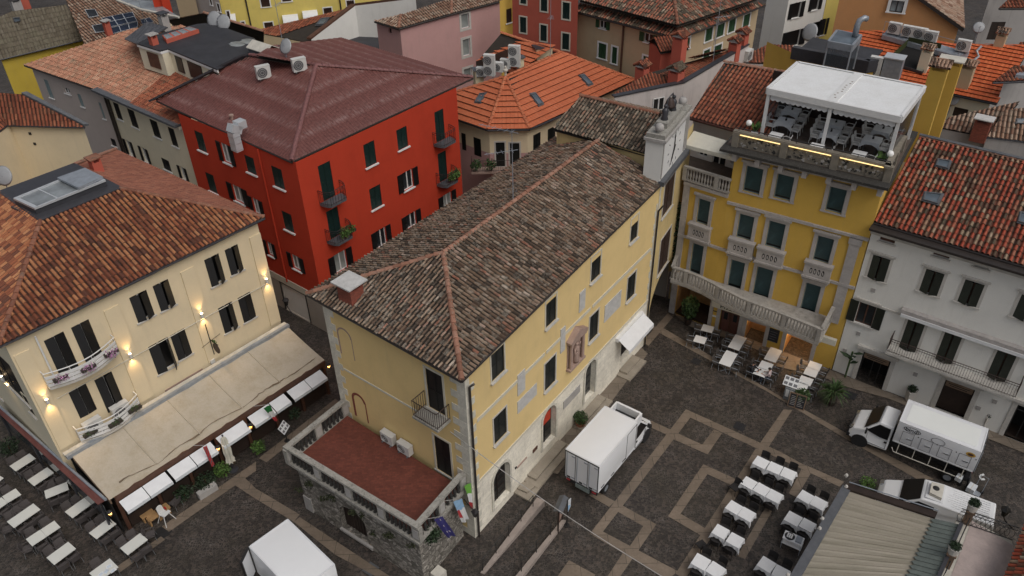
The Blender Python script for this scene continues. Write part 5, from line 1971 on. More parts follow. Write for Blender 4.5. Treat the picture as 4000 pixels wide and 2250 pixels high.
def text(root,s,W,q_,h,mat,t=0.02,name='lettering',sx=1.0,depth=0.02,align='CENTER'):
 """raised letters on a wall, set level and as tall as h metres"""
 cu=bpy.data.curves.new(name,'FONT')
 cu.body=s
 cu.size=h*1.35
 cu.extrude=depth/2
 cu.align_x=align
 cu.align_y='CENTER'
 tmp=bpy.data.objects.new('tmp',cu)
 COL.objects.link(tmp)
 me=bpy.data.meshes.new_from_object(tmp.evaluated_get(bpy.context.evaluated_depsgraph_get()))
 bpy.data.objects.remove(tmp)
 for v in me.vertices:
  v.co.x*=sx
 a,z=W.at(q_,t)if q_[0]>60 else q_
 R_=Matrix(((W.d.x,0,W.n.x,0),(W.d.y,0,W.n.y,0),(0,1,0,0),(0,0,0,1)))
 me.transform(R_)
 me.materials.clear()
 me.materials.append(MATS[mat])
 me.transform(Matrix.Translation(W.pt(a,t,z)))
 o=bpy.data.objects.new(name,me)
 COL.objects.link(o)
 o.parent=root
 me.transform(world(root).inverted())
 return o
 # orange roofed corner house
fh=thing('corner_house',Vector((1,62,0)),'cream and pink corner house under a bright orange tiled roof with skylights','house')
FL,F1,F2,FX=P((1760,455),9.5),P((1905,505),9.5),P((2067,502),9.5),P((2480,312),9.5)
FA,FR_,FT=P((1975,300),12.0),P((2191,205),12.0),P((1770,364),12.0)
FT=Pd((1770,364),FL,(F1-FL).cross(FA-FL))
kwF=dict(pitch=0.30,course=0.52,amp=0.012,flat=True,jit=0.0,lift=0.11)
roof(fh,[[F1,F2,FA],[FL,F1,FA,FT],[F2,FX,FR_,FA]],'tile_bright',caps=[(F1,FA),(F2,FA),(FA,FR_),(FT,FA),(FR_,FX)],eaves=[(FL,F1),(F1,F2),(F2,P((2190,450),9.5))],cap_mat='cap_orange',gut='lead_dark',**kwF)
roof(fh,[[P((1862,240),11.0),P((2015,290),11.0),FR_+Vector((0,0,-0.1)),P((1957,129),13.0)]],'tile_bright',caps=[(P((1957,129),13.0),FR_)],cap_mat='cap_orange',**kwF)
def inn(a,b,d):
 return a,b
WF1,WF2,WF3=Wall(FL+Vector((0.1,0.5,0)),F1+Vector((0.1,0.5,0))),Wall(F1+Vector((0.1,0.5,0)),F2+Vector((-0.1,0.5,0))),Wall(F2+Vector((-0.1,0.5,0)),FX+Vector((-0.4,0.6,0)))
sF=dict(sh='shutter_dark',fr=None,gl='pane_black',sill=None)
for W_,sp in((WF1,[(c2(1548,1000),c2(1588,1140),'shut'),(c2(1640,1032),c2(1702,1188),'shut')]),(WF2,[(c2(1808,1075),c2(1880,1255),'shut',dict(kind='door',sur='sill_stone')),(c2(1915,1080),c2(1990,1250),'shut',dict(kind='door',sur='sill_stone'))]),(WF3,[(c3(160,1022),c3(215,1125),'shut'),(c3(270,978),c3(326,1055),'shut')])):
 wallset(fh,W_,7.2,9.4,'wall_cream',[],extra=[W_.rect(x[0],x[1])for x in sp])
 wallset(fh,W_,0,7.2,'wall_pink',sp if False else[],extra=[W_.rect(x[0],x[1])for x in sp])
 for x in sp:
  opt=dict(sF)
  if len(x)>3:
   opt.update(x[3])
  window(fh,W_,W_.rect(x[0],x[1]),x[2],**opt)
bz_=WF2.rect(c2(1808,1075),c2(1880,1255))[2]
q=MB(WF2.M)
q.wbox(-1.5,WF2.L+0.4,0,0.9,bz_-0.18,bz_-0.02)
fb=q.build('balcony','stone_pink',fh)
q=MB(WF2.M)
railing(q,[(-1.45,0,bz_),(-1.45,-0.85,bz_),(WF2.L+0.35,-0.85,bz_),(WF2.L+0.35,0,bz_)],0.95,0.14)
q.build('railing','iron_black',fb)
for x,n in((-1.1,260),(0.0,200)):
 q=MB(WF2.M)
 q.leaves((x,-0.85,bz_+0.65),(0.5,0.3,0.5),n,0.09)
 q.build('balcony_plant','leaf_mid',fb)
def skylight(q1,q2,q3,q4,plane,label,glassm='pane_blue',lift=0.09):
 """roof window lying in the plane of three roof points"""
 n=(plane[1]-plane[0]).cross(plane[2]-plane[0]).normalized()
 if n.z<0:
  n=-n
 pts=[Pd(q,plane[0]+n*lift,n)for q in(q1,q2,q3,q4)]
 ce=sum(pts,Vector())/4
 r=thing('skylight',ce,label,'skylight')
 m=MB()
 big=[ce+(p-ce)*1.16-n*0.06 for p in pts]
 m.extr(big,n*0.05)
 for i in range(4):
  a,b=pts[i],pts[(i+1)%4]
  ai,bi=ce+(a-ce)*0.8,ce+(b-ce)*0.8
  m.extr([a,b,bi,ai],n*0.07)
 m.build('frame','lead_grey',r)
 m=MB()
 m.poly(*[ce+(p-ce)*0.95+n*0.02 for p in pts])
 m.build('pane',glassm,r)
 return r
pl=(F2,FX,FA)
skylight(c3(510,570),c3(545,560),c3(610,630),c3(575,645),pl,'skylight on the bright orange roof, the upper right one')
skylight(c3(137,708),c3(178,700),c3(238,780),c3(200,795),pl,'skylight on the bright orange roof, the lower middle one')
skylight(c2(1690,705),c2(1735,700),c2(1695,775),c2(1650,770),(FL,F1,FA),'skylight on the bright orange roof, left of the hip')
m=MB(Matrix.Translation(FA))
m.lathe([(0.09,-0.1),(0.09,0.5),(0.2,0.5),(0.2,0.6),(0.1,0.65),(0.1,0.85),(0.02,0.9)],(0,0,0),10)
m.build('roof_vent','stone_pale',label='white vent pipe on the peak of the bright orange roof',cat='vent')
for q_,z_,w_,h_,fn,lb in((c2(1765,575),11.5,0.9,1.7,2,'tall white air conditioner left of the orange ridge'),(c2(1830,545),11.5,0.85,0.75,1,'low white air conditioner beside the tall one, left'),(c2(1885,520),11.5,0.85,0.75,1,'low white air conditioner beside the tall one, right'),(c3(20,505),11.7,0.95,1.7,2,'tall white air conditioner behind the orange ridge, right'),(c2(1705,580),11.3,0.85,0.7,1,'low white air conditioner beside the cream flue by the maroon eave')):
 ac_unit(P(q_,z_),WF2.yaw()-0.25,lb,None,w_,h_,0.4,fan=fn)
q=MB()
p0,p1=P(c2(1665,580),11.0),P(c3(10,470),11.0)
q.extr([p0,p1,p1+Vector((0,0,1.3)),p0+Vector((0,0,1.3))],(0.02,0.08,0))
q.build('screen_wall','wood_dark',label='dark brown screen wall behind the white air conditioners',cat='wall')
chimney(c2(1680,620),10.7,0.7,0.7,1.1,0.3,'cream flue with grey lid by the maroon eave','wall_cream','lead_grey',0.6,False)
chimney(c3(232,430),11.6,1.4,0.9,0.9,0.3,'wide cream chimney with a dark slab and two pipes on the orange roof','wall_cream','lead_dark',0.6,False)
chimney(c3(65,495),11.6,0.45,0.45,0.7,0.3,'small cream flue with grey lid on the orange roof','wall_cream','lead_grey',0.6,False)
aerial(P(c3(288,445),11.9),5.5,'tall aerial mast on the orange roof ridge',((0.93,0.9),(0.6,0.9)))
# house with white parapet and red chimneys
ph=thing('parapet_house',Vector((11,58,0)),'house with a stained white parapet wall and weathered red tiles under red chimneys','house')
SA,SB,SC=P((2400,378),13.9),P((2673,322),13.9),P((2926,173),13.9)
dn_=Vector((0.55,-0.83,0))
m=MB()
for a,b in((SA,SB),(SB,SC)):
 W_=Wall(a,b)
 facade(m,W_,5,13.85,[])
m.build('wall','wall_parapet',ph)
m=MB()
for a,b in((SA,SB),(SB,SC)):
 W_=Wall(a,b)
 m.M=W_.M
 m.wbox(-0.02,W_.L,-0.35,0.06,13.86,13.95)
m.build('coping','lead_dark',ph)
W_=Wall(SA,SB)
o=W_.rect(c3(1065,745),c3(1140,825))
window(ph,W_.off(0.17),o,'glass',sill=None)
s1,s2,s3,s4,s5=P(c3(770,705),13.4),P(c3(1295,612),13.6),P(c3(1785,328),13.6),None,None
s4,s5=slp(c3(1640,378),s2,s3,0.3),slp(c3(1040,545),s2,s3,0.3)
s1=slp(c3(770,705),s2,s5,0.2)if False else P(c3(770,705),13.35)
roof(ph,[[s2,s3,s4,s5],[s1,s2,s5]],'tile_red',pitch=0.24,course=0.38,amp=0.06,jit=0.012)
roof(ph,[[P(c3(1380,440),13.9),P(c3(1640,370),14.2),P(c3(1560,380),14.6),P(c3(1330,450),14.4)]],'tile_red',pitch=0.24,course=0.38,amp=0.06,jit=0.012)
ya=Wall(SB,SC).yaw()
chimney(c3(978,595),13.6,0.75,0.75,0.75,ya,'red chimney with tiled cap, leftmost of those by the white parapet','wall_salmon','tile',0.8,True,'tile_red')
chimney(c3(1232,640),13.5,0.95,0.8,0.95,ya,'wide red chimney with tiled cap rising at the white parapet edge','wall_salmon','tile',0.8,True,'tile_patch')
chimney(c3(1262,375),15.0,0.8,0.8,0.8,ya,'red chimney with tiled cap behind the red tiled roof house','wall_salmon','tile',0.9,True,'tile_red')
chimney(c3(1675,390),13.8,0.7,0.7,0.6,ya,'front one of the two red chimneys at the far parapet end','wall_salmon','tile',0.8,True,'tile_red')
chimney(c3(1732,345),13.8,0.7,0.7,0.8,ya,'rear one of the two red chimneys at the far parapet end','wall_salmon','tile',0.8,True,'tile_red')
dm=thing('roof_dormer',P(c3(1250,500),13.6),'boxy red roof dormer with a little tiled roof among the chimneys','dormer')
a,b=P(c3(1112,528),13.2),P(c3(1300,500),13.2)
WDm=Wall(a,b)
m=MB(WDm.M)
m.box(0,WDm.L,0,1.9,0,14.75)
m.M=None
m.build('body','wall_salmon',dm)
q0,q1=WDm.pt(-0.15,0.2,14.7),WDm.pt(WDm.L+0.15,0.2,14.7)
q2,q3=WDm.pt(WDm.L+0.15,-1.0,15.35),WDm.pt(-0.15,-1.0,15.35)
q4,q5=WDm.pt(WDm.L+0.15,-2.1,14.7),WDm.pt(-0.15,-2.1,14.7)
roof(dm,[[q0,q1,q2,q3],[q4,q5,q3,q2]],'tile_red',pitch=0.24,course=0.38,amp=0.07)
aerial(P(c3(1500,590),12.5),7.5,'tall double aerial mast by the white parapet wall',((0.98,1.1),(0.85,0.9)),1.0)
# pizzeria building
G0,G1,G2=Vector((11.35,46.25,0)),Vector((13.75,44.35,0)),Vector((20.93,39.66,0))
WG1,WG2=Wall(G0,G1),Wall(G1,G2)
LGZ=WG1.at((2700,655),0.1)[1]-1.05
pz=thing('pizzeria_building',(G0+G2)/2+Vector((3,4,0)),'ochre yellow pizzeria building with grey stone window frames and teal blinds','house')
sT=dict(sh='blind_teal',fr='teal_frame',gl='pane_black',sill='stone_trim',sur='stone_trim',sw=0.22,proud=0.07,crown=0.14,mull=False)
g1ops=wallset(pz,WG1,0,LGZ,'wall_ochre',[(c7(1412,42),c7(1475,258),'blind'),(k1(690,572),k1(742,828),'blind',dict(kind='door',sill=None,crown=0))],extra=[(WG1.rect(k1(578,885),k1(770,1190))[0],WG1.L-0.05,0.1,3.05)],**sT)
g2ops=wallset(pz,WG2,0,13.75,'wall_ochre',[(ov(1879,415),ov(1910,491),'blind'),(ov(1957,435),ov(1987,507),'blind'),(k2(182,50),k2(264,266),'blind'),(c7(1720,158),c7(1800,372),'blind'),(ov(1936,553),ov(1964,630),'blind'),(k2(90,420),k2(165,643),'blind'),(c7(1657,503),c7(1724,745),'blind',dict(kind='door',sill=None)),(ov(1906,668),ov(1931,757),'blind',dict(kind='door',sill=None)),(c8(290,678),c8(349,930),'blind',dict(kind='door',sill=None))],extra=[WG2.rect(c7(1583,870),c7(1690,1105)),WG2.rect(c7(1778,965),c7(1880,1195)),WG2.rect(c8(148,1055),c8(298,1300))],**sT)
# shop fronts
def shop(root,W,o,mat,frame='stone_trim',inner='interior_dark',deep=1.6,glow=None):
 a,b,c,d=o
 m=MB(W.M)
 m.wbox(a,b,-deep-0.1,-deep,c,d)
 m.wbox(a-0.02,a,-deep,-0.14,c,d)
 m.wbox(b,b+0.02,-deep,-0.14,c,d)
 m.c=1
 m.wbox(a,b,-deep,0.0,c-0.04,c)
 r=m.build('shop_front',[inner,mat],root)
 m=MB(W.M)
 m.wbox(a-0.26,a-0.001,-0.02,0.06,0,d)
 m.wbox(b+0.001,b+0.26,-0.02,0.06,0,d)
 m.wbox(a-0.26,b+0.26,-0.02,0.06,d,d+0.24)
 m.build('surround',frame,r)
 return r
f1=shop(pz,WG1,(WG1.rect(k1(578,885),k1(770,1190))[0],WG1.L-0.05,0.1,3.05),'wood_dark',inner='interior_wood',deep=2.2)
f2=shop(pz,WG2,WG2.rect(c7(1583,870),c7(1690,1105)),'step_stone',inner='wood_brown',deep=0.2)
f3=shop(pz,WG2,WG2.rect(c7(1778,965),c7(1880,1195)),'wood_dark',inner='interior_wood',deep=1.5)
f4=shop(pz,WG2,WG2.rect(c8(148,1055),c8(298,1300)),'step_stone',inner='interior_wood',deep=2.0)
o=WG2.rect(c7(1583,870),c7(1690,1105))
m=MB(WG2.M)
for k in range(2):
 x0=o[0]+(o[1]-o[0])*(k/2)+0.08
 x1=o[0]+(o[1]-o[0])*((k+1)/2)-0.08
 m.wbox(x0,x1,-0.19,-0.15,o[2]+0.1,o[3]-0.1)
 m.c=1
 m.wbox(x0+0.12,x1-0.12,-0.15,-0.14,o[2]+1.2,o[3]-0.4)
 m.c=0
m.build('door',['copper_brown','pane_dark'],f2)
for q_,en in((WG2.pt((WG2.rect(c8(148,1055),c8(298,1300))[0]+WG2.rect(c8(148,1055),c8(298,1300))[1])/2,-1.0,2.3),200),(WG2.pt((g2ops[7][0]+g2ops[7][1])/2-0.1,-0.9,2.5),60)):
 ld=bpy.data.lights.new('room_light','POINT')
 ld.energy=en
 ld.color=(1.0,0.62,0.3)
 ld.shadow_soft_size=0.2
 lo_=bpy.data.objects.new('room_light',ld)
 COL.objects.link(lo_)
 lo_.location=q_
 # sign boards with their lettering
zs=WG2.at(c7(1700,903),0.14)[1]
zs=WG2.at(kF(505,180),0.8)
sa,sb_=WG2.at(kF(345,120),0.8)[0],WG2.at(kF(690,235),0.8)[0]
m=MB(WG2.M)
m.wbox(sa,sb_,0.6,0.79,zs[1]-0.24,zs[1]+0.24)
sg1=m.build('sign_band','cream_paint',pz)
text(sg1,'Pizzeria  Bar',WG2,zs,0.27,'ink',0.8,sx=1.5)
zr_=WG2.at(kF(865,298),0.8)
ra=WG2.at(kF(692,235),0.8)
m=MB(WG2.M)
m.wbox(ra[0],WG2.L-0.1,0.55,0.79,zr_[1]-0.22,zr_[1]+0.22)
sg2=m.build('sign_box','canvas_cream',pz)
text(sg2,'Ristorante',WG2,zr_,0.26,'ink',0.8,sx=1.5)
# black menu board on the wall
r_=WG2.rect(c8(12,1022),c8(70,1140))
m=MB(WG2.M)
m.wbox(r_[0],r_[1],0,0.05,r_[2],r_[3])
m.c=1
for k in range(5):
 m.wbox(r_[0]+0.12,r_[1]-0.12-0.08*(k%2),0.05,0.056,r_[3]-0.25-k*0.2,r_[3]-0.22-k*0.2)
m.build('menu_board',['slate_board','ink_grey'],pz)
for q0_,q1_,mt in((c7(1508,888),c7(1545,905),'slate_board'),(c7(1500,920),c7(1540,945),'paper')):
 r_=WG2.rect(q0_,q1_)
 m=MB(WG2.M)
 m.wbox(max(0.02,r_[0]),max(0.5,r_[1]),0,0.04,r_[2],r_[3])
 m.build('notice',mt,pz)
 # pilasters, string courses, cornice
m=MB(WG2.M)
pa_=WG2.at(k2(300,700))[0]
m.wbox(WG2.L-0.95,WG2.L-0.35,-0.02,0.09,3.7,10.0)
m.c=0
m.wbox(WG2.L-1.02,WG2.L-0.28,-0.02,0.14,9.6,10.0)
m.build('pilaster','stone_trim',pz)
m=MB(WG1.M)
m.wbox(0.0,0.42,-0.02,0.09,0.0,LGZ)
m.build('pilaster','stone_trim',pz)
z2=g2ops[3][2]
zsc=[10.15,z2-1.15]
for zz in zsc:
 m=MB(WG2.M)
 m.wbox(0.0,WG2.L+0.02,-0.02,0.13,zz-0.09,zz+0.09)
 m.build('string_course','stone_trim',pz)
m=MB(WG1.M)
m.wbox(0,WG1.L,-0.02,0.13,zsc[1]-0.09,zsc[1]+0.09)
m.wbox(0,WG1.L,-0.02,0.16,LGZ-0.25,LGZ)
m.build('string_course','stone_trim',pz)
for k,o in enumerate(list(g2ops[3:6])+[g1ops[0]]):
 W_=WG2 if k<3 else WG1
 m=MB(W_.M)
 m.wbox(o[0]-0.32,o[1]+0.32,0.0,0.34,o[2]-1.0,o[2]-0.1)
 m.wbox(o[0]-0.38,o[1]+0.38,0.0,0.42,o[2]-0.1,o[2]+0.04)
 m.wbox(o[0]-0.38,o[1]+0.38,0.0,0.40,o[2]-1.14,o[2]-1.0)
 m.c=1
 w3=(o[1]-o[0])/4
 for j in range(4):
  x=o[0]+w3*(j+0.5)
  n=8
  m.extr([(x+w3*0.36*math.cos(2*math.pi*i/n),-0.341,o[2]-0.56+0.22*math.sin(2*math.pi*i/n))for i in range(n)],(0,-0.004,0))
  m.c=0
  m.extr([(x+w3*0.2*math.cos(2*math.pi*i/n+0.3*j),-0.346,o[2]-0.56+0.13*math.sin(2*math.pi*i/n))for i in range(n)],(0,-0.03,0))
  m.c=1
 m.build('balconette',['stone_trim','interior_dark'],pz)
 # cornice and roof terrace parapet
T0,T1=WG2.pt(-0.3,0.0,0),WG2.pt(WG2.L+0.0,0.0,0)
depthG=7.5
m=MB(WG2.M)
m.wbox(-0.75,WG2.L+0.35,-depthG,0.85,13.86,14.02)
m.build('roof_slab','stone_black',pz)
m=MB(WG2.M)
m.wbox(-0.3,WG2.L+0.12,-0.02,0.4,13.55,13.86)
for k in range(7):
 s=0.0+(WG2.L-0.2)*k/6
 m.wbox(s,s+0.28,0.0,0.62,13.3,13.86)
m.build('cornice','stone_trim',pz)
m=MB()
WGr=Wall(WG2.pt(WG2.L,0,0),WG2.pt(WG2.L,-depthG,0))
facade(m,WGr,0,13.86,[])
WGl=Wall(WG2.pt(0,-depthG,0),WG2.pt(0,0,0))
facade(m,WGl,6,13.86,[])
m.build('wall','wall_ochre',pz)
# parapet: piers, carved panels, rail, light strips
t0_,z_top=0.12,14.95
ptl=[WG2.pt(-0.1,t0_,0),WG2.pt(WG2.L+0.05,t0_,0),WG2.pt(WG2.L+0.05,-4.2,0)]
pp_=thing('roof_parapet',ptl[0].lerp(ptl[1],0.5)+Vector((0,0,14.02)),'weathered carved stone parapet with yellow light strips round the roof terrace','balustrade')
for k,(A,B,ns)in enumerate(((ptl[0],ptl[1],3),(ptl[1],ptl[2],2))):
 Wp=Wall(A,B)
 for j in range(ns+1):
  if k==1 and j==0:
   continue
  s=Wp.L*j/ns
  m=MB(Wp.M)
  m.wbox(s-0.2,s+0.2,-0.26,0.06,14.02,z_top)
  m.build('pier','stone_carved',pp_)
 for j in range(ns):
  a,b=Wp.L*j/ns+0.2,Wp.L*(j+1)/ns-0.2
  m=MB(Wp.M)
  m.wbox(a,b,-0.2,-0.06,14.02,14.85)
  for i in range(int((b-a)*26)):
   x,zc_2,rr_=random.uniform(a+0.1,b-0.1),random.uniform(14.12,14.74),random.uniform(0.03,0.1)
   m.c=random.choice((0,0,0,1,1,2))
   ph_=random.uniform(0,6)
   m.extr([(x+rr_*math.cos(th)*(1+0.5*math.cos(3*th+ph_)),0.06,zc_2+rr_*math.sin(th)*(1+0.4*math.cos(2*th+ph_)))for th in[2*math.pi*u/9 for u in range(9)]],(0,-random.uniform(0.005,0.05),0))
  m.build('carved_panel',['stone_carved','stone_black','stone_grey'],pp_)
  if k==0:
   m=MB(Wp.M)
   m.wbox(a+0.05,b-0.05,0.02,0.07,14.825,14.86)
   m.build('light_strip','lamp_led',pp_)
 m=MB(Wp.M)
 m.wbox(-0.2,Wp.L+0.06,-0.3,0.02,z_top-0.07,z_top+0.07)
 m.build('coping','stone_carved',pp_)
m=MB(WG2.M)
m.tube([(-0.2,-0.02,15.2),(WG2.L,-0.02,15.2)],0.03,6)
for k in range(6):
 m.tube([(WG2.L*k/5,-0.02,14.98),(WG2.L*k/5,-0.02,15.2)],0.018,5)
m.build('handrail','iron_black',pp_)
# pergola on the roof
Q=[P(kpg(*x),17.35)for x in((392,385),(1770,680),(2010,365),(700,115))]
pg=thing('roof_pergola',sum(Q,Vector())/4*1.0+Vector((0,0,-3.3)),'white louvred pergola with clear side sheets over the roof terrace tables','pergola')
def lerp2(u,v,z=0):
 return Q[0].lerp(Q[1],u).lerp(Q[3].lerp(Q[2],u),v)+Vector((0,0,z))
for u0,u1 in((0.015,0.465),(0.53,0.985)):
 m=MB()
 ns=16
 for k in range(ns):
  v0,v1=0.04+0.93*k/ns,0.04+0.93*(k+0.94)/ns
  m.extr([lerp2(u0,v0,-0.04),lerp2(u1,v0,-0.04),lerp2(u1,v1,0.0),lerp2(u0,v1,0.0)],(0,0,0.03))
 m.build('louvre_panel','pergola_slats',pg)
def beam(mb,A,B,w_,z0,z1):
 d=(B-A).normalized()
 s=Vector((-d.y,d.x,0))*(w_/2)
 mb.extr([A+s+Vector((0,0,z0)),B+s+Vector((0,0,z0)),B-s+Vector((0,0,z0)),A-s+Vector((0,0,z0))],(0,0,z1-z0))
for A,B,w_ in((Q[0],Q[1],0.18),(Q[1],Q[2],0.18),(Q[2],Q[3],0.18),(Q[3],Q[0],0.18)):
 m=MB()
 beam(m,A,B,w_,-0.32,0.06)
 m.build('beam','white_paint',pg)
m=MB()
beam(m,lerp2(0.497,0),lerp2(0.497,1),0.5,-0.2,0.075)
m.c=1
for k in range(9):
 p=lerp2(0.497+random.uniform(-0.02,0.02),0.12+0.07*k,0.079)
 m.extr([p+Vector((0.07*math.cos(a_),0.05*math.sin(a_),0))for a_ in[i*1.05 for i in range(6)]],(0,0,0.002))
m.build('beam',['white_paint','grime'],pg)
for u,v in((0.012,0.02),(0.497,0.02),(0.988,0.02),(0.012,0.98),(0.988,0.98)):
 p=lerp2(u,v)
 m=MB(Matrix.Translation((p.x,p.y,0))@Matrix.Rotation(WG2.yaw(),4,'Z'))
 m.box(-0.09,0.09,-0.09,0.09,14.03,17.05)
 m.build('post','white_paint',pg)
for u0,u1 in((0.03,0.475),(0.52,0.97)):
 m=MB()
 n=60
 A,B=lerp2(u0,0.02),lerp2(u1,0.02)
 for k in range(n):
  f0,f1=k/n,(k+1)/n
  dz0,dz1=0.09*abs(math.sin(f0*math.pi*11)),0.09*abs(math.sin(f1*math.pi*11))
  a,b=A.lerp(B,f0),A.lerp(B,f1)
  m.extr([a+Vector((0,0,-0.3)),b+Vector((0,0,-0.3)),b+Vector((0,0,-0.62-dz1)),a+Vector((0,0,-0.62-dz0))],WG2.n*0.01)
 m.build('valance','canvas_white',pg)
t=NT('clear_sheet')
t.b.inputs['Alpha'].default_value=0.35
t.fin((0.10,0.12,0.14),0.08)
t=NT('smoked_clear')
t.b.inputs['Alpha'].default_value=0.72
t.fin((0.055,0.06,0.07),0.1)
for A,B,mt in((lerp2(0.99,0.03),lerp2(0.99,0.97),'smoked_clear'),(lerp2(0.01,0.97),lerp2(0.01,0.03),'clear_sheet')):
 m=MB()
 m.poly(A+Vector((0,0,-0.32)),B+Vector((0,0,-0.32)),Vector((B.x,B.y,14.9)),Vector((A.x,A.y,14.9)))
 m.build('side_sheet',mt,pg)
 # back wall of the terrace and dark banner with the restaurant's name
m=MB(WG2.M)
m.wbox(-0.2,WG2.L,-depthG+1.2,-depthG+1.1,14.02,16.6)
m.build('terrace_wall','wood_dark',pz)
m=MB(WG2.M)
m.wbox(-0.6,WG2.L+0.2,-depthG+1.2,0.1,14.022,14.04)
m.build('terrace_floor','deck_brown',pz)
# left wing: loggia roof
WL_,WR_=P((2691,455),14.0),P((3000,540),14.0)
WT0,WT1=P((2828,243),16.1),P((3075,286),16.1)
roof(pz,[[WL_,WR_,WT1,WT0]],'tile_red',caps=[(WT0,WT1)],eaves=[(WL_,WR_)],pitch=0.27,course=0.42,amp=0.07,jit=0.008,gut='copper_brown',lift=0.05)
WLg=Wall(WL_+Vector((0.5,0.8,0)),WR_+Vector((0.5,0.8,0)))
loz=[WLg.rect(c3(1410,1135),c3(1470,1190)),WLg.rect(c3(1515,1165),c3(1600,1290)),WLg.rect(c3(1655,1190),c3(1700,1250))]
m=MB()
facade(m,WLg,LGZ,13.9,loz)
m.build('wall','wall_white',pz)
for k,o in enumerate(loz):
 window(pz,WLg,o,'glass',sill=None,kind='window' if k!=1 else 'door')
m=MB(WLg.M)
m.wbox(-0.5,WLg.L,0,0.9,13.75,13.9)
m.build('soffit','copper_brown',pz)
fl_=[WG1.pt(0,0,LGZ),WG1.pt(WG1.L,0,LGZ),WG2.pt(0.0,-6.5,LGZ),Vector((WLg.A.x-0.3,WLg.A.y,LGZ))]
m=MB()
m.extr(fl_,(0,0,0.08))
m.build('loggia_floor','deck_brown',pz)
a,b,c,d=P(c3(1372,990),13.5),P(c3(1712,1092),13.5),P(c3(1692,1195),13.1),P(c3(1300,1092),13.1)
aw=MB()
aw.extr([a,b,c,d],(0,0,0.03))
aw.c=1
aw.extr([d,c,c+Vector((0,0,-0.22)),d+Vector((0,0,-0.22))],Vector((0.05,-0.07,0))*0.2)
aw.build('loggia_awning',['canvas_cream','canvas_cream'],pz)
# balustrades: the loggia's and the long curved first floor balcony's
BPROTO={}
def balustrade(root,pts,z,h,mat='stone_balustrade',sp=0.2,pedestal=2.2,r=1.0,name='balustrade'):
 m=MB()
 pts=[Vector((p[0],p[1],0))for p in pts]
 for i in range(len(pts)-1):
  beam(m,pts[i],pts[i+1],0.22,z+h-0.12,z+h)
  beam(m,pts[i],pts[i+1],0.22,z,z+0.1)
 b=m.build(name,mat,root)
 L=0
 acc=0.0
 cum=[]
 for i in range(len(pts)-1):
  d=pts[i+1]-pts[i]
  n=max(1,int(d.length/sp))
  for j in range(n):
   cum.append((pts[i]+d*(j+0.5)/n,math.atan2(d.y,d.x)))
 key=(mat,round(h,2))
 cnt=0
 for k,(p,yaw)in enumerate(cum):
  if k%max(2,int(pedestal/sp))==0:
   m=MB(Matrix.Translation(p)@Matrix.Rotation(yaw,4,'Z'))
   m.box(-0.13,0.13,-0.12,0.12,z,z+h-0.02)
   m.build('pedestal',mat,b)
   continue
  if key not in BPROTO:
   m=MB()
   hh=h-0.22
   m.lathe([(0.07,0),(0.07,0.05),(0.035,0.09),(0.08,hh*0.35),(0.07,hh*0.5),(0.03,hh*0.78),(0.06,hh*0.88),(0.07,hh)],(0,0,0),7)
   o=m.build('baluster',mat,b,local=True,smooth=True)
   BPROTO[key]=o
  else:
   o=BPROTO[key].copy()
   COL.objects.link(o)
   o.parent=b
  off=b.location+(root.location if root else Vector())
  o.location=Vector((p.x,p.y,z+0.1))-off
 return b
balustrade(pz,[WG1.pt(-0.1,0.1,0),WG1.pt(WG1.L+0.05,0.1,0)],LGZ+0.08,1.0)
bp=[P(x,5.05)for x in((2628,1040),(2690,1060),(2750,1085),(2825,1125),(2900,1163),(3000,1200),(3100,1240),(3212,1285))]
m=MB()
z_b=4.0
outl=[Vector((p.x,p.y,0))for p in bp]
e0=WG1.pt(0.1,0,0)
e1=WG2.pt((outl[-1]-G1).dot(WG2.d),0,0)
out2=[p+WG2.n*0.14 for p in outl]
for i in range(len(out2)-1):
 def proj(p):
  return WG1.pt((p-G0).dot(WG1.d),-0.01,0)if(p-G1).dot(WG2.d)<0 and(p-G1).dot(WG1.d)<0 else WG2.pt((p-G1).dot(WG2.d),-0.01,0)
 a,b=out2[i],out2[i+1]
 m.extr([a+Vector((0,0,z_b-0.2)),b+Vector((0,0,z_b-0.2)),proj(b)+Vector((0,0,z_b-0.2)),proj(a)+Vector((0,0,z_b-0.2))],(0,0,0.2))
bslab=m.build('balcony','stone_balustrade',pz)
balustrade(pz,[e0.lerp(outl[0],0.1)]+outl+[outl[-1].lerp(e1,0.9)],z_b,1.05,name='balcony_balustrade')
m=MB(WG1.M)
xa,xb=WG1.at(k1(580,890),0.3),WG1.at(k1(795,1008),0.3)
m.wbox(xa[0],xb[0],0.2,0.26,3.42,3.5)
m.build('light_strip','lamp_warm',pz)
# climbing plant in the corner by the arch
iv=MB()
for k in range(7):
 zz=4.2+k*0.72
 p=WC.pt(WC.at(k1(575,575),0.25)[0],0.25,zz)
 iv.leaves(p,(0.42,0.42,0.5),170,0.1)
ivr=thing('climbing_plant',WC.pt(WC.L,0.3,4.0),'dark green climbing plant in the corner between the clock house and the pizzeria','plant')
iv.build('foliage','leaf_dark',ivr)
m=MB()
m.tube([WC.pt(WC.L-0.02,0.15,z)for z in(4.0,6,8,9)],0.05,6)
m.build('stem','copper_brown',ivr)
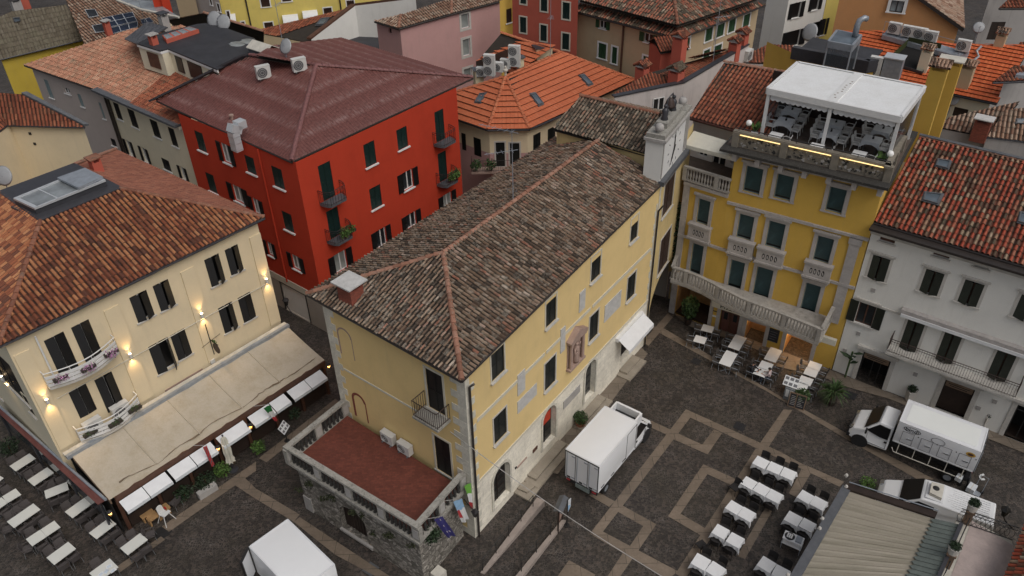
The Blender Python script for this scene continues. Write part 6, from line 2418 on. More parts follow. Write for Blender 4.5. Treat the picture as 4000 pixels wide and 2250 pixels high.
# white house on the right
HA_,HB_=Vector((20.98,39.62,0)),P((3975,1725))
dH=(HB_-HA_).normalized()
WH=Wall(HA_,HA_+dH*17)
wh=thing('white_house',HA_+dH*8+Vector((3,4,0)),'white house with a red patched clay roof, dark shutters and a long iron balcony','house')
sW=dict(sh='shutter_olive',fr='wood_brown',gl='pane_dark',sill='sill_stone',sur='sill_stone',sw=0.16,crown=0.1,sillw=0.12)
att=dict(style='glass')
nod=dict(kind='door',sill=None,crown=0,ajar=(22,22),sur='sill_stone')
aj2=dict(ajar=(22,22))
hops=wallset(wh,WH,0,11.2,'wall_white',[(k2(562,420),k2(662,493),'glass',dict(crown=0,sur=None,gl='wood_brown',fr=None)),(c8(1257,433),c8(1364,510),'glass',dict(crown=0,sur=None,gl='wood_brown',fr=None)),(c8(1567,513),c8(1668,588),'glass',dict(crown=0,sur=None,gl='wood_brown',fr=None)),(k2(507,567),k2(585,775),'ajar',aj2),(c8(1197,577),c8(1275,785),'ajar',aj2),(c8(1492,657),c8(1570,868),'ajar',aj2),(kR6(948,237),kR6(1090,520),'ajar',aj2),(c8(695,823),c8(775,1020),'open'),(c8(1062,952),c8(1110,1212),'ajar',nod),(c8(1345,1037),c8(1385,1300),'ajar',nod),(kR6(737,722),kR6(785,1070),'ajar',nod)],extra=[WH.rect(c8(722,1200),c12(855,50)),WH.rect(kR6(230,1040),c12(1475,255)),WH.rect(kR6(912,1277),c12(1990,470))],**sW)
for k,(q0_,q1_)in enumerate(((c8(722,1200),c12(855,50)),(kR6(230,1040),c12(1475,255)),(kR6(912,1277),c12(1990,470)))):
 o=WH.rect(q0_,q1_)
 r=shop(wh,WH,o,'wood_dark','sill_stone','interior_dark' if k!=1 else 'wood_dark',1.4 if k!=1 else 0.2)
 if k!=1:
  m=MB(WH.M)
  for x in(o[0]+0.04,(o[0]*0.6+o[1]*0.4),(o[0]+o[1]*2)/3,o[1]-0.08):
   m.wbox(x,x+0.05,-0.3,-0.25,o[2],o[3])
  m.wbox(o[0],o[1],-0.3,-0.25,o[3]-0.6,o[3]-0.54)
  m.build('door_frame','iron_black',r)
 m=MB(WH.M)
 m.wbox(o[0]-0.4,o[1]+0.4,0,0.22,o[3]+0.25,o[3]+0.45)
 m.build('lintel','sill_stone',r)
 if k<2:
  m=MB(WH.M)
  mx=(o[0]+o[1])/2
  m.wbox(mx-0.75,mx+0.75,-0.1 if k else-0.1,-0.05,o[3]-0.5,o[3]-0.1)
  m.c=1
  for j in range(2):
   m.wbox(mx-0.6+0.1*j,mx+0.6-0.15*j,-0.05,-0.045,o[3]-0.28-j*0.13,o[3]-0.23-j*0.13)
  m.build('sign_board',['wood_old','ink'],r)
  # string course, eave moulding, awning box
m=MB(WH.M)
m.wbox(-0.05,WH.L,0,0.16,10.65,10.85)
for k in range(18):
 m.wbox(0.5+k*0.95,0.62+k*0.95,0,0.42,10.86,11.05)
m.build('cornice','sill_stone',wh)
m=MB(WH.M)
a_=WH.at(c8(640,790))[1]
m.wbox(0.1,WH.L,-0.02,0.06,a_-0.14,a_)
m.build('string_course','sill_stone',wh)
b0,b1=WH.at(c8(1005,895),0.3),WH.at(kR6(966,755),0.3)
m=MB(WH.M)
m.wbox(b0[0],WH.L,0.0,0.36,b0[1]-0.2,b0[1]+0.12)
m.c=1
m.wbox(b0[0]+0.05,WH.L,0.36,0.4,b0[1]-0.36,b0[1]-0.14)
m.build('awning_box',['stone_trim','canvas_white'],wh)
zb_=min(o[2]for o in hops[8:11])+0.05
s0_,s1_=WH.at(c8(885,1215),0.9)[0],WH.at(kR6(895,1200),0.9)[0]
m=MB(WH.M)
m.wbox(s0_,s1_,0,0.95,zb_-0.2,zb_-0.03)
wb=m.build('balcony','sill_stone',wh)
m=MB(WH.M)
railing(m,[(s0_+0.03,0,zb_),(s0_+0.03,-0.92,zb_),(s1_-0.03,-0.92,zb_),(s1_-0.03,0,zb_)],0.98,0.14,0.012,0.025,mid=0.82)
m.build('railing','iron_rust',wb)
# black fixings left on the wall and small plates
for q_ in(c8(795,740),c8(580,1195),c8(683,1067),c8(1112,1375),kR6(690,1252),kR6(537,1312)):
 s,z=WH.at(q_)
 m=MB(WH.M)
 m.wbox(s-0.12,s+0.12,0,0.05,z-0.13,z+0.13)
 m.build('wall_plate','stone_grey',wh)
 # roof of the white house
hE0,hE1=P(c8(800,222),11.35),P(c8(800,222),11.35)+dH*17
hT0=Pd(c4(1165,985),hE0,dH)
hT0=hE0+(hT0-hE0)*0.93
hT1=hT0+dH*17
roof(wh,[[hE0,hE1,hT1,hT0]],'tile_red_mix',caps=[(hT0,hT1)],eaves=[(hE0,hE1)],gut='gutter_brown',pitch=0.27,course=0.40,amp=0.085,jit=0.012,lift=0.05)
m=MB(WH.M)
m.wbox(-0.1,WH.L,0.0,0.6,11.06,11.2)
m.build('soffit','gutter_brown',wh)
hp=(hE0,hE1,hT0)
skylight(c4(1285,1200),c4(1380,1215),c4(1360,1275),c4(1265,1250),hp,'uppermost skylight on the red patched roof','pane_blue',0.16)
skylight(c8(1185,0),c8(1320,15),c8(1280,92),c8(1168,60),hp,'middle skylight on the red patched roof','pane_blue',0.16)
skylight(c8(1905,150),c8(1990,165),c8(1975,250),c8(1885,225),hp,'skylight at the right edge of the red patched roof','pane_blue',0.16)
m=MB()
m.tube([hT0+Vector((0,0,0.1)),hT1+Vector((0,0,0.1))],0.13,6)
m.build('ridge_flashing','lead_grey',wh)
# roofs and houses behind
def plane_pt(q,a,b,c):
 return Pd(q,a,(b-a).cross(c-a))
bk=dict(pitch=0.28,course=0.42,amp=0.07,jit=0.015,k=6,lift=0.05)
def house(label,loc,name='house'):
 return thing(name,loc,label,'house')
 # cream gabled house at the left edge
e1_,e2_=P(c1(50,938),12.4),P(c1(636,952),12.4)
jh=house('plain cream gabled house with a worn red tile roof at the left edge',(e1_+e2_)/2*Vector((1,1,0))if False else Vector(((e1_.x+e2_.x)/2,(e1_.y+e2_.y)/2,0)),'gabled_house')
k1_=P(c1(165,712),14.4)
k0_=plane_pt(c1(-120,690),e1_,e2_,k1_)
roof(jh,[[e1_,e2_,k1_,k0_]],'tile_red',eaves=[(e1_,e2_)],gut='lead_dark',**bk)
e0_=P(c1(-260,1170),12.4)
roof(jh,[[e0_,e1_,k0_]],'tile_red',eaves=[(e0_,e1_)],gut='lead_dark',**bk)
q=MB()
q.extr([e2_,k1_,k1_+Vector((0.3,0.2,0)),e2_+Vector((0.3,0.1,0))],(0,0,0.14))
q.build('verge','lead_grey',jh)
WJ=Wall(e1_+Vector((0,0.3,0)),e2_+Vector((-0.25,0.3,0)))
WJ2=Wall(e0_+Vector((0.25,0.25,0)),e1_+Vector((0,0.3,0)))
m=MB()
facade(m,WJ,0,12.3,[])
facade(m,WJ2,0,12.3,[])
facade(m,Wall(WJ.B,k1_*Vector((1,1,0))if False else Vector((k1_.x,k1_.y,0))),0,12.3,[])
m.build('wall','wall_cream',jh)
for q_ in(c1(227,1008),c1(263,1085)):
 s,z=WJ.at(q_)
 m=MB(WJ.M)
 m.wbox(s-0.1,s+0.1,0,0.03,z-0.1,z+0.1)
 m.build('vent_hole','iron_black',jh)
dish(None,P(c1(60,1430),13.2),'grey satellite dish at the left edge beside the long skylight',R(260),0.6,0.9,0.4)
# yellow house with a grey brown roof, top left
a,b=P(c1(-20,448),10.5),P(c1(642,290),10.5)
yh=house('mustard yellow house with a mossy grey brown roof in the top left corner',Vector(((a.x+b.x)/2,(a.y+b.y)/2,0)),'yellow_house')
c=P(c1(500,35),13.8)
d=plane_pt(c1(-60,150),a,b,c)
d2_=plane_pt(c1(90,85),a,b,c)
roof(yh,[[a,b,c,d2_,d]],'tile_grey_brown',eaves=[(a,b)],gut='lead_dark',pitch=0.28,course=0.42,amp=0.03,flat=True,jit=0.01)
WK=Wall(a+Vector((0.1,0.35,0)),b+Vector((-0.3,0.35,0)))
wallset(yh,WK,0,10.4,'wall_mustard',[(c1(-5,500),c1(78,618),'glass',dict(gl='pane_black',sill='white_paint',sur='white_paint',fr=None))])
skylight(c1(100,135),c1(145,130),c1(150,158),c1(108,165),(a,b,c),'small roof light on the grey brown roof')
chimney(c1(140,320),11.3,0.6,0.6,0.7,WK.yaw(),'low dark chimney on the grey brown roof, lower one','wall_greyed','lead_dark')
chimney(c1(145,95),13.4,0.8,0.7,1.0,WK.yaw(),'grey chimney at the top of the grey brown roof','wall_greyed','lead_dark')
chimney(c1(195,50),13.4,0.7,0.7,1.3,WK.yaw(),'rusty red chimney behind the grey brown roof','wall_salmon','lead_dark')
# roof with solar panels
a,b=P(c1(640,345),11.4),P(c1(1290,160),11.4)
c=slp(c1(900,-40),a,b,0.36)
d=plane_pt(c1(480,-40),a,b,c)
so_h=house('house with a pale clay roof carrying dark solar panels',Vector(((a.x+b.x)/2,(a.y+b.y)/2,0)),'solar_house')
c_=plane_pt(c1(1000,-40),a,b,c)
roof(so_h,[[a,b,c_,d]],'tile_tan',**bk)
m=MB()
facade(m,Wall(a,b),0,11.3,[])
m.build('wall','wall_cream',so_h)
nS=(b-a).cross(c-a).normalized()
nS=nS if nS.z>0 else-nS
def panel_grid(q4,nx,ny,label,mat='solar_blue',grp=None):
 A=a+nS*0.16
 p=[Pd(q,A,nS)for q in q4]
 r=thing('solar_array',sum(p,Vector())/4,label,'solar panel',grp)
 m=MB()
 m.extr(p,nS*0.05)
 m.build('backing','aluminium',r)
 for i in range(nx):
  for j in range(ny):
   u0,u1,v0,v1=(i+0.04)/nx,(i+0.96)/nx,(j+0.04)/ny,(j+0.96)/ny
   L=lambda u,v:p[0].lerp(p[1],u).lerp(p[3].lerp(p[2],u),v)+nS*0.055
   m=MB()
   m.poly(L(u0,v0),L(u1,v0),L(u1,v1),L(u0,v1))
   m.build('cell_sheet',mat,r)
panel_grid([c1(*x)for x in((825,215),(1040,165),(1040,205),(850,258))],3,1,'lower row of the dark solar panels on the pale clay roof')
panel_grid([c1(*x)for x in((765,138),(1000,92),(1035,160),(820,210))],3,2,'upper block of the dark solar panels on the pale clay roof')
panel_grid([c1(*x)for x in((1060,150),(1130,135),(1160,170),(1075,185))],2,1,'small dark solar panel beside the larger block')
panel_grid([c1(*x)for x in((692,195),(805,175),(850,230),(720,250))],1,1,'flat black collector left of the solar panels','pane_dark')
panel_grid([c1(*x)for x in((640,75),(718,70),(745,122),(672,135))],1,1,'black roof window above the solar panels','pane_dark')
chimney(c1(818,235),12.0,0.5,0.5,0.7,Wall(a,b).yaw(),'red chimney in front of the solar panels','wall_salmon','stone_grey')
aerial(P(c1(1100,190),12.5),2.5,'tv aerial beside the solar panels',((0.9,0.9),(0.6,1.0)))
# pinkish roof behind the black flat roof
a,b=P(c1(1330,190),12.6),P(c1(1990,330),12.6)
c=P(c1(1990,240),14.2)
d=plane_pt(c1(1540,98),a,b,c)
pr=house('low pinkish tiled house behind the black flat roof',Vector(((a.x+b.x)/2,(a.y+b.y)/2,0)),'low_house')
d_=plane_pt(c1(1270,150),a,b,c)
roof(pr,[[a,b,c,d,d_]],'tile_salmon',caps=[(d,c)],pitch=0.26,course=0.42,amp=0.04,flat=True,jit=0.006)
m=MB()
facade(m,Wall(a,b),0,12.5,[])
m.build('wall','wall_cream',pr)
# glazed lean-to and red chimneys at the very top
a,b,c,d=[P(c1(*x),14)for x in((880,0),(1060,70),(1350,130),(1160,10))]
gl_=thing('glazed_lean_to',(a+c)/2,'pale glazed lean-to roof near the top edge left of the yellow house','canopy')
m=MB()
m.extr([a,b,c,d],(0,0,0.06))
m.build('sheet','pane_grey',gl_)
m=MB()
m.tube([a,b,c],0.12,6)
m.build('gutter','stone_pale',gl_)
chimney(c1(1205,65),13.8,0.8,0.6,1.6,0.4,'left one of two red chimneys near the top edge','wall_red','lead_dark')
chimney(c1(1265,65),13.8,0.7,0.6,1.4,0.4,'right one of two red chimneys near the top edge','wall_red','lead_dark')
# grey brown houses filling the top left
def far_house(label,A,B,z0,z1,wall,windows=(),top=None,name='far_house',**kw):
 W_=Wall(A,B)
 h=house(label,(Vector((A.x,A.y,0))+Vector((B.x,B.y,0)))/2,name)
 o=dict(sh='shutter_brown',fr=None,gl='pane_black',sill='white_paint',sur='white_paint',sw=0.12)
 o.update(kw)
 wallset(h,W_,z0,z1,wall,windows,**o)
 return h,W_
A,B=P(c1(1352,90),10),P(c1(1500,95),10)
far_house('narrow brown house wall at the top edge beside the lean-to',A,P(c1(1500,100),10),0,22,'wall_beige')
far_house('narrow lilac house at the top edge left of the yellow house',P(c1(1495,100),9.8),P(c1(1690,160),9.8),0,22,'wall_lilac',[(c1(1580,-10),c1(1605,40),'shut'),(c1(1635,25),c1(1665,90),'shut')])
# long yellow house across the top
A,B=P(c1(1660,170),9),P((1560,20),9)
th,WT_=far_house('lemon yellow house with brown shutters across the top edge',A,B,0,24,'wall_lemon',[(c2(60,172),c2(133,215),'shut'),(c2(508,62),c2(575,105),'shut'),(c2(682,5),c2(745,62),'shut'),(c2(30,-20),c2(108,48),'shut'),(c2(190,-40),c2(268,8),'shut'),(c1(1708,85),c1(1745,165),'shut'),(c1(1820,165),c1(1850,200),'shut')])
for q0_,q1_ in((c2(197,115),c2(325,172)),(c2(347,83),c2(468,128)),(c1(1735,105),c1(1790,170))):
 r_=WT_.rect(q0_,q1_)
 m=MB(WT_.M)
 n=6
 for k in range(n):
  t0,t1=k/n*math.pi/2,(k+1)/n*math.pi/2
  m.extr([(r_[0],-1.0*math.sin(t0),r_[2]+(r_[3]-r_[2])*math.cos(t0)),(r_[1],-1.0*math.sin(t0),r_[2]+(r_[3]-r_[2])*math.cos(t0)),(r_[1],-1.0*math.sin(t1),r_[2]+(r_[3]-r_[2])*math.cos(t1)),(r_[0],-1.0*math.sin(t1),r_[2]+(r_[3]-r_[2])*math.cos(t1))],(0,0.02,0))
 m.build('awning','canvas_white',th)
m=MB(WT_.M)
for q_ in(c2(640,60),c1(1885,150)):
 s=WT_.at(q_)[0]
 m=MB(WT_.M)
 m.tube([(s,-0.1,3),(s,-0.1,23)],0.08,6)
 m.build('downpipe','gutter_brown',th)
 # orange roof and white firewall
A,B=P(c2(405,318),10.6),P(c2(-10,238),10.6)
e_a,e_b=P(c2(0,240),10.4),P(c2(410,322),10.4)
nt_=slp(c2(870,22),e_a,e_b,0.36)
nl_=plane_pt(c2(30,222),e_a,e_b,nt_)
nh=house('house with a brick orange roof behind the maroon one and a white firewall',Vector(((e_a.x+e_b.x)/2,(e_a.y+e_b.y)/2,0)),'firewall_house')
mid_=plane_pt(c2(740,68),e_a,e_b,nt_)
roof(nh,[[e_a,e_b,mid_,nt_,nl_]],'tile_red',pitch=0.28,course=0.45,amp=0.03,flat=True,jit=0.004)
m=MB()
facade(m,Wall(e_a,e_b),0,10.3,[])
m.build('wall','wall_cream',nh)
wA,wM,wB=e_b+Vector((0.15,0,0.3)),mid_+Vector((0.15,0,0.3)),P(c2(1205,-12),13.5)
m=MB()
for p_,q_ in((wA,wM),(wM,wB)):
 m.poly(p_,q_,Vector((q_.x,q_.y,4)),Vector((p_.x,p_.y,4)))
m.build('firewall','wall_white',nh)
m=MB()
for p_,q_ in((wA,wM),(wM,wB)):
 m.extr([p_,q_,q_+Vector((-0.45,0.1,0)),p_+Vector((-0.45,0.1,0))],(0,0,0.16))
m.build('coping','wood_brown',nh)
skylight(c2(490,140),c2(548,132),c2(512,185),c2(450,190),(e_a,e_b,nt_),'long roof window on the brick orange roof')
fb=[P(c2(*x),9.6)for x in((560,310),(640,282),(940,195),(1010,380),(700,420))]
m=MB()
m.extr(fb,(0,0,-0.4))
m.build('flat_roof','bitumen',nh)
m=MB(Matrix.Translation(P(c2(848,265),9.6)))
m.lathe([(0.35,0),(0.35,0.15),(0.1,0.3),(0.1,0.7)],(0,0,0),10)
m.build('roof_vent','lead_dark',label='dark roof vent on the black flat roof by the pink house',cat='vent')
# pink house
O1,O2,O3,O4=P(c2(895,158),13.0),P(c2(1075,213),13.0),P(c2(1475,102),13.0),P(c2(1842,5),13.0)
pk=house('old pink house with a worn grey clay roof and pale window frames',Vector(((O2.x+O3.x)/2,(O2.y+O3.y)/2,0)),'pink_house')
oA=slp(c2(1092,112),O2,O3,0.38)
oB=slp(c2(1460,-5),O2,O3,0.38)
roof(pk,[[O1,O2,oA],[O2,O3,oB,oA]],'tile_tan',caps=[(O2,oA)],eaves=[(O1,O2),(O2,O3)],gut='gutter_brown',**bk)
oC=slp(c2(1475,-60),O3,O4,0.38)
roof(pk,[[O3,O4,slp(c2(1850,-120),O3,O4,0.38),oC]],'tile_tan',caps=[(O3,oC)],eaves=[(O3,O4)],gut='gutter_brown',**bk)
off_=Vector((0.1,0.3,0))
WO1,WO2,WO3=Wall(O1+off_,O2+off_),Wall(O2+off_,O3+off_),Wall(O3+off_,O4+off_)
sP=dict(fr='white_paint',gl='curtain_grey',sill=None,sur='sill_stone',sw=0.22,mull=False)
wallset(pk,WO1,0,12.9,'wall_pink',[(c2(998,210),c2(1025,255),'glass',dict(gl='wood_dark',fr=None,sur=None))],**sP)
wallset(pk,WO2,0,12.9,'wall_pink',[],**sP)
wallset(pk,WO3,0,12.9,'wall_pink',[(c2(1547,112),c2(1610,205),'glass'),(c2(1558,302),c2(1618,412),'glass'),(c2(1568,525),c2(1630,590),'glass')],**sP)
pA,pB=P(c2(1080,402),10.2),P(c2(1535,285),10.2)
WO4=Wall(pA,pB)
wallset(pk,WO4,0,10.1,'wall_pink',[(c2(1347,378),c2(1410,478),'glass'),(c2(1170,430),c2(1218,470),'glass')],**sP)
m=MB()
m.poly(pB,Vector((WO3.A.x,WO3.A.y,10.2)),Vector((WO3.A.x,WO3.A.y,0)),Vector((pB.x,pB.y,0)))
m.build('wall','wall_pink',pk)
bA,bB=P(c2(1085,330),11.3),P(c2(1480,205),11.3)
m=MB()
m.extr([pA+WO4.n*0.25,pB+WO4.n*0.25+WO4.d*0.2,Vector((pB.x,pB.y,10.2))-WO4.n*0.9+Vector((0,0,0.35)),pA-WO4.n*0.9+Vector((0,0,0.35))],(0,0,0.06))
m.extr([bA,bB,bB-WO4.n*0.7+Vector((0,0,0.3)),bA-WO4.n*0.7+Vector((0,0,0.3))],(0,0,0.06))
m.build('lead_roof','lead_dark',pk)
m=MB(WO4.M)
m.tube([(WO4.L-0.5,-0.1,2),(WO4.L-0.5,-0.1,10)],0.07,6)
m.build('downpipe','gutter_brown',pk)
# ochre slip of a house
far_house('narrow ochre house between the pink and the salmon house',P((1952,30),13.6),P((2003,15),13.6),0,14.2,'wall_ochre',[(c2(1888,72),c2(1930,165),'shut',dict(sur=None))],name='ochre_house')
# salmon red house
sm,WP_=far_house('salmon red house with cream framed dark green shutters at the top',P((2001,15),14),P((2257,55),14),0,18,'wall_salmon',[(c3(60,125),c3(108,250),'shut'),(c3(215,185),c3(262,313),'shut'),(c3(380,248),c3(430,378),'shut'),(c3(218,-20),c3(266,88),'shut'),(c3(383,15),c3(434,148),'shut'),(c3(62,-60),c3(108,32),'shut')],sh='shutter_green',sur='cream_paint',sill=None,name='salmon_house')
# beige house with two tiers of roof
Q1,Q2,Q3=P((2228,38),14),P((2650,148),14),P((2990,18),14)
qh=house('beige house with green shutters and two tiers of patched clay roof',Vector((Q2.x,Q2.y+6,0)),'beige_house')
i1_,i2_,i3_=P(c3(522,22),14.45),P(c3(1246,197),14.45),P(c3(1842,3),14.45)
roof(qh,[[Q1,Q2,i2_,i1_],[Q2,Q3,i3_,i2_]],'tile_patch',eaves=[(Q1,Q2),(Q2,Q3)],caps=[(Q2,i2_)],cap_mat='cap_brown',**bk)
u1,u2,u3=P(c3(510,-2),14.95),P(c3(1250,189),14.95),P(c3(1855,-12),14.95)
ua=P(c3(1218,-40),16.3)
ub=plane_pt(c3(560,-120),u1,u2,ua)
uc=plane_pt(c3(1700,-140),u2,u3,ua)
roof(qh,[[u1,u2,ua,ub],[u2,u3,uc,ua]],'tile_patch',caps=[(u2,ua)],cap_mat='cap_brown',**bk)
m=MB()
for p_,q_ in((i1_,i2_),(i2_,i3_)):
 o_=Vector((0,0.15,0))
 m.poly(p_+o_,q_+o_,q_+o_+Vector((0,0,0.5)),p_+o_+Vector((0,0,0.5)))
m.build('attic_wall','wall_beige',qh)
WQ1,WQ2=Wall(Q1+Vector((0.2,0.5,0)),Q2+Vector((0,0.6,0))),Wall(Q2+Vector((0,0.6,0)),Q3+Vector((-0.4,0.5,0)))
sQ=dict(sh='shutter_leaf',fr='white_paint',gl='pane_black',sill='white_paint',sur='white_paint',sw=0.14)
op_=dict(sur=None)
wallset(qh,WQ1,0,13.9,'wall_beige',[(c3(662,150),c3(710,222),'open',op_),(c3(1000,245),c3(1060,330),'open',op_),(c3(655,320),c3(708,450),'shut'),(c3(758,350),c3(788,485),'shut'),(c3(992,418),c3(1045,540),'shut')],**sQ)
wallset(qh,WQ2,0,13.9,'wall_beige',[(c3(1465,222),c3(1505,298),'shut'),(c3(1553,190),c3(1592,265),'shut'),(c3(1640,155),c3(1676,232),'shut'),(c3(1752,115),c3(1785,190),'shut'),(c3(1448,385),c3(1485,440),'shut'),(c3(1530,350),c3(1572,410),'shut'),(c3(1318,290),c3(1335,360),'shut')],**sQ)
m=MB(WQ1.M)
s=WQ1.at(c3(840,300))[0]
m.tube([(s,-0.1,2),(s,-0.1,13.7)],0.09,6)
m.build('downpipe','wood_brown',qh)
aerial(P(c3(1525,320),12.5),2.2,'wide tv aerial before the beige house right side',((0.95,1.2),(0.7,1.0)),0.3)
# white and yellow houses, top right
A,C_=P(c4(95,338),8.5),P(c4(300,285),8.5)
w2,WTa=far_house('white house with black shutters at the top right of the beige one',A,P(c4(385,262),8.5),0,24,'wall_white',[(c4(196,25),c4(232,128),'open'),(c4(346,-30),c4(372,70),'open'),(c4(160,240),c4(225,338),'open'),(c4(350,170),c4(385,265),'open')],sh='shutter_black',sur=None,sill='white_paint',name='white_far_house')
B0=P(c4(-60,300),8.5)
m=MB()
facade(m,Wall(B0,A),0,24,[])
m.build('wall','wall_white',w2)
far_house('pale yellow house beside the white one at the top right',P(c4(387,262),8.5),P(c4(500,235),8.5),0,24,'wall_lemon',[(c4(402,-10),c4(430,70),'open'),(c4(390,150),c4(420,260),'open')],sh='shutter_black',sur=None,name='yellow_far_house')
# orange gabled house
A,B=P(c4(488,228),11.5),P(c4(1412,330),11.5)
oh=house('plain orange gabled house with one barred window at the top right',Vector(((A.x+B.x)/2,(A.y+B.y)/2,0)),'orange_house')
WU=Wall(A,B)
r1=WU.at(c4(1440,205))
r0=WU.at(c4(1150,-5))
o=WU.rect(c4(922,-5),c4(1022,108))
m=MB()
facade(m,WU,0,r1[1],[],0,r1[0])
sl_=(r0[1]-r1[1])/(r1[0]-r0[0])
m.M=WU.M
m.poly((0,0,r1[1]),(r1[0],0,r1[1]),(r0[0],0,r0[1]),(r0[0]-2,0,r0[1]+2*sl_),(0,0,r0[1]+2*sl_))
m.M=None
Wsd=Wall(WU.pt(r1[0],0,0),WU.pt(r1[0],-9,0))
facade(m,Wsd,0,r1[1],[])
m.build('wall','wall_orange',oh)
window(oh,WU.off(0.17),(o[0]+0.15,o[1]-0.15,o[2]+0.15,o[3]),'glass',sill='white_paint',sur='white_paint',sw=0.25,gl='pane_grey',fr='iron_black')
ea,eb=WU.pt(r1[0]+0.35,0.3,r1[1]+0.05),WU.pt(r1[0]+0.35,-9,r1[1]+0.05)
ra_,rb_=WU.pt(r0[0]-2,0.3,r0[1]+2*sl_+0.2),WU.pt(r0[0]-2,-9,r0[1]+2*sl_+0.2)
roof(oh,[[ea,eb,rb_,ra_]],'tile_tan',eaves=[(ea,eb)],**bk)
m=MB()
m.extr([ea,ra_,ra_-Vector((0,0,0.3)),ea-Vector((0,0,0.3))],WU.n*0.06)
m.build('verge','gutter_brown',oh)
# vivid orange roof with cut-in terrace
V1,V2=P(c4(520,520),11.0),P(c4(1730,778),11.0)
V4=slp(c4(560,232),V1,V2,0.36)
V3=plane_pt(c4(1990,340),V1,V2,V4)
V5=plane_pt(c4(860,232),V1,V2,V4)
vh=house('house under a vivid orange tile roof with a cut-in terrace and vents',Vector(((V1.x+V2.x)/2,(V1.y+V2.y)/2+3,0)),'vivid_roof_house')
V6=plane_pt(c4(1400,330),V1,V2,V4)
roof(vh,[[V1,V2,V3,V6],[V1,V6,V5,V4]],'tile_vivid',edir=(V1,V2),pitch=0.30,course=0.46,amp=0.012,flat=True,jit=0.0,lift=0.08,eaves=[(V1,V2)],gut='lead_dark')
WV=Wall(V1+Vector((0,0.5,0)),V2+Vector((-0.2,0.5,0)))
wallset(vh,WV,0,10.9,'wall_cream_pale',[(c4(1408,805),c4(1490,900),'glass')],gl='wood_dark',fr=None,sill=None)
nV=(V2-V1).cross(V4-V1).normalized()
nV=nV if nV.z>0 else-nV
def onV(q,h=0.0):
 return Pd(q,V1+nV*h,nV)
 # terrace cut into the roof
tq=[onV(c4(*x),0.12)for x in((905,480),(1160,560),(1290,405),(1045,352))]
ce=sum(tq,Vector())/4
m=MB()
m.extr(tq,nV*0.02)
m.c=1
for i,hgt_ in((2,1.3),(3,1.0)):
 a,b=tq[i],tq[(i+1)%4]
 m.extr([a,b,b+Vector((0,0,hgt_*0.6)),a+Vector((0,0,hgt_*0.6))],(0.02,0.05,0))
m.c=2
for i in range(2):
 a,b=tq[i],tq[(i+1)%4]
 m.extr([a,b,b+Vector((0,0,0.2)),a+Vector((0,0,0.2))],(0.05,0.05,0))
m.build('cut_in_terrace',['interior_dark','leaf_moss','lead_dark'],vh)
# air conditioner deck
dq=[onV(c4(*x),0.5)for x in((862,262),(1432,425),(1520,395),(900,225))]
dk=thing('service_deck',sum(dq,Vector())/4,'grey steel deck with railing for air conditioners on the vivid orange roof','deck')
m=MB()
m.extr(dq,(0,0,-0.35))
m.build('deck_plate','zinc',dk)
m=MB()
railing(m,[dq[0],dq[1]],1.1,1.6,0.02,0.02)
m.build('railing','zinc',dk)
for i,(x,y)in enumerate(((945,258),(1050,282),(1135,298),(1215,322),(1462,390))):
 ac_unit(onV(c4(x,y),0.52),WV.yaw(),['first','second','third','fourth','separate last'][i]+' air conditioner from the left on the grey roof deck','air conditioners on the steel roof deck',1.0,0.85,0.4)
chimney(c4(1165,530),onV(c4(1165,530)).z,0.75,0.7,1.5,WV.yaw(),'cream chimney with tiled cap beside the cut-in terrace','wall_cream_pale','tile',0.8,True,'tile_tan')
chimney(c4(1455,640),onV(c4(1455,640)).z,1.2,0.9,1.4,WV.yaw(),'wide beige chimney with tiled cap on the vivid orange roof','wall_beige','tile',0.8,True,'tile_tan')
chimney(c4(1745,335),onV(c4(1745,335)).z,0.7,0.7,0.7,WV.yaw(),'small tan chimney with tiled cap high on the vivid orange roof','wall_beige','tile',0.8,True,'tile_tan')
dish(None,onV(c4(1345,560)),'satellite dish beside the wide beige chimney',R(200),0.6,0.8,0.5)
dish(None,onV(c4(1565,290)),'satellite dish at the top of the vivid orange roof',R(250),0.45,0.9,0.5)
dish(None,P(c4(1365,840),9.5),'satellite dish in front of the pale wall under the vivid roof',R(200),0.5,1.0,0.4)
dish(None,P(c4(300,290),11),'satellite dish before the white house at the top right',R(210),0.8,0.6,0.4)
m=MB()
m.tube([onV(c4(1490,510),0.15),onV(c4(1590,425),0.15),onV(c4(1575,385),0.3),onV(c4(1610,350),0.3)],0.09,8)
m.build('vent_pipe','steel',label='shiny metal pipe lying on the vivid orange roof',cat='pipe')
# ochre block with parapet behind the pergola
B1,B2,B3=P(c4(190,395),15.2),P(c4(745,500),15.2),P(c4(905,470),15.2)
bh=house('ochre block with a dark parapet and glass lift box behind the pergola',Vector(((B1.x+B2.x)/2,(B1.y+B2.y)/2+2,0)),'parapet_block')
WB1=Wall(B1,B2)
m=MB()
facade(m,WB1,0,15.15,[])
facade(m,Wall(B2,B3),0,15.15,[])
facade(m,Wall(B1+Vector((-1.2,2.5,0)),B1),0,15.15,[])
m.build('wall','wall_ochre',bh)
m=MB(WB1.M)
m.wbox(-0.1,WB1.L+0.1,-0.3,0.14,14.75,15.6)
m.M=Wall(B2,B3).M
m.wbox(0.0,Wall(B2,B3).L,-0.3,0.14,14.75,15.6)
m.build('parapet','lead_dark',bh)
m=MB(WB1.M)
m.wbox(0,WB1.L,-4.5,-0.3,14.9,15.0)
m.build('flat_roof','bitumen',bh)
lq=[P(c4(*x),17.2)for x in((455,318),(635,352),(702,272),(520,235))]
lf=thing('lift_box',sum(lq,Vector())/4-Vector((0,0,2.2)),'glass lift box with a grey framed glass roof behind the pergola','lift')
m=MB()
m.extr(lq,(0,0,0.08))
m.build('roof_pane','pane_blue',lf)
m=MB()
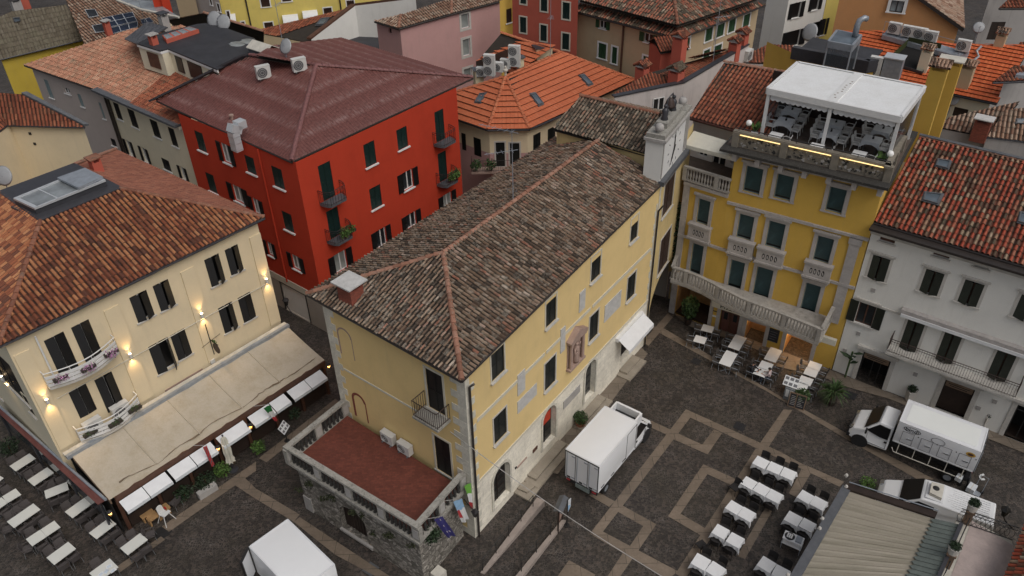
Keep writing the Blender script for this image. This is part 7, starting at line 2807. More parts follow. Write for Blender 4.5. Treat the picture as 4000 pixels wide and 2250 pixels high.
for i in range(4):
 beam(m,lq[i],lq[(i+1)%4],0.15,-0.35,0.1)
 m.tube([lq[i],lq[i]-Vector((0,0,2.3))],0.06,4)
m.build('frame','zinc',lf)
m=MB()
for i in range(4):
 a,b=lq[i],lq[(i+1)%4]
 m.poly(a,b,b-Vector((0,0,2.2)),a-Vector((0,0,2.2)))
m.build('side_pane','clear_sheet',lf)
p=P(c4(655,275),17.3)
du2=thing('vent_cowl',p,'curved steel vent cowl standing on the glass lift box','vent')
m=MB()
m.tube([p,p+Vector((0,0,0.7)),p+Vector((0.1,0.05,1.05)),p+Vector((0.4,0.1,1.2)),p+Vector((0.6,0.15,1.12))],0.2,12)
m.build('cowl','zinc',du2,smooth=True)
ac_unit(P(c4(790,575),14.3),WG2.yaw(),'tall white air conditioner behind the right half of the pergola',None,0.8,1.3,0.4,fan=2)
p=P(c4(920,590),14.2)
m=MB(Matrix.Translation(p)@Matrix.Rotation(WG2.yaw(),4,'Z'))
m.box(-0.6,0.6,-0.5,0.5,0,1.5)
mb_=thing('machine_box',p,'grey metal machine box behind the right end of the pergola','machine')
m.build('casing','zinc',mb_)
m=MB(Matrix.Translation(p)@Matrix.Rotation(WG2.yaw(),4,'Z'))
m.box(-0.66,0.66,-0.56,0.56,1.5,1.58)
m.build('lid','aluminium',mb_)
# tall ochre chimneys right of the pergola
for q_,z_,w_,d_,h_,cp,lb,cm in((c4(1150,1000),13.2,1.0,0.9,4.2,'tile','tall ochre chimney with a tiled cap right of the pergola','tile_tan'),(c4(1225,990),12.6,1.25,0.9,4.6,'stone_pale','tall ochre chimney with a white slab right of the pergola',None)):
 chimney(q_,z_,w_,d_,h_,WG2.yaw(),lb,'wall_ochre',cp,2.0,True,cm or 'tile_tan')
 # roofs at the right edge
a,b,c=P(c4(1270,955),10.6),P(c4(1660,1030),10.6),P(c4(1900,765),12.6)
d=plane_pt(c4(1370,885),a,b,c)
xh=house('low house with grey red clay roof right of the tall ochre chimneys',Vector(((a.x+b.x)/2,(a.y+b.y)/2,0)),'low_roof_house')
roof(xh,[[a,b,c,d]],'tile_tan',**bk)
a2,b2=P(c4(1655,1028),10.7),P(c4(2050,1075),10.7)
c2_=P(c4(2050,800),12.6)
d2_=plane_pt(c4(1790,830),a2,b2,c2_)
roof(xh,[[a2,b2,c2_,d2_]],'tile_tan',eaves=[(a2,b2)],gut='lead_dark',**bk)
m=MB()
facade(m,Wall(a,b),0,10.5,[])
facade(m,Wall(a2,b2),0,10.5,[])
m.build('wall','wall_greyed',xh)
skylight(c4(1880,895),c4(1990,890),c4(1990,935),c4(1870,930),(a2,b2,c2_),'dark skylight at the right edge on the grey red roof')
chimney(c4(1600,1000),10.9,1.0,0.8,0.8,WH.yaw(),'low brown chimney with a pale marble slab behind the red patched roof','brick_red','marble_plaque',0.6)
A,B=P(c4(1725,778),10.8),P(c4(2060,735),10.8)
gh=house('grey stained house with a small red roof at the right edge',Vector(((A.x+B.x)/2,(A.y+B.y)/2+1,0)),'grey_house')
m=MB()
facade(m,Wall(A,B),0,13.3,[])
m.build('wall','wall_greyed',gh)
a,b=P(c4(1700,615),13.4),P(c4(1870,600),13.4)
c=slp(c4(1990,500),a,P(c4(1990,605),13.4),0.4)
roof(gh,[[a,P(c4(1990,605),13.4),c,plane_pt(c4(1850,500),a,b,c)]],'tile_red',eaves=[(a,P(c4(1990,605),13.4))],gut='lead_dark',**bk)
m=MB()
m.extr([P(c4(*x),13.5)for x in((1860,590),(2000,600),(2000,490),(1930,500))],(0,0,0.25))
m.build('roof_panel','zinc',gh)
A,B=P(c4(1560,330),10.5),P(c4(2000,330),10.5)
dh=house('dim grey house with a red roof in the top right corner',Vector(((A.x+B.x)/2,(A.y+B.y)/2+2,0)),'dim_house')
WDh=Wall(A,B)
wallset(dh,WDh,0,15.2,'wall_greyed',[(c4(1690,165),c4(1750,300),'shut',dict(sh='wood_dark',fr=None,sill=None))])
a,b=P(c4(1745,58),14.8),P(c4(2000,58),14.8)
c=slp(c4(1990,-60),a,b,0.4)
roof(dh,[[a,b,c,plane_pt(c4(1850,-40),a,b,c)]],'tile_red',eaves=[(a,b)],**bk)
a,b=P(c4(1850,395),13.0),P(c4(2000,395),13.0)
c=slp(c4(2000,310),a,b,0.4)
roof(dh,[[a,b,c,plane_pt(c4(1900,320),a,b,c)]],'tile_red',eaves=[(a,b)],gut='lead_dark',**bk)
# maroon sheet roof between parapet wall and ochre block
a,b=P(c3(1750,470),12.0),P(c4(190,480),12.0)
c=slp(c4(190,345),a,b,0.36)
d=plane_pt(c3(1800,400),a,b,c)
mh=house('low house with a faded maroon roof behind the red tiled loggia roof',Vector(((a.x+b.x)/2,(a.y+b.y)/2+1,0)),'maroon_low_house')
d5=plane_pt(c4(0,335),a,b,c)
roof(mh,[[a,b,c,d5,d]],'tile_red',pitch=0.28,course=0.42,amp=0.05,jit=0.01)
m=MB()
facade(m,Wall(a,b),0,11.9,[])
m.build('wall','wall_parapet',mh)
chimney(c4(95,560),12.0,0.8,0.8,0.8,ya,'red chimney with tiled cap left of the pergola roof','wall_salmon','tile',0.8,True,'tile_red')
ac_unit(P(c3(1775,460),12.6),ya,'white air conditioner at the far end of the white parapet',None,0.9,0.8,0.4)
# vehicles
kM=crop(1700,1850,2.047)
kH=crop(3450,1750,2.048)
kN=crop(900,1950,2.73)
kY=crop(450,1500,1.638)
def hull(prof,name,mat,parent,bevel=0.06,seg=2,M=None):
 """car body from a side outline: points (x, z, half width), bevelled round"""
 bm=bmesh.new()
 Lf=[bm.verts.new((x,h,z))for x,z,h in prof]
 Rt=[bm.verts.new((x,-h,z))for x,z,h in prof]
 n=len(prof)
 bm.faces.new(Lf)
 bm.faces.new(Rt[::-1])
 for i in range(n):
  j=(i+1)%n
  bm.faces.new((Lf[i],Rt[i],Rt[j],Lf[j]))
 bmesh.ops.recalc_face_normals(bm,faces=bm.faces[:])
 if bevel:
  bmesh.ops.bevel(bm,geom=bm.edges[:],offset=bevel,segments=seg,affect='EDGES',profile=0.6)
 me=bpy.data.meshes.new(name)
 bm.to_mesh(me)
 bm.free()
 me.uv_layers.new(name='UVMap')
 me.materials.append(MATS[mat])
 for p in me.polygons:
  p.use_smooth=True
 o=bpy.data.objects.new(name,me)
 COL.objects.link(o)
 o.parent=parent
 return o
def wheel(parent,x,y,r=0.34,w_=0.22):
 m=MB(Matrix.Translation((x,y,r))@Matrix.Rotation(R(90),4,'X'))
 m.lathe([(r*0.62,-w_/2),(r*0.95,-w_/2),(r,-w_*0.3),(r,w_*0.3),(r*0.95,w_/2),(r*0.62,w_/2)],(0,0,0),18)
 t_=m.build('wheel','rubber',parent,local=True,smooth=True)
 m=MB(Matrix.Translation((x,y,r))@Matrix.Rotation(R(90),4,'X'))
 m.lathe([(r*0.6,-w_*0.51),(r*0.5,-w_*0.4),(0.05,-w_*0.35)],(0,0,0),14)
 m.lathe([(r*0.6,w_*0.51),(r*0.5,w_*0.4),(0.05,w_*0.35)],(0,0,0),14)
 for k in range(5):
  a_=k*1.2566
  for s in(-1,1):
   m.rbox((r*0.33*math.cos(a_),r*0.33*math.sin(a_),s*w_*0.45),r*0.5,0.05,0.03,rz=a_)
 m.build('rim','zinc',t_,local=True)
def quad_panel(parent,name,mat,pts,off=(0,0,0),th=0.015):
 m=MB()
 a,b,c=Vector(pts[0]),Vector(pts[1]),Vector(pts[2])
 n=(b-a).cross(c-a).normalized()*th
 m.extr([Vector(p)+Vector(off)for p in pts],n)
 return m.build(name,mat,parent,local=True)
def cab(root,x0,hw,zr=2.2,roofless=False):
 """forward-control van cab: bonnet, windscreen, side windows, mirrors, lamps"""
 prof=[(x0,0.45,hw*0.97),(x0,zr,hw*0.84),(x0+0.75,zr+0.04,hw*0.82),(x0+1.45,1.42,hw*0.93),(x0+2.05,1.16,hw*0.86),(x0+2.22,0.85,hw*0.84),(x0+2.22,0.42,hw*0.86),(x0+1.75,0.36,hw*0.97)]
 b=hull(prof,'cab','truck_white',root,0.09,3)
 w1,w2=hw*0.80,hw*0.90
 quad_panel(b,'windscreen','pane_black',[(x0+0.82,w1*0.98,zr+0.0),(x0+1.44,w2*0.98,1.47),(x0+1.44,-w2*0.98,1.47),(x0+0.82,-w1*0.98,zr+0.0)],(0.035,0,0.035))
 for s in(-1,1):
  quad_panel(b,'side_window','pane_black',[(x0+0.12,s*hw*0.862,zr-0.14),(x0+0.74,s*hw*0.848,zr-0.1),(x0+1.34,s*hw*0.935,1.44),(x0+0.55,s*hw*0.945,1.27),(x0+0.12,s*hw*0.945,1.27)],(0,s*0.012,0),0.012*s)
  m=MB()
  m.rbox((x0+1.3,s*(hw*0.97+0.17),1.52),0.1,0.2,0.3)
  m.tube([(x0+1.3,s*hw*0.9,1.45),(x0+1.3,s*(hw+0.12),1.45)],0.025,5)
  m.build('mirror','iron_black',b,local=True)
  m=MB()
  m.rbox((x0+2.1,s*hw*0.66,1.02),0.2,0.32,0.14,ry=0.5)
  m.build('headlight','chrome',b,local=True)
  m=MB()
  m.rbox((x0+0.18,s*hw*0.975,1.05),0.14,0.02,0.12)
  m.build('door_handle','iron_black',b,local=True)
  m=MB()
  for xa,xb,za,zb2 in((x0+0.1,x0+0.115,0.55,2.0),(x0+1.2,x0+1.215,0.62,1.3),(x0+0.1,x0+1.2,0.55,0.565)):
   m.box(xa,xb,s*hw*0.955-0.02,s*hw*0.955+0.02,za,zb2)
  m.build('door_seam','ink_grey',b,local=True)
  wheel(root,x0+1.5,s*(hw-0.16))
  m=MB(Matrix.Translation((x0+1.5,s*(hw*0.97-0.02),0.4))@Matrix.Rotation(R(90),4,'X'))
  m.lathe([(0.46,-0.03),(0.46,0.03)],(0,0,0),18)
  m.build('wheel_arch','chassis',b,local=True)
 m=MB()
 m.rbox((x0+2.2,0,0.52),0.18,hw*1.75,0.26)
 m.c=1
 m.rbox((x0+2.24,0,0.84),0.06,hw*0.95,0.16)
 m.c=2
 m.rbox((x0+2.3,0,0.5),0.02,0.52,0.12)
 m.build('bumper',['chassis','iron_black','table_bright'],b,local=True)
 m=MB()
 for yy in(-0.5,0.15):
  m.tube([(x0+1.5,yy,1.45),(x0+1.2,yy+0.5,1.78)],0.012,4)
 m.build('wiper','iron_black',b,local=True)
 return b
def truck(loc,yaw,L,hw,zb,zt,label,gap=0.12,rear_doors=True,side_trim=True,sheet=False):
 r=thing('box_truck',loc,label,'truck',None,yaw)
 bx=hull([(0,zb,hw),(L,zb,hw),(L,zt,hw),(0,zt,hw)],'cargo_box','truck_side' if sheet else 'truck_white',r,0.02,2)
 m=MB()
 e=0.035
 for y in(-hw+e,hw-e):
  m.box(0.02,L-0.02,y-e,y+e,zt-0.005,zt+0.02)
 for x in(e,L-e):
  m.box(x-e,x+e,-hw+2*e,hw-2*e,zt-0.005,zt+0.02)
 m.build('roof_trim','truck_side',bx,local=True)
 if sheet:
  m=MB()
  m.box(0.3,L-0.3,-hw+0.28,hw-0.28,zt,zt+0.012)
  m.build('roof_sheet','truck_roof_sheet',bx,local=True)
 for s in(-1,1):
  m=MB()
  m.box(0.05,L-0.05,s*hw-0.01,s*hw+0.012,zb+0.02,zb+0.1)
  m.build('side_rail','truck_side',bx,local=True)
 if rear_doors:
  ys=[-hw+0.05,-hw*0.36,hw*0.36,hw-0.05]
  for a,b in zip(ys,ys[1:]):
   m=MB()
   m.box(-0.035,-0.002,a+0.02,b-0.02,zb+0.05,zt-0.08)
   d=m.build('rear_door','truck_side',bx,local=True)
   m=MB()
   m.tube([(-0.06,b-0.12,zb-0.05),(-0.06,b-0.12,zt-0.04)],0.018,6)
   for z in(zb+0.2,zt-0.25):
    m.box(-0.06,-0.035,a+0.03,a+0.24,z,z+0.06)
   m.c=1
   m.box(-0.05,-0.035,a+0.3,a+0.5,zb+0.1,zb+0.22)
   m.build('lock_bar',['zinc','iron_black'],d,local=True)
  m=MB()
  for y in ys:
   m.box(-0.03,0.0,y-0.025,y+0.025,zb,zt-0.03)
  m.box(-0.03,0.0,-hw,hw,zt-0.075,zt-0.02)
  m.box(-0.03,0.0,-hw,hw,zb-0.02,zb+0.05)
  m.build('door_seal','iron_black',bx,local=True)
 m=MB()
 m.box(0.1,L+0.9,-0.45,0.45,0.55,zb-0.02)
 m.box(0.05,0.25,-hw+0.1,hw-0.1,0.55,zb-0.02)
 m.c=1
 m.box(-0.04,0.04,-0.55,0.35,0.5,0.78)
 m.build('chassis',['chassis','grey_plate'],r,local=True)
 for s in(-1,1):
  wheel(r,1.0,s*(hw-0.2),0.34,0.34)
  m=MB()
  m.box(-0.03,0.03,s*(hw-0.25)-0.12,s*(hw-0.25)+0.12,zb-0.16,zb-0.04)
  m.build('tail_lamp','flag_red',r,local=True)
 cab(r,L+gap,min(hw,1.02))
 return r
def pose(rear_l,rear_r,front_l,front_r):
 rm,fm=(rear_l+rear_r)/2,(front_l+front_r)/2
 d=fm-rm
 return Vector((rm.x,rm.y,0)),math.atan2(d.y,d.x),d.length,((rear_l-rear_r).length+(front_l-front_r).length)/4
tl_,tr_,fl_,fr_=[P(kT(*x),3.0)for x in((205,705),(660,950),(740,110),(1175,345))]
loc,yaw,L,hw=pose(tl_,tr_,fl_,fr_)
t1=truck(loc,yaw,L,hw,0.88,3.0,'white box truck parked along the town hall, its rear doors shut')
# open topped wind deflector over its cab and side door of the box
bxc=[c for c in kids(t1)if c.name.startswith('cab')][0]
m=MB()
x0=L+0.2
m.box(x0,x0+0.75,-0.86,-0.76,2.2,2.75)
m.box(x0,x0+0.75,0.76,0.86,2.2,2.75)
m.box(x0+0.62,x0+0.75,-0.76,0.76,2.2,2.78)
m.c=1
m.box(x0,x0+0.6,-0.76,0.76,2.24,2.3)
m.tube([(x0+0.3,-0.7,2.4),(x0+0.3,0.7,2.4)],0.04,5)
m.build('wind_deflector',['truck_white','chassis'],bxc,local=True)
bx1=[c for c in kids(t1)if c.name.startswith('cargo_box')][0]
m=MB()
m.box(L-1.15,L-1.12,-hw-0.012,-hw,0.9,2.9)
m.box(L-0.12,L-0.09,-hw-0.012,-hw,0.9,2.9)
m.box(L-1.15,L-0.09,-hw-0.012,-hw,2.87,2.9)
for x in(0.3,1.35,2.6):
 m.box(x,x+0.35,-hw-0.012,-hw,1.0,1.08)
m.build('side_door_seal','iron_black',bx1,local=True)
tl_,fl2,fr2_=P(kN(606,203),2.9),P(kN(1110,690),2.9),P(kN(200,512),2.9)
d_=(fl2-tl_)
loc=(tl_+fr2_)/2
hw3=(tl_-fr2_).length/2
t3=truck(Vector((loc.x,loc.y,0)),math.atan2(d_.y,d_.x),d_.length,hw3,0.88,2.9,'white box truck at the bottom edge with an open rear door',rear_doors=True)
bx3=[c for c in kids(t3)if c.name.startswith('cargo_box')][0]
m=MB()
m.prism([(0.0,-hw3-0.06),(0.42,-hw3-0.66),(0.38,-hw3-0.69),(-0.04,-hw3-0.09)],0.95,2.8)
m.c=1
for z0,z1 in((0.92,0.98),(2.77,2.83)):
 m.prism([(0.03,-hw3-0.04),(0.47,-hw3-0.66),(0.37,-hw3-0.73),(-0.07,-hw3-0.11)],z0,z1)
m.prism([(0.47,-hw3-0.66),(0.37,-hw3-0.73),(0.41,-hw3-0.78),(0.51,-hw3-0.71)],0.92,2.83)
m.prism([(0.04,-hw3-0.04),(-0.06,-hw3-0.09),(-0.06,-hw3+0.02),(0.04,-hw3+0.02)],0.92,2.83)
m.build('rear_door',['truck_side','iron_black'],bx3,local=True)
rl,rr,fl_,fr_=[P(kB(*x),3.0)for x in((2210,1030),(2335,645),(875,515),(1035,170))]
loc,yaw,L,hw=pose(rl,rr,fl_,fr_)
t2=truck(loc,yaw,L,hw,1.42,3.0,'white bindi delivery truck with small side hatches by the white house' if False else 'white frozen food delivery truck with small side hatches by the white house',sheet=True)
bx2=[c for c in kids(t2)if c.name.startswith('cargo_box')][0]
for k in range(4):
 x1=L-0.35-k*0.98
 m=MB()
 for(xa,xb,za,zb_)in((x1-0.62,x1,2.42,2.44),(x1-0.62,x1,1.58,1.60),(x1-0.62,x1-0.60,1.6,2.42),(x1-0.02,x1,1.6,2.42)):
  m.box(xa,xb,hw,hw+0.012,za,zb_)
 m.c=1
 m.box(x1-0.56,x1-0.28,hw,hw+0.04,1.98,2.03)
 m.c=0
 m.box(x1-0.86,x1-0.8,hw,hw+0.012,2.36,2.44)
 m.build('side_hatch',['ink_grey','chrome'],bx2,local=True)
m=MB()
m.tube([(L-0.1,hw-0.02,0.95),(L-0.25,hw+0.03,0.72),(0.5,hw+0.03,0.72)],0.03,6)
for k in range(5):
 m.tube([(L-0.4-k*0.85,hw+0.02,0.72),(L-0.4-k*0.85,hw-0.05,1.42)],0.025,5)
m.build('side_guard','stone_pale',t2,local=True)
Mz=Matrix.Translation(loc)@Matrix.Rotation(yaw,4,'Z')
Wt=Wall(Mz@Vector((L,hw,0)),Mz@Vector((0,hw,0)))
text(bx2,'bindi',Wt,(0.78,2.69),0.24,'ink',0.012,sx=1.15)
def oval(root,W_,s,z,a,b,mats,t=0.012,ring=True,n=28):
 m=MB(W_.M)
 pts=[(s+a*math.cos(2*math.pi*i/n),z+b*math.sin(2*math.pi*i/n))for i in range(n)]
 if ring:
  for i in range(n):
   (x0,z0),(x1,z1)=pts[i],pts[(i+1)%n]
   m.extr([(x0,-t,z0),(x1,-t,z1),(s+(x1-s)*0.92,-t,z+(z1-z)*0.9),(s+(x0-s)*0.92,-t,z+(z0-z)*0.9)],(0,-0.006,0))
 else:
  m.extr([(x,-t,zz)for x,zz in pts],(0,-0.006,0))
 return m.build('emblem',mats,root)
oval(bx2,Wt,0.78,2.70,0.45,0.19,'ink')
oval(bx2,Wt,2.15,2.62,0.36,0.22,'ink_grey')
oval(bx2,Wt,L-0.42,2.6,0.24,0.15,'flag_yellow',ring=False)
oval(bx2,Wt,L-0.42,2.6,0.15,0.08,'wood_brown',t=0.02,ring=False)
# van with the roof cooler
ra,fa=P(c12(1745,895),2.2),P(c12(1300,735),2.2)
dv=(fa-ra).normalized()
nv=Vector((dv.y,-dv.x,0))
if nv.dot(Vector((0,-1,0)))<0:
 nv=-nv
vh_w=0.93
rearc=ra+nv*vh_w
van=thing('delivery_van',Vector((rearc.x,rearc.y,0)),'white van with a cooling unit on its ribbed roof beside the canopy','van',None,math.atan2(dv.y,dv.x))
Lr=3.45
b=hull([(0,0.45,0.95),(-0.02,1.2,0.96),(0.06,2.0,0.86),(0.12,2.2,0.80),(2.6,2.24,0.80),(Lr,2.18,0.76),(Lr+0.95,1.45,0.86),(Lr+1.75,1.12,0.80),(Lr+2.0,0.8,0.74),(Lr+2.0,0.42,0.76),(Lr+1.6,0.34,0.94)],'body','truck_white',van,0.07,3)
quad_panel(b,'windscreen','pane_black',[(Lr+0.05,0.76,2.15),(Lr+0.93,0.84,1.49),(Lr+0.93,-0.84,1.49),(Lr+0.05,-0.76,2.15)],(0.03,0,0.04))
for s in(-1,1):
 quad_panel(b,'side_window','pane_black',[(Lr-0.65,s*0.85,2.0),(Lr+0.1,s*0.83,2.02),(Lr+0.8,s*0.9,1.46),(Lr-0.65,s*0.93,1.35)],(0,s*0.02,0),0.012*s)
 m=MB()
 m.rbox((Lr+0.6,s*1.08,1.45),0.12,0.2,0.22)
 m.build('mirror','iron_black',b,local=True)
 m=MB()
 m.rbox((Lr+1.88,s*0.6,0.98),0.22,0.3,0.16,ry=0.5)
 m.build('headlight','chrome',b,local=True)
 wheel(van,0.95,s*0.82)
 wheel(van,Lr+0.95,s*0.82)
for k in range(9):
 m=MB()
 y=-0.6+k*0.15
 m.box(0.35,Lr-1.15 if 2<k<7 else Lr-1.35,y-0.02,y+0.02,2.22,2.255)
 m.build('roof_rib','truck_white',b,local=True)
m=MB()
m.prism([(Lr-0.95,-0.62),(Lr-0.95,0.62),(Lr-0.12,0.62),(Lr-0.12,-0.62)],2.22,2.27)
m.c=1
m.prism([(Lr-0.85,-0.5),(Lr-0.85,0.5),(Lr-0.25,0.4),(Lr-0.25,-0.4)],2.27,2.47)
m.c=2
m.lathe([(0.17,0),(0.15,0.03),(0.05,0.05)],(Lr-0.5,-0.05,2.47),14)
m.build('cooling_unit',['truck_side','stone_pale','iron_black'],b,local=True)
# people
def person(joints,bones,rad,mats,label,head,face,hair='hair_dark',hand_ends=(),cap=False):
 """one continuous skinned body from a joint skeleton; materials by nearest bone"""
 names=list(joints)
 idx={n:i for i,n in enumerate(names)}
 me=bpy.data.meshes.new('person')
 me.from_pydata([joints[n]for n in names],[(idx[a],idx[b])for a,b,_ in bones],[])
 o=bpy.data.objects.new('person',me)
 COL.objects.link(o)
 sk_m=o.modifiers.new('skin','SKIN')
 sk_m.use_smooth_shade=True
 for i,n in enumerate(names):
  r_=rad[n]
  me.skin_vertices[0].data[i].radius=r_ if hasattr(r_,'__len__')else(r_,r_)
 me.skin_vertices[0].data[idx['pelvis']].use_root=True
 sb=o.modifiers.new('subdivision','SUBSURF')
 sb.levels=sb.render_levels=2
 dg=bpy.context.evaluated_depsgraph_get()
 nm=bpy.data.meshes.new_from_object(o.evaluated_get(dg))
 bpy.data.objects.remove(o)
 nm.materials.clear()
 mlist=[]
 for _,_,mt in bones:
  if mt not in mlist:
   mlist.append(mt)
 if 'skin' not in mlist:
  mlist.append('skin')
 bm=bmesh.new()
 bm.from_mesh(nm)
 J={k:Vector(v)for k,v in joints.items()}
 for f in bm.faces:
  c=f.calc_center_median()
  best=(9e9,None)
  for a,b,mt in bones:
   A,B=J[a],J[b]
   t_=max(0,min(1,(c-A).dot(B-A)/max(1e-9,(B-A).length_squared)))
   d=(c-A-(B-A)*t_).length
   if d<best[0]:
    best=(d,mt)
  f.material_index=mlist.index(best[1])
  f.smooth=True
  # fingers and thumb: short curled chains rooted in the palm
 for wrist,tip in hand_ends:
  W_,T_=J[wrist],J[tip]
  d=(T_-W_).normalized()
  side=d.cross(Vector((0,0,1)))
  side=side.normalized()if side.length>1e-3 else Vector((1,0,0))
  dn=d.cross(side).normalized()
  for k in range(5):
   if k<4:
    a=T_-d*0.02+side*(k-1.5)*0.02
    ln=(0.065,0.078,0.072,0.055)[k]
    pts=[a,a+d*ln*0.5+dn*0.008,a+d*ln*0.85+dn*0.03]
   else:
    a=W_.lerp(T_,0.45)-side*0.035
    pts=[a,a-side*0.03+d*0.025,a-side*0.035+d*0.055+dn*0.015]
   n=6
   rings=[]
   for i,p in enumerate(pts):
    r_=(0.0095,0.009,0.007)[i]
    rings.append([bm.verts.new(p+side*math.cos(6.283*q/n)*r_+dn*math.sin(6.283*q/n)*r_)for q in range(n)])
   for i in range(2):
    for q in range(n):
     f=bm.faces.new((rings[i][q],rings[i][(q+1)%n],rings[i+1][(q+1)%n],rings[i+1][q]))
     f.material_index=mlist.index('skin')
   f=bm.faces.new(rings[2])
   f.material_index=mlist.index('skin')
   # head with nose and ears on the same mesh
 Hc,fw=Vector(head),Vector(face).normalized()
 sd_=fw.cross(Vector((0,0,1))).normalized()
 up_=sd_.cross(fw).normalized()
 def blob(c,rx_,ry_,rz_,mt,n=12):
  mm=n//2+2
  rings=[]
  for i in range(1,mm):
   th=math.pi*i/mm
   rings.append([bm.verts.new(c+sd_*(math.sin(th)*math.cos(6.283*k/n)*rx_)+fw*(math.sin(th)*math.sin(6.283*k/n)*ry_)-up_*(math.cos(th)*rz_))for k in range(n)])
  for i in range(len(rings)-1):
   for k in range(n):
    f=bm.faces.new((rings[i][k],rings[i][(k+1)%n],rings[i+1][(k+1)%n],rings[i+1][k]))
    f.material_index=mlist.index(mt)
    f.smooth=True
  for rg in(rings[0],rings[-1]):
   f=bm.faces.new(rg)
   f.material_index=mlist.index(mt)
 blob(Hc,0.075,0.095,0.115,'skin')
 blob(Hc+fw*0.095-up_*0.01,0.013,0.02,0.022,'skin',6)
 for s in(-1,1):
  blob(Hc+sd_*s*0.076,0.01,0.02,0.03,'skin',6)
 bm.to_mesh(nm)
 bm.free()
 for mt in mlist:
  nm.materials.append(MATS[mt])
 nm.name='person'
 o=bpy.data.objects.new('person',nm)
 vs=[v.co for v in nm.vertices]
 base=Vector(((min(v.x for v in vs)+max(v.x for v in vs))/2,(min(v.y for v in vs)+max(v.y for v in vs))/2,min(v.z for v in vs)))
 nm.transform(Matrix.Translation(-base))
 o.location=base
 COL.objects.link(o)
 tag(o,label,'person')
 m=MB()
 n=12
 prof=[(math.cos(R(a_)),math.sin(R(a_)))for a_ in(-12,10,35,60,82)]
 vs2,fs=[],[]
 for i,(cr,sr)in enumerate(prof):
  for k in range(n):
   th=6.283*k/n
   front=max(0.0,math.sin(th))
   dz=0.035*front if i==0 else 0
   vs2.append(Hc+sd_*(math.cos(th)*0.084*cr)+fw*(math.sin(th)*0.103*cr-0.008)+up_*(0.122*sr+0.01+dz))
 for i in range(len(prof)-1):
  for k in range(n):
   fs.append((i*n+k,i*n+(k+1)%n,(i+1)*n+(k+1)%n,(i+1)*n+k))
 fs.append(tuple((len(prof)-1)*n+k for k in range(n)))
 m.add(vs2,fs)
 if cap:
  m.rbox(Hc+fw*0.14+up_*0.05,0.11,0.13,0.012,rz=math.atan2(fw.y,fw.x))
 m.build('cap' if cap else 'hair',hair,o,smooth=True)
 for s in(-1,1):
  m=MB()
  m.ball(Hc+fw*0.083+sd_*s*0.032+up_*0.012,0.011,6)
  m.build('eye','ink',o)
 m=MB()
 m.rbox(Hc+fw*0.085-up_*0.05,0.012,0.04,0.01,rz=math.atan2(fw.y,fw.x))
 m.build('mouth','stone_pink',o)
 return o
def skeleton(M,pel,chest,neck,head,sh_w,elbows,wrists,tips,hips,knees,ankles,toes,top,legs,sleeve='skin',shoes='cloth_black'):
 J={'pelvis':pel,'waist':tuple((Vector(pel)*0.55+Vector(chest)*0.45)),'chest':chest,'neck':neck,'skull':head}
 rad={'pelvis':(0.15,0.12),'waist':(0.135,0.105),'chest':(0.16,0.115),'neck':0.055,'skull':0.06}
 bones=[('pelvis','waist',legs),('waist','chest',top),('chest','neck',top),('neck','skull','skin')]
 ax=Vector(M)
 for s,nm_ in((1,'l'),(-1,'r')):
  k=0 if s>0 else 1
  c=Vector(chest)
  J['shoulder_'+nm_]=tuple(c+ax*s*sh_w+Vector((0,0,0.07)))
  J['elbow_'+nm_],J['wrist_'+nm_],J['palm_'+nm_]=elbows[k],wrists[k],tips[k]
  J['hip_'+nm_],J['knee_'+nm_],J['ankle_'+nm_],J['toe_'+nm_]=hips[k],knees[k],ankles[k],toes[k]
  rad.update({'shoulder_'+nm_:0.068,'elbow_'+nm_:0.048,'wrist_'+nm_:0.03,'palm_'+nm_:(0.042,0.018),'hip_'+nm_:0.1,'knee_'+nm_:0.066,'ankle_'+nm_:0.045,'toe_'+nm_:0.04})
  bones+=[('chest','shoulder_'+nm_,top),('shoulder_'+nm_,'elbow_'+nm_,top),('elbow_'+nm_,'wrist_'+nm_,sleeve),('wrist_'+nm_,'palm_'+nm_,'skin'),('pelvis','hip_'+nm_,legs),('hip_'+nm_,'knee_'+nm_,legs),('knee_'+nm_,'ankle_'+nm_,legs),('ankle_'+nm_,'toe_'+nm_,shoes)]
 return J,bones,rad
def place_person(loc,yaw,spec,label,mats,cap=False,top='cloth_black',legs='cloth_black',sleeve='skin',hair='hair_dark'):
 """spec in a local frame: x to the left, y forward"""
 M=Matrix.Translation(loc)@Matrix.Rotation(yaw,4,'Z')
 T_=lambda p:tuple(M@Vector(p))
 ax=(M.to_3x3()@Vector((-1,0,0)))
 J,bones,rad=skeleton(ax,T_(spec['pelvis']),T_(spec['chest']),T_(spec['neck']),T_(spec['skull']),0.185,[T_(x)for x in spec['elbows']],[T_(x)for x in spec['wrists']],[T_(x)for x in spec['palms']],[T_(x)for x in spec['hips']],[T_(x)for x in spec['knees']],[T_(x)for x in spec['ankles']],[T_(x)for x in spec['toes']],top,legs,sleeve)
 return person(J,bones,rad,mats,label,T_(spec['head']),M.to_3x3()@Vector(spec['face']),hair,[('wrist_l','palm_l'),('wrist_r','palm_r')],cap)
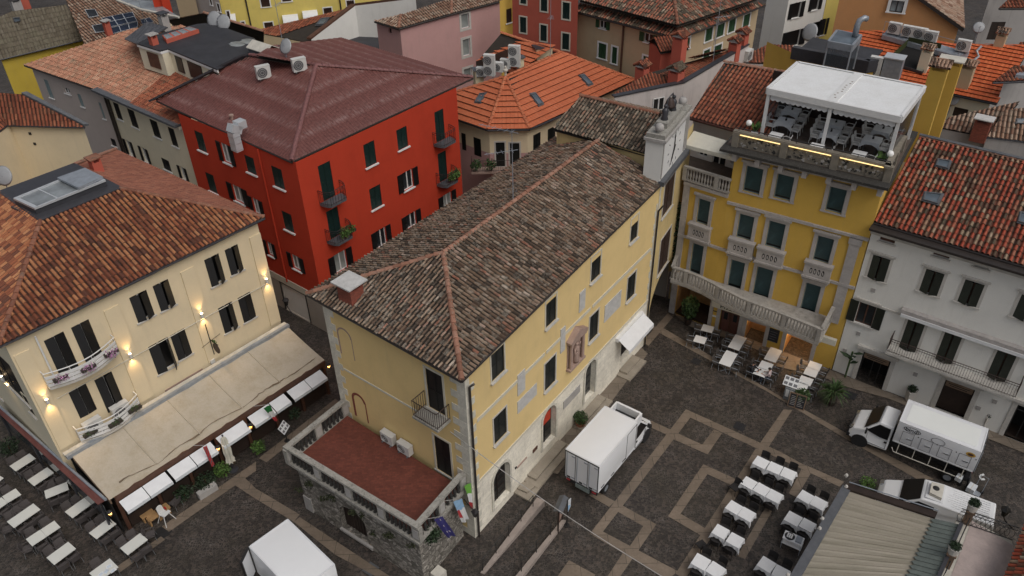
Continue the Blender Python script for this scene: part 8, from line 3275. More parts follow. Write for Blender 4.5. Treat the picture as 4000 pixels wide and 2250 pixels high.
 # the deliveryman stooping over a crate between truck and van
stoop=dict(pelvis=(0,0,0.93),chest=(0,0.32,1.26),neck=(0,0.45,1.40),skull=(0,0.5,1.45),head=(0,0.55,1.52),face=(0.1,1,-0.45),elbows=[(-0.27,0.52,1.1),(0.27,0.52,1.1)],wrists=[(-0.2,0.66,0.9),(0.2,0.66,0.9)],palms=[(-0.16,0.72,0.84),(0.16,0.72,0.84)],hips=[(-0.1,-0.01,0.9),(0.1,-0.01,0.9)],knees=[(-0.15,0.07,0.5),(0.15,0.02,0.5)],ankles=[(-0.17,-0.02,0.08),(0.17,-0.06,0.08)],toes=[(-0.19,0.14,0.035),(0.2,0.1,0.035)])
pl_=P(c12(1470,775),0)
fy=math.atan2(*(-(P(c12(1440,690),0)-pl_).x,(P(c12(1440,690),0)-pl_).y))
place_person(pl_+Vector((0,0,0)),fy,stoop,'person in black cap, jacket and shorts stooping to lift a box beside the van',None,cap=True,hair='cloth_black',sleeve='cloth_black')
seat=dict(pelvis=(0,0,0.53),chest=(0,0.03,0.95),neck=(0,0.06,1.12),skull=(0,0.07,1.17),head=(0,0.09,1.25),face=(0,1,-0.15),elbows=[(-0.25,0.17,0.80),(0.25,0.17,0.80)],wrists=[(-0.16,0.40,0.79),(0.14,0.36,0.79)],palms=[(-0.12,0.48,0.79),(0.10,0.44,0.79)],hips=[(-0.1,0.03,0.52),(0.1,0.03,0.52)],knees=[(-0.13,0.45,0.5),(0.13,0.45,0.5)],ankles=[(-0.13,0.42,0.09),(0.14,0.5,0.09)],toes=[(-0.14,0.58,0.035),(0.16,0.66,0.035)])
# chairs and tables
def rattan_chair(name,label,group,mat='rattan',frame='grey_plastic',arms=True,back_h=0.86,slim=False):
 r=thing(name,(0,0,0),label,'chair',group)
 m=MB()
 m.rbox((0,0,0.43),0.48,0.46,0.05)
 m.build('seat',mat,r,local=True)
 m=MB()
 n=6
 for i in range(n):
  x0,x1=-0.24+0.48*i/n,-0.24+0.48*(i+1)/n
  f=lambda x:-0.22-0.05*(1-(x/0.24)**2)
  m.extr([(x0,f(x0),0.46),(x1,f(x1),0.46),(x1,f(x1)-0.09,back_h),(x0,f(x0)-0.09,back_h)],(0,0.025,0))
 m.build('backrest',mat,r,local=True)
 for sx in(-1,1):
  for sy in(-1,1):
   m=MB()
   m.tube([(sx*0.22,sy*0.2,0.42),(sx*0.25,sy*0.25,0.0)],0.018,5)
   m.build('leg',frame,r,local=True)
  if arms:
   m=MB()
   m.tube([(sx*0.25,-0.26,0.64),(sx*0.27,0.1,0.66),(sx*0.26,0.22,0.6),(sx*0.24,0.2,0.42)],0.02,5)
   m.build('armrest',frame if slim else mat,r,local=True)
 return r
class Stock:
 """first call hands out the prototype, later calls copies of it"""
 def __init__(s,maker):
  s.mk,s.o=maker,None
 def put(s,loc,rz,label,group):
  if s.o is None:
   s.o=s.mk(label,group)
   s.o.location,s.o.rotation_euler=loc,(0,0,rz)
   return s.o
  return clone(s.o,loc,rz,label,group)
gchair=Stock(lambda l,g:rattan_chair('rattan_chair',l,g))
bchair=Stock(lambda l,g:rattan_chair('black_chair',l,g,'chair_black','iron_black',False))
pchair=Stock(lambda l,g:rattan_chair('bistro_chair',l,g,'chair_bronze','zinc',True,slim=True))
wchair=Stock(lambda l,g:rattan_chair('white_armchair',l,g,'chair_white','chair_white',True,slim=True))
def flat_table(L,W_,label,group,loc,rz,mat='table_white',name='table'):
 r=thing(name,loc,label,'table',group,rz)
 m=MB()
 m.box(-L/2,L/2,-W_/2,W_/2,0.72,0.75)
 m.build('tabletop',mat,r,local=True)
 for sx in(-1,1):
  for sy in(-1,1):
   m=MB()
   m.tube([(sx*(L/2-0.06),sy*(W_/2-0.06),0.72),(sx*(L/2-0.06),sy*(W_/2-0.06),0)],0.022,5)
   m.build('leg','grey_plastic',r,local=True)
 return r
def quad_pose(q,z):
 p=[P(x,z)for x in q]
 c=sum(p,Vector())/4
 d=(p[1]-p[0])+(p[2]-p[3])
 return Vector((c.x,c.y,0)),math.atan2(d.y,d.x),((p[1]-p[0]).length+(p[2]-p[3]).length)/2,((p[3]-p[0]).length+(p[2]-p[1]).length)/2
GT,GC='white tables set out left of the veranda','grey rattan chairs round the white tables'
LT=[('topmost canopy-side',((100,318),(300,185),(368,240),(158,370)),2),('second canopy-side',((282,460),(487,330),(553,385),(348,525)),2),('askew canopy-side',((458,568),(693,480),(702,557),(467,658)),2),('fourth canopy-side',((670,785),(872,640),(948,705),(740,855)),2),('lantern-side',((915,1005),(1120,850),(1197,912),(990,1070)),2),('grate-side',((1235,1163),(1440,1005),(1523,1075),(1312,1232)),2),('lowest outer-row',((478,1258),(708,1092),(775,1170),(555,1335)),2),('left half of the lower joined',((265,1070),(415,970),(478,1043),(330,1140)),1),('right half of the lower joined',((417,968),(560,880),(620,945),(480,1042)),1),('upper long joined',((72,888),(345,700),(413,765),(140,955)),3),('left half of the leftmost joined',((-120,730),(20,632),(75,698),(-62,792)),1),('right half of the leftmost joined',((22,630),(160,547),(217,610),(77,696)),1),('left edge',((-190,540),(0,415),(24,438),(-130,580)),1),('menu-strewn bottom',((915,1392),(1125,1235),(1222,1390),(1010,1540)),1)]
for nm_,q,nch in LT:
 loc,yaw,L,W_=quad_pose([kL(*x)for x in q],0.75)
 W_=min(W_,0.85)
 flat_table(L,W_,'white rectangular table, the '+nm_+' one of the left terrace',GT,loc,yaw)
 dx=Vector((math.cos(yaw),math.sin(yaw),0))
 dy=Vector((-dx.y,dx.x,0))
 for s,sn in((1,'far'),(-1,'near')):
  for k in range(nch):
   x=(k-(nch-1)/2)*(L/nch)*0.92
   p=loc+dx*x+dy*s*(W_/2+0.2)+Vector((random.uniform(-.03,.03),random.uniform(-.03,.03),0))
   pn=['','single'][1 if nch==1 else 0]if nch==1 else(['left','right']if nch==2 else['left','middle','right'])[k]
   gchair.put(p,yaw+(math.pi if s>0 else 0.0)+random.uniform(-.12,.12),('grey rattan chair, %s seat on the %s side of the %s table'%(pn,sn,nm_)).replace('single seat on','on'),GC)
for nm_,a in(('end of the lower joined white tables',kL(285,1165)),('end of the upper long joined white table',kL(75,965))):
 p=P(a,0.45)
 gchair.put(Vector((p.x,p.y,0)),VF.yaw()-1.9,'lighter grey rattan chair at the left '+nm_,GC)
p=P(c9(1320,890),0.45)
gchair.put(Vector((p.x,p.y,0)),VF.yaw()+0.3,'grey rattan chair standing alone beside the white high chair',GC)
p=P(kL(1545,1020),0.45)
gchair.put(Vector((p.x,p.y,0)),VF.yaw()-2.0,'grey rattan chair between grate-side table and the iron drain',GC)
# menus strewn on the bottom table
for i,(x,y,rz,mt)in enumerate(((1040,1430,.2,'paper'),(1095,1400,.6,'box_white'),(1125,1350,-.3,'paper'),(1165,1395,.1,'table_bright'))):
 p=P(kL(x,y),0.76)
 m=MB(Matrix.Translation(p+Vector((0,0,0.003+i*0.009)))@Matrix.Rotation(0.8+rz,4,'Z'))
 m.box(-0.15,0.15,-0.105,0.105,0,0.008)
 m.c=1
 for k in range(3):
  m.box(-0.1,0.08,-0.07+k*0.05,-0.055+k*0.05,0.008,0.0095)
 m.build('menu',[mt,'flag_sky'],label=['leftmost pale menu sheet on the bottom white table','bluish menu sheet in the middle of the bottom white table','upper menu sheet on the bottom white table','rightmost menu sheet on the bottom white table'][i],cat='menu',group='menus on the bottom table')
 # linen covered tables of the square
def cloth(L,name,label,group,loc,rz,z=0.76,drop=0.3,mat='linen',seed=0):
 rg=random.Random(seed)
 r=bpy.data.objects.new
 m=MB()
 n=10
 h=L/2+0.012
 per=[]
 for k in range(4):
  for i in range(n):
   f=i/n
   a=[(-h,-h),(h,-h),(h,h),(-h,h)]
   p,q=a[k],a[(k+1)%4]
   per.append((p[0]+(q[0]-p[0])*f,p[1]+(q[1]-p[1])*f,f))
 N=len(per)
 m.add([(x,y,z)for x,y,f in per],[tuple(range(N))])
 ph=rg.uniform(0,6)
 mid_,low=[],[]
 for i,(x,y,f)in enumerate(per):
  corner=abs(f-0.5)*2
  dr_=drop*(0.62+0.75*corner**3)+rg.uniform(-.015,.015)
  fl=0.015+0.02*math.sin(i*1.7+ph)+0.05*corner**4
  nx,ny=x/h,y/h
  if corner<0.99:
   nx,ny=(nx if abs(abs(x)-h)<1e-6 else 0.15*nx),(ny if abs(abs(y)-h)<1e-6 else 0.15*ny)
  mid_.append((x+nx*fl*0.5,y+ny*fl*0.5,z-dr_*0.5))
  low.append((x+nx*fl,y+ny*fl,z-dr_))
 base=[(x,y,z)for x,y,f in per]
 m.add(base+mid_+low,[(i,(i+1)%N,N+(i+1)%N,N+i)for i in range(N)]+[(N+i,N+(i+1)%N,2*N+(i+1)%N,2*N+i)for i in range(N)])
 o=m.build(name,mat,None,local=True)
 o.location=loc
 o.rotation_euler=(0,0,rz)
 tag(o,label,'tablecloth',group)
 return o
QT=[('left table of the first linen row',((412,207),(537,268),(495,350),(375,290))),('middle table of the first linen row',((553,270),(683,325),(640,407),(512,347))),('right table of the first linen row',((695,328),(822,383),(780,468),(650,408))),('left table of the second linen row',((298,420),(413,487),(370,562),(245,495))),('middle table of the second linen row',((425,483),(550,553),(500,632),(375,562))),('right table of the second linen row',((560,553),(690,620),(630,700),(503,633))),('left table of the third linen row',((150,668),(268,738),(208,818),(85,745))),('right table of the third linen row',((277,740),(408,808),(340,893),(212,815))),('left table of the fourth linen row',((5,912),(133,983),(75,1070),(-52,998))),('right table of the fourth linen row',((148,1000),(288,1072),(232,1163),(92,1082))),('upper left table of the right linen pairs',((877,560),(1000,628),(950,710),(828,638))),('upper right table of the right linen pairs',((1012,625),(1143,688),(1085,780),(962,706))),('lower left table of the right linen pairs',((748,777),(882,848),(825,940),(693,868))),('lower right table of the right linen pairs',((893,852),(1027,915),(972,1005),(848,930))),('left table of the bottom right linen pair',((470,1242),(612,1325),(552,1420),(415,1330))),('right table of the bottom right linen pair',((627,1335),(765,1400),(690,1500),(562,1425)))]
QT=[(a,[kQ(*x)for x in b])for a,b in QT]+[('left table of the fifth linen row',[c11(*x)for x in((1400,1267),(1505,1330),(1453,1413),(1345,1358))]),('right table of the fifth linen row',[c11(*x)for x in((1516,1330),(1612,1395),(1560,1475),(1463,1415))])]
tproto=None
for i,(nm_,q)in enumerate(QT):
 loc,yaw,L,W_=quad_pose(q,0.76)
 L=min(0.74,max(0.66,(L+W_)/2))
 lb='square table under a white cloth, '+nm_
 if tproto is None:
  tproto=flat_table(0.7,0.7,lb,'linen covered tables of the square',loc,yaw,'wood_dark')
 else:
  clone(tproto,loc,yaw,lb,'linen covered tables of the square')
 cloth(L,'tablecloth','white tablecloth with hanging corners on the '+nm_,'white tablecloths of the square',loc,yaw,seed=i)
 dx=Vector((math.cos(yaw),math.sin(yaw),0))
 dy=Vector((-dx.y,dx.x,0))
 for s,sn in((1,'far'),(-1,'near')):
  bchair.put(loc+dy*s*(0.56 if s>0 else 0.5)+dx*random.uniform(-.05,.05),yaw+(math.pi if s>0 else 0)+random.uniform(-.1,.1),'black chair on the %s side of the %s'%(sn,nm_),'black chairs at the linen tables')
for nm_,a,rz in(('beside the left end of the second linen row',kQ(185,535),2.2),('left of the fifth linen row',c11(1430,1215),0.5)):
 p=P(a,0.4)
 bchair.put(Vector((p.x,p.y,0)),rz,'black chair pulled out '+nm_,'black chairs at the linen tables')
 # pizzeria tables
PT=[((2764,1283),0.78),((2735,1326),0.78),(kF(503,335),0.8),(kF(480,372),0.8),(kF(450,428),0.8),(kF(428,466),0.8),(kF(700,425),1.45),(kF(658,488),0.8),(kF(627,526),0.8),(kF(941,490),0.8),(kF(920,527),0.8),(kF(890,576),0.8),(kF(860,610),0.8)]
on_=['first','second','third','fourth','fifth','sixth','seventh','eighth','ninth','tenth','eleventh','twelfth','thirteenth']
ptab=[]
for i,(q,sz)in enumerate(PT):
 p=P(q,0.75)
 yaw=WG2.yaw()+(0.12 if i<2 else 0)
 lb='white bistro table before the pizzeria, %s one counting from the arch'%on_[i]
 r=thing('bistro_table',(p.x,p.y,0),lb,'table','white tables in front of the pizzeria',yaw)
 m=MB()
 m.box(-0.39,0.39,-sz/2+0.02,sz/2-0.02,0.725,0.75)
 m.build('tabletop','table_bright',r,local=True)
 m=MB()
 m.tube([(0,0,0.03),(0,0,0.725)],0.03,6)
 for k in range(4):
  m.tube([(0,0,0.05),(0.32*math.cos(k*1.5708+.78),0.32*math.sin(k*1.5708+.78),0.015)],0.02,5)
 m.build('pedestal','zinc',r,local=True)
 ptab.append((Vector((p.x,p.y,0)),yaw,i))
pers={}
for p,yaw,i in ptab:
 dx=Vector((math.cos(yaw),math.sin(yaw),0))
 for s,sn in((-1,'left'),(1,'right')):
  c_=p+dx*s*0.6
  pchair.put(c_,yaw+(-math.pi/2 if s<0 else math.pi/2),'bronze grey bistro chair on the %s of the %s pizzeria table from the arch'%(sn,on_[i]),'bistro chairs in front of the pizzeria')
  pers[(i,s)]=(c_,yaw)
c_,yw=pers[(8,-1)]
place_person(c_+Vector((0,0,0)),yw-math.pi/2,seat,'person with dark hair and black jacket seated left at the table with cups',None,top='cloth_black',legs='cloth_black',sleeve='cloth_black')
c_,yw=pers[(8,1)]
place_person(c_,yw+math.pi/2,seat,'person in a pale pinkish top and jeans seated right at the table with cups',None,top='cloth_pale',legs='cloth_denim',sleeve='cloth_pale')
p8=ptab[8][0]
for k,(dx_,dy_)in enumerate(((-.12,.1),(.15,-.05),(.05,.2),(-.2,-.15))):
 m=MB(Matrix.Translation(p8+Vector((dx_,dy_,0.752))))
 m.lathe([(0.05,0),(0.055,0.006),(0.03,0.008),(0.033,0.06),(0.04,0.075)],(0,0,0),8)
 m.build('cup','table_bright' if k%2 else 'wood_dark',label=['pale','dark','pale','dark'][k-1]+' cup on the occupied pizzeria table, '+['left','right','upper','lower'][k]+' one',cat='cup',group='cups on the occupied table')
 # roof terrace tables and chairs
RT=[(kpg(640,605),'left bay, rear'),(kpg(575,715),'left bay, middle'),(kpg(1090,735),'centre, rear'),(kpg(1040,830),'centre, middle'),(kpg(1575,800),'right bay, rear'),(kpg(1470,905),'right bay, middle')]
rz_=WG2.yaw()
dxr,dyr=WG2.d,-WG2.n
rp=None
for i,(q,nm_)in enumerate(RT):
 p=P(q,14.8)
 b_=Vector((p.x,p.y,14.045))
 lb='roof terrace table under a cloth, '+nm_
 if rp is None:
  rp=flat_table(0.8,0.8,lb,'dining tables on the roof terrace',b_,rz_,'chair_white')
 else:
  clone(rp,b_,rz_,lb,'dining tables on the roof terrace')
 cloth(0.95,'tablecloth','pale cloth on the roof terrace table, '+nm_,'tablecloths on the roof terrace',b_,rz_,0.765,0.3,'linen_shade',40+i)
 m=MB(Matrix.Translation(b_+Vector((0,0,0.767))))
 for k in range(2):
  m.lathe([(0.03,0),(0.035,0.1),(0.02,0.14),(0.02,0.2)],(0.06*k,0,0),6)
 m.build('cruet','iron_black',label='dark cruet set on the roof terrace table, '+nm_,cat='cruet',group='cruets on the roof terrace')
 for s,sn in((-1,'left'),(1,'right')):
  for k in range(2):
   wchair.put(b_+dxr*s*0.78+dyr*(k-0.5)*0.62,rz_+(-math.pi/2 if s<0 else math.pi/2),'white armchair, %s side %s seat, roof table %s'%(sn,['front','back'][k],nm_),'white armchairs on the roof terrace')
for q,nm_ in((kpg(480,850),'left'),(kpg(900,965),'middle'),(kpg(1340,1040),'right')):
 p=P(q,14.85)
 r=flat_table(0.75,0.7,'white side table by the roof parapet, %s one of three'%nm_,'white side tables by the parapet',Vector((p.x,p.y,14.045)),rz_,'table_bright')
 wchair.put(Vector((p.x,p.y,14.045))+dxr*0.6,rz_+math.pi/2,'white armchair beside the %s side table by the roof parapet'%nm_,'white armchairs on the roof terrace')
 # banner behind the terrace tables
m=MB(WG2.M)
wq=WG2.off(-depthG+1.35)
m=MB(wq.M)
bb=wq.at(kpg(1150,700))
m.wbox(bb[0]-1.0,bb[0]+0.9,0.0,0.03,14.7,16.2)
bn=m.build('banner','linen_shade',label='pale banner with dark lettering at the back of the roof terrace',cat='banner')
text(bn,'La Motta',wq,(bb[0]-0.05,15.85),0.24,'ink',0.035)
for q,lb in((kpg(200,740),'left'),(kpg(1655,1058),'right')):
 p=P(q,15.15)
 r=thing('globe_lamp',(p.x,p.y,14.95),'cream globe lamp on the roof parapet, %s one'%lb,'lamp','globe lamps on the parapet')
 m=MB(Matrix.Translation(p))
 m.ball((0,0,0.02),0.18,14)
 m.build('globe','globe_cream',r,smooth=True)
 m=MB(Matrix.Translation((p.x,p.y,14.95)))
 m.tube([(0,0,0),(0,0,0.1)],0.06,8)
 m.build('base','iron_black',r)
 p2=P((q[0]+(70 if lb=='left' else-90)/2.634,q[1]+30/2.634),14.9)
 pot_z=14.045
 r=thing('potted_plant',(p2.x,p2.y,pot_z),'leafy potted plant beside the %s globe lamp of the parapet'%lb,'plant','potted plants on the roof terrace')
 m=MB(Matrix.Translation((p2.x,p2.y,pot_z)))
 m.lathe([(0.16,0),(0.22,0.45),(0.2,0.45)],(0,0,0),10)
 m.build('pot','table_bright',r)
 m=MB()
 for k in range(26):
  a_=random.uniform(0,6.28)
  ln=random.uniform(0.4,0.75)
  tip=Vector((math.cos(a_)*ln*0.75,math.sin(a_)*ln*0.75,0.5+ln*0.75))
  sdv=Vector((-math.sin(a_),math.cos(a_),0))*0.07
  md=tip*0.6+Vector((0,0,0.3))
  o_=Vector((p2.x,p2.y,pot_z))
  m.add([o_+Vector((0,0,0.45)),o_+md+sdv,o_+tip,o_+md-sdv],[(0,1,2,3)])
 m.build('foliage','leaf_bright',r)
 # plants in pots and beds
def pot_plant(p,label,rad,h,n,leafm='leaf_mid',size=0.08,pot=(0.2,0.16,0.4),potm='terracotta',square=False,group=None):
 r=thing('potted_plant',p,label,'plant',group)
 m=MB(Matrix.Translation(p))
 if square:
  a,b,hh=pot
  m.prism([(-b,-b),(b,-b),(b,b),(-b,b)],0,hh*0.05)
  m.add([(-b,-b,0),(b,-b,0),(b,b,0),(-b,b,0),(-a,-a,hh),(a,-a,hh),(a,a,hh),(-a,a,hh)],[(0,1,5,4),(1,2,6,5),(2,3,7,6),(3,0,4,7),(4,5,6,7)])
 else:
  m.lathe([(pot[1],0),(pot[0],pot[2]),(pot[0]*1.1,pot[2]),(pot[0]*1.1,pot[2]+0.05),(pot[0]*0.9,pot[2]+0.04)],(0,0,0),12)
 m.build('pot',potm,r)
 m=MB()
 m.leaves(Vector(p)+Vector((0,0,pot[2]+h/2)),(rad,rad,h/2+0.05),n,size)
 m.build('foliage',leafm,r)
 return r
pot_plant(P(kT(400,400),0),'round flowering bush in a pot by the town hall wall',0.48,0.8,700,'leaf_mid',0.06,(0.3,0.25,0.35))
q=MB()
q.leaves(P(kT(385,380),0)+Vector((0,0,0.8)),(0.4,0.4,0.25),60,0.04)
pot_plant(P(k1(650,1190),0),'tall leafy plant in a dark pot before the pizzeria opening',0.62,1.9,800,'leaf_mid',0.11,(0.28,0.22,0.55),'wood_dark')
pot_plant(P(c12(240,150),0),'green shrub behind the black menu boards',0.5,0.9,500,'leaf_mid',0.09,(0.3,0.25,0.3),'wood_dark')
for q_,lb in((kB(1030,190),'left'),(kB(2260,600),'right')):
 p=P(q_,0)
 m=None
 pot_plant(p,'round clipped shrub in a tall pale planter, %s of the dark door'%lb,0.3,0.4,500,'leaf_dark',0.05,(0.24,0.17,0.85),'sill_stone',True,'tapered planters by the dark door')
def palm(p,label,h,n,ln,leafm='leaf_mid',trunk=True):
 r=thing('palm_plant',p,label,'plant')
 m=MB(Matrix.Translation(p))
 m.lathe([(0.26,0),(0.32,0.4),(0.3,0.42)],(0,0,0),12)
 m.build('pot','wood_dark',r)
 m=MB()
 for k in range(n):
  a_=random.uniform(0,6.283)
  e_=random.uniform(-0.2,1.2)
  L=ln*random.uniform(0.7,1.1)
  d=Vector((math.cos(a_)*math.cos(e_),math.sin(a_)*math.cos(e_),math.sin(e_)))
  s=Vector((-math.sin(a_),math.cos(a_),0))*0.03
  o=Vector(p)+Vector((0,0,h))
  m1,t1=o+d*L*0.55+Vector((0,0,0.05)),o+d*L-Vector((0,0,0.22*L))
  m.add([o,m1+s,t1,m1-s],[(0,1,2,3)])
 m.build('fronds',leafm,r)
 m=MB(Matrix.Translation(p))
 m.tube([(0,0,0.3),(0,0,h)],0.07,7)
 m.build('trunk','wood_brown',r)
palm(P(c12(470,150),0),'spiky palm in a pot at the left corner of the white house',1.0,150,1.15,'leaf_mid')
r=thing('banana_plant',P(c8(580,1400),0),'broad leaved plant behind the spiky palm','plant')
p=P(c8(580,1400),0)
m=MB()
for k in range(7):
 a_=k*0.9
 o=p+Vector((0,0,1.2+0.15*k))
 d=Vector((math.cos(a_),math.sin(a_),0.5)).normalized()
 s=Vector((-math.sin(a_),math.cos(a_),0))*0.2
 m.add([o,o+d*0.4+s,o+d*0.9,o+d*0.4-s],[(0,1,2,3)])
m.build('leaf','leaf_dark',r)
m=MB()
m.tube([p,p+Vector((0,0,2.2))],0.06,6)
m.build('stem','leaf_mid',r)
BU=[(c9(1690,690),0.5,0.95,620,'leaf_bright','bright leafy bush under the folded beige parasol'),(c9(1400,870),0.55,0.9,600,'leaf_dark','dark bush at the veranda front, left of the planter box'),(c9(1560,770),0.75,0.8,700,'leaf_dark','dark bush growing over the long planter box'),(c10(30,520),0.45,0.95,560,'leaf_bright','yellowish green bush between two white awnings and the street'),(c10(290,260),0.45,0.9,480,'leaf_dark','very dark bush behind the white menu stand'),(kL(120,190),0.7,1.1,600,'leaf_dark','dark hedge at the top of the left terrace'),(c12(740,790),0.5,0.8,420,'leaf_bright','green bush behind the canopy roof corner')]
for q_,rad,h,n,lm,lb in BU:
 p=P(q_,0)
 r=thing('bush',p,lb,'bush')
 m=MB(Matrix.Translation(p))
 m.tube([(0,0,0),(0.05,0,h*0.7)],0.03,5)
 m.build('stem','wood_brown',r)
 m=MB()
 m.leaves(p+Vector((0,0,h*0.55)),(rad,rad,h*0.5),n,0.06)
 m.build('foliage',lm,r)
a,b=P(c9(1505,870),0),P(c9(1640,785),0)
m=MB()
beam(m,a,b,0.35,0,0.45)
m.build('planter_box','stone_grey',label='long grey planter box along the veranda front',cat='planter')
# folded parasol
p=P((912,1835),0)
r=thing('folded_parasol',p,'folded beige parasol standing before the veranda','parasol')
m=MB(Matrix.Translation(p))
n=16
prof=[(0.04,2.75),(0.12,2.6),(0.17,2.2),(0.2,1.6),(0.16,1.1),(0.24,0.75)]
vs=[]
for i,(r_,z)in enumerate(prof):
 for k in range(n):
  q_=r_*(1+0.28*math.cos(k*math.pi))
  vs.append((q_*math.cos(6.283*k/n),q_*math.sin(6.283*k/n),z))
m.add(vs,[(i*n+k,i*n+(k+1)%n,(i+1)*n+(k+1)%n,(i+1)*n+k)for i in range(len(prof)-1)for k in range(n)])
m.build('canopy','canvas_cream',r)
m=MB(Matrix.Translation(p))
m.tube([(0,0,0),(0,0,2.85)],0.03,6)
m.lathe([(0.3,0),(0.3,0.06),(0.06,0.1)],(0,0,0),10)
m.ball((0,0,2.85),0.06,8)
m.build('pole','lead_dark',r)
# high chair
p=P(c9(1262,1035),0)
r=thing('high_chair',p,'white plastic high chair with splayed legs in front of the veranda','chair',None,VF.yaw()+0.2)
m=MB()
m.rbox((0,0,0.62),0.38,0.36,0.06)
m.extr([(-0.19,0.18,0.6),(0.19,0.18,0.6),(0.17,0.26,1.02),(0.08,0.27,1.1),(-0.08,0.27,1.1),(-0.17,0.26,1.02)],(0,0.04,0))
m.build('seat','chair_white',r,local=True)
m=MB()
m.rbox((0,-0.22,0.78),0.46,0.22,0.03)
m.build('tray','chair_white',r,local=True)
for sx in(-1,1):
 for sy in(-1,1):
  m=MB()
  m.tube([(sx*0.17,sy*0.15,0.62),(sx*0.34,sy*0.34,0.0)],0.022,6)
  m.build('leg','chair_white',r,local=True)
m=MB()
m.rbox((0.25,0.18,0.72),0.08,0.12,0.12)
m.build('strap','red_plastic',r,local=True)
for i,q_ in enumerate((c9(1100,970),c9(1150,995),c9(1225,940))):
 p=P(q_,0.5)
 m=MB(Matrix.Translation((p.x,p.y,0))@Matrix.Rotation(VF.yaw(),4,'Z'))
 m.box(-0.35+0.1*(i==1),0.35,-0.25,0.25,0.42,0.5)
 m.box(-0.3,-0.22,-0.2,0.2,0,0.42)
 m.box(0.22,0.3,-0.2,0.2,0,0.42)
 m.build('wooden_bench','interior_wood',label='low brown wooden seat under the veranda awnings, '+['left','middle','right'][i]+' one',cat='seat',group='wooden seats under the awnings')
 # menu stands and boards
def stand(p,label,w_,h,z,rz,tilt,mat,name='menu_stand',lines='ink_grey'):
 r=thing(name,p,label,'sign',None,rz)
 m=MB()
 m.tube([(0,0,0),(0,0,z)],0.03,6)
 m.lathe([(0.2,0),(0.2,0.03),(0.05,0.05)],(0,0,0),10)
 m.build('post','iron_black',r,local=True)
 M=Matrix.Translation((0,0,z))@Matrix.Rotation(tilt,4,'X')
 m=MB(M)
 m.box(-w_/2,w_/2,-h/2,h/2,0,0.03)
 m.c=1
 for i in range(3):
  for j in range(2):
   m.box(-w_/2+0.05+i*w_/3,-w_/2+w_/3-0.03+i*w_/3,-h/2+0.08+j*h/2,-h/2+h/2-0.06+j*h/2,0.03,0.034)
 m.build('board',[mat,lines],r,local=True)
stand(P(c10(235,430),0),'white menu stand on a black post beside the terrace corner',0.75,0.55,1.15,VF.yaw()+0.5,0.9,'paper')
stand(P(kF(785,665),0),'tilted white picture menu on a stand beside the last pizzeria tables',0.9,0.65,1.2,WG2.yaw(),0.8,'paper')
p=P(kF(783,690),0)
m=MB(Matrix.Translation(p)@Matrix.Rotation(WG2.yaw(),4,'Z'))
m.box(-0.3,0.3,-0.04,0.04,0.05,1.0)
m.c=1
for k in range(2):
 m.box(-0.22+0.26*k,-0.02+0.24*k,-0.045,-0.04,0.3,0.9)
m.build('photo_board',['pane_grey','paper'],label='grey board with photographs under the tilted picture menu',cat='sign')
for q_,w_,lb in((kF(812,730),0.62,'black chalk menu board with a wooden frame by the pizzeria tables'),(kF(848,742),0.55,'plain dark board leaning right of the chalk menu board')):
 p=P(q_,0)
 r=thing('chalk_board',p,lb,'sign',None,WG2.yaw()+0.1)
 m=MB(Matrix.Rotation(-0.2,4,'X'))
 m.box(-w_/2,w_/2,-0.03,0.0,0.03,1.0)
 m.build('panel','slate_board',r,local=True)
 if 'chalk' in lb:
  m=MB(Matrix.Rotation(-0.2,4,'X'))
  for a_ in((-w_/2-0.03,-w_/2+0.03,0,1.05),(w_/2-0.03,w_/2+0.03,0,1.05),(-w_/2,w_/2,0.98,1.05),(-w_/2,w_/2,0,0.06)):
   m.box(a_[0],a_[1],-0.045,0.012,a_[2],a_[3])
  m.build('frame','wood_old',r,local=True)
  m=MB(Matrix.Rotation(-0.2,4,'X'))
  for k in range(6):
   m.box(-w_/2+0.1,w_/2-0.1-0.07*(k%3),-0.034,-0.03,0.2+k*0.12,0.23+k*0.12)
  m.build('chalk_lines','stone_grey',r,local=True)
  # serving trolley
loc=P(kQ(790,1060),0.8)
r=thing('serving_trolley',(loc.x,loc.y,0),'serving trolley laid with stacked plates and bowls between linen tables','trolley',None,QYAW if 'QYAW' in globals()else WA.yaw()-1.57+0.05)
for z in(0.82,0.45):
 m=MB()
 m.box(-0.5,0.5,-0.28,0.28,z-0.03,z)
 m.build('shelf','linen',r,local=True)
for sx in(-1,1):
 for sy in(-1,1):
  m=MB()
  m.tube([(sx*0.47,sy*0.25,0),(sx*0.47,sy*0.25,0.8)],0.018,5)
  m.build('leg','zinc',r,local=True)
m=MB(r.matrix_world if False else Matrix.Translation((loc.x,loc.y,0))@Matrix.Rotation(WA.yaw()-1.52,4,'Z'))
m.lathe([(0.24,0.825),(0.26,0.84)],(-0.2,0,0),14)
m.c=1
for k in range(9):
 m.lathe([(0.035,0),(0.05,0.05),(0.04,0.05)],(-0.2+0.1*(k%3-1),0.1*(k//3-1),0.842),8)
m.build('tray_of_cups',['iron_black','table_bright'],label='round dark tray of white cups on the serving trolley',cat='tray')
m=MB(Matrix.Translation((loc.x,loc.y,0))@Matrix.Rotation(WA.yaw()-1.52,4,'Z'))
m.box(0.12,0.42,-0.2,0.2,0.822,0.92)
m.build('plate_stack','zinc',label='stack of grey plates on the serving trolley',cat='plates')
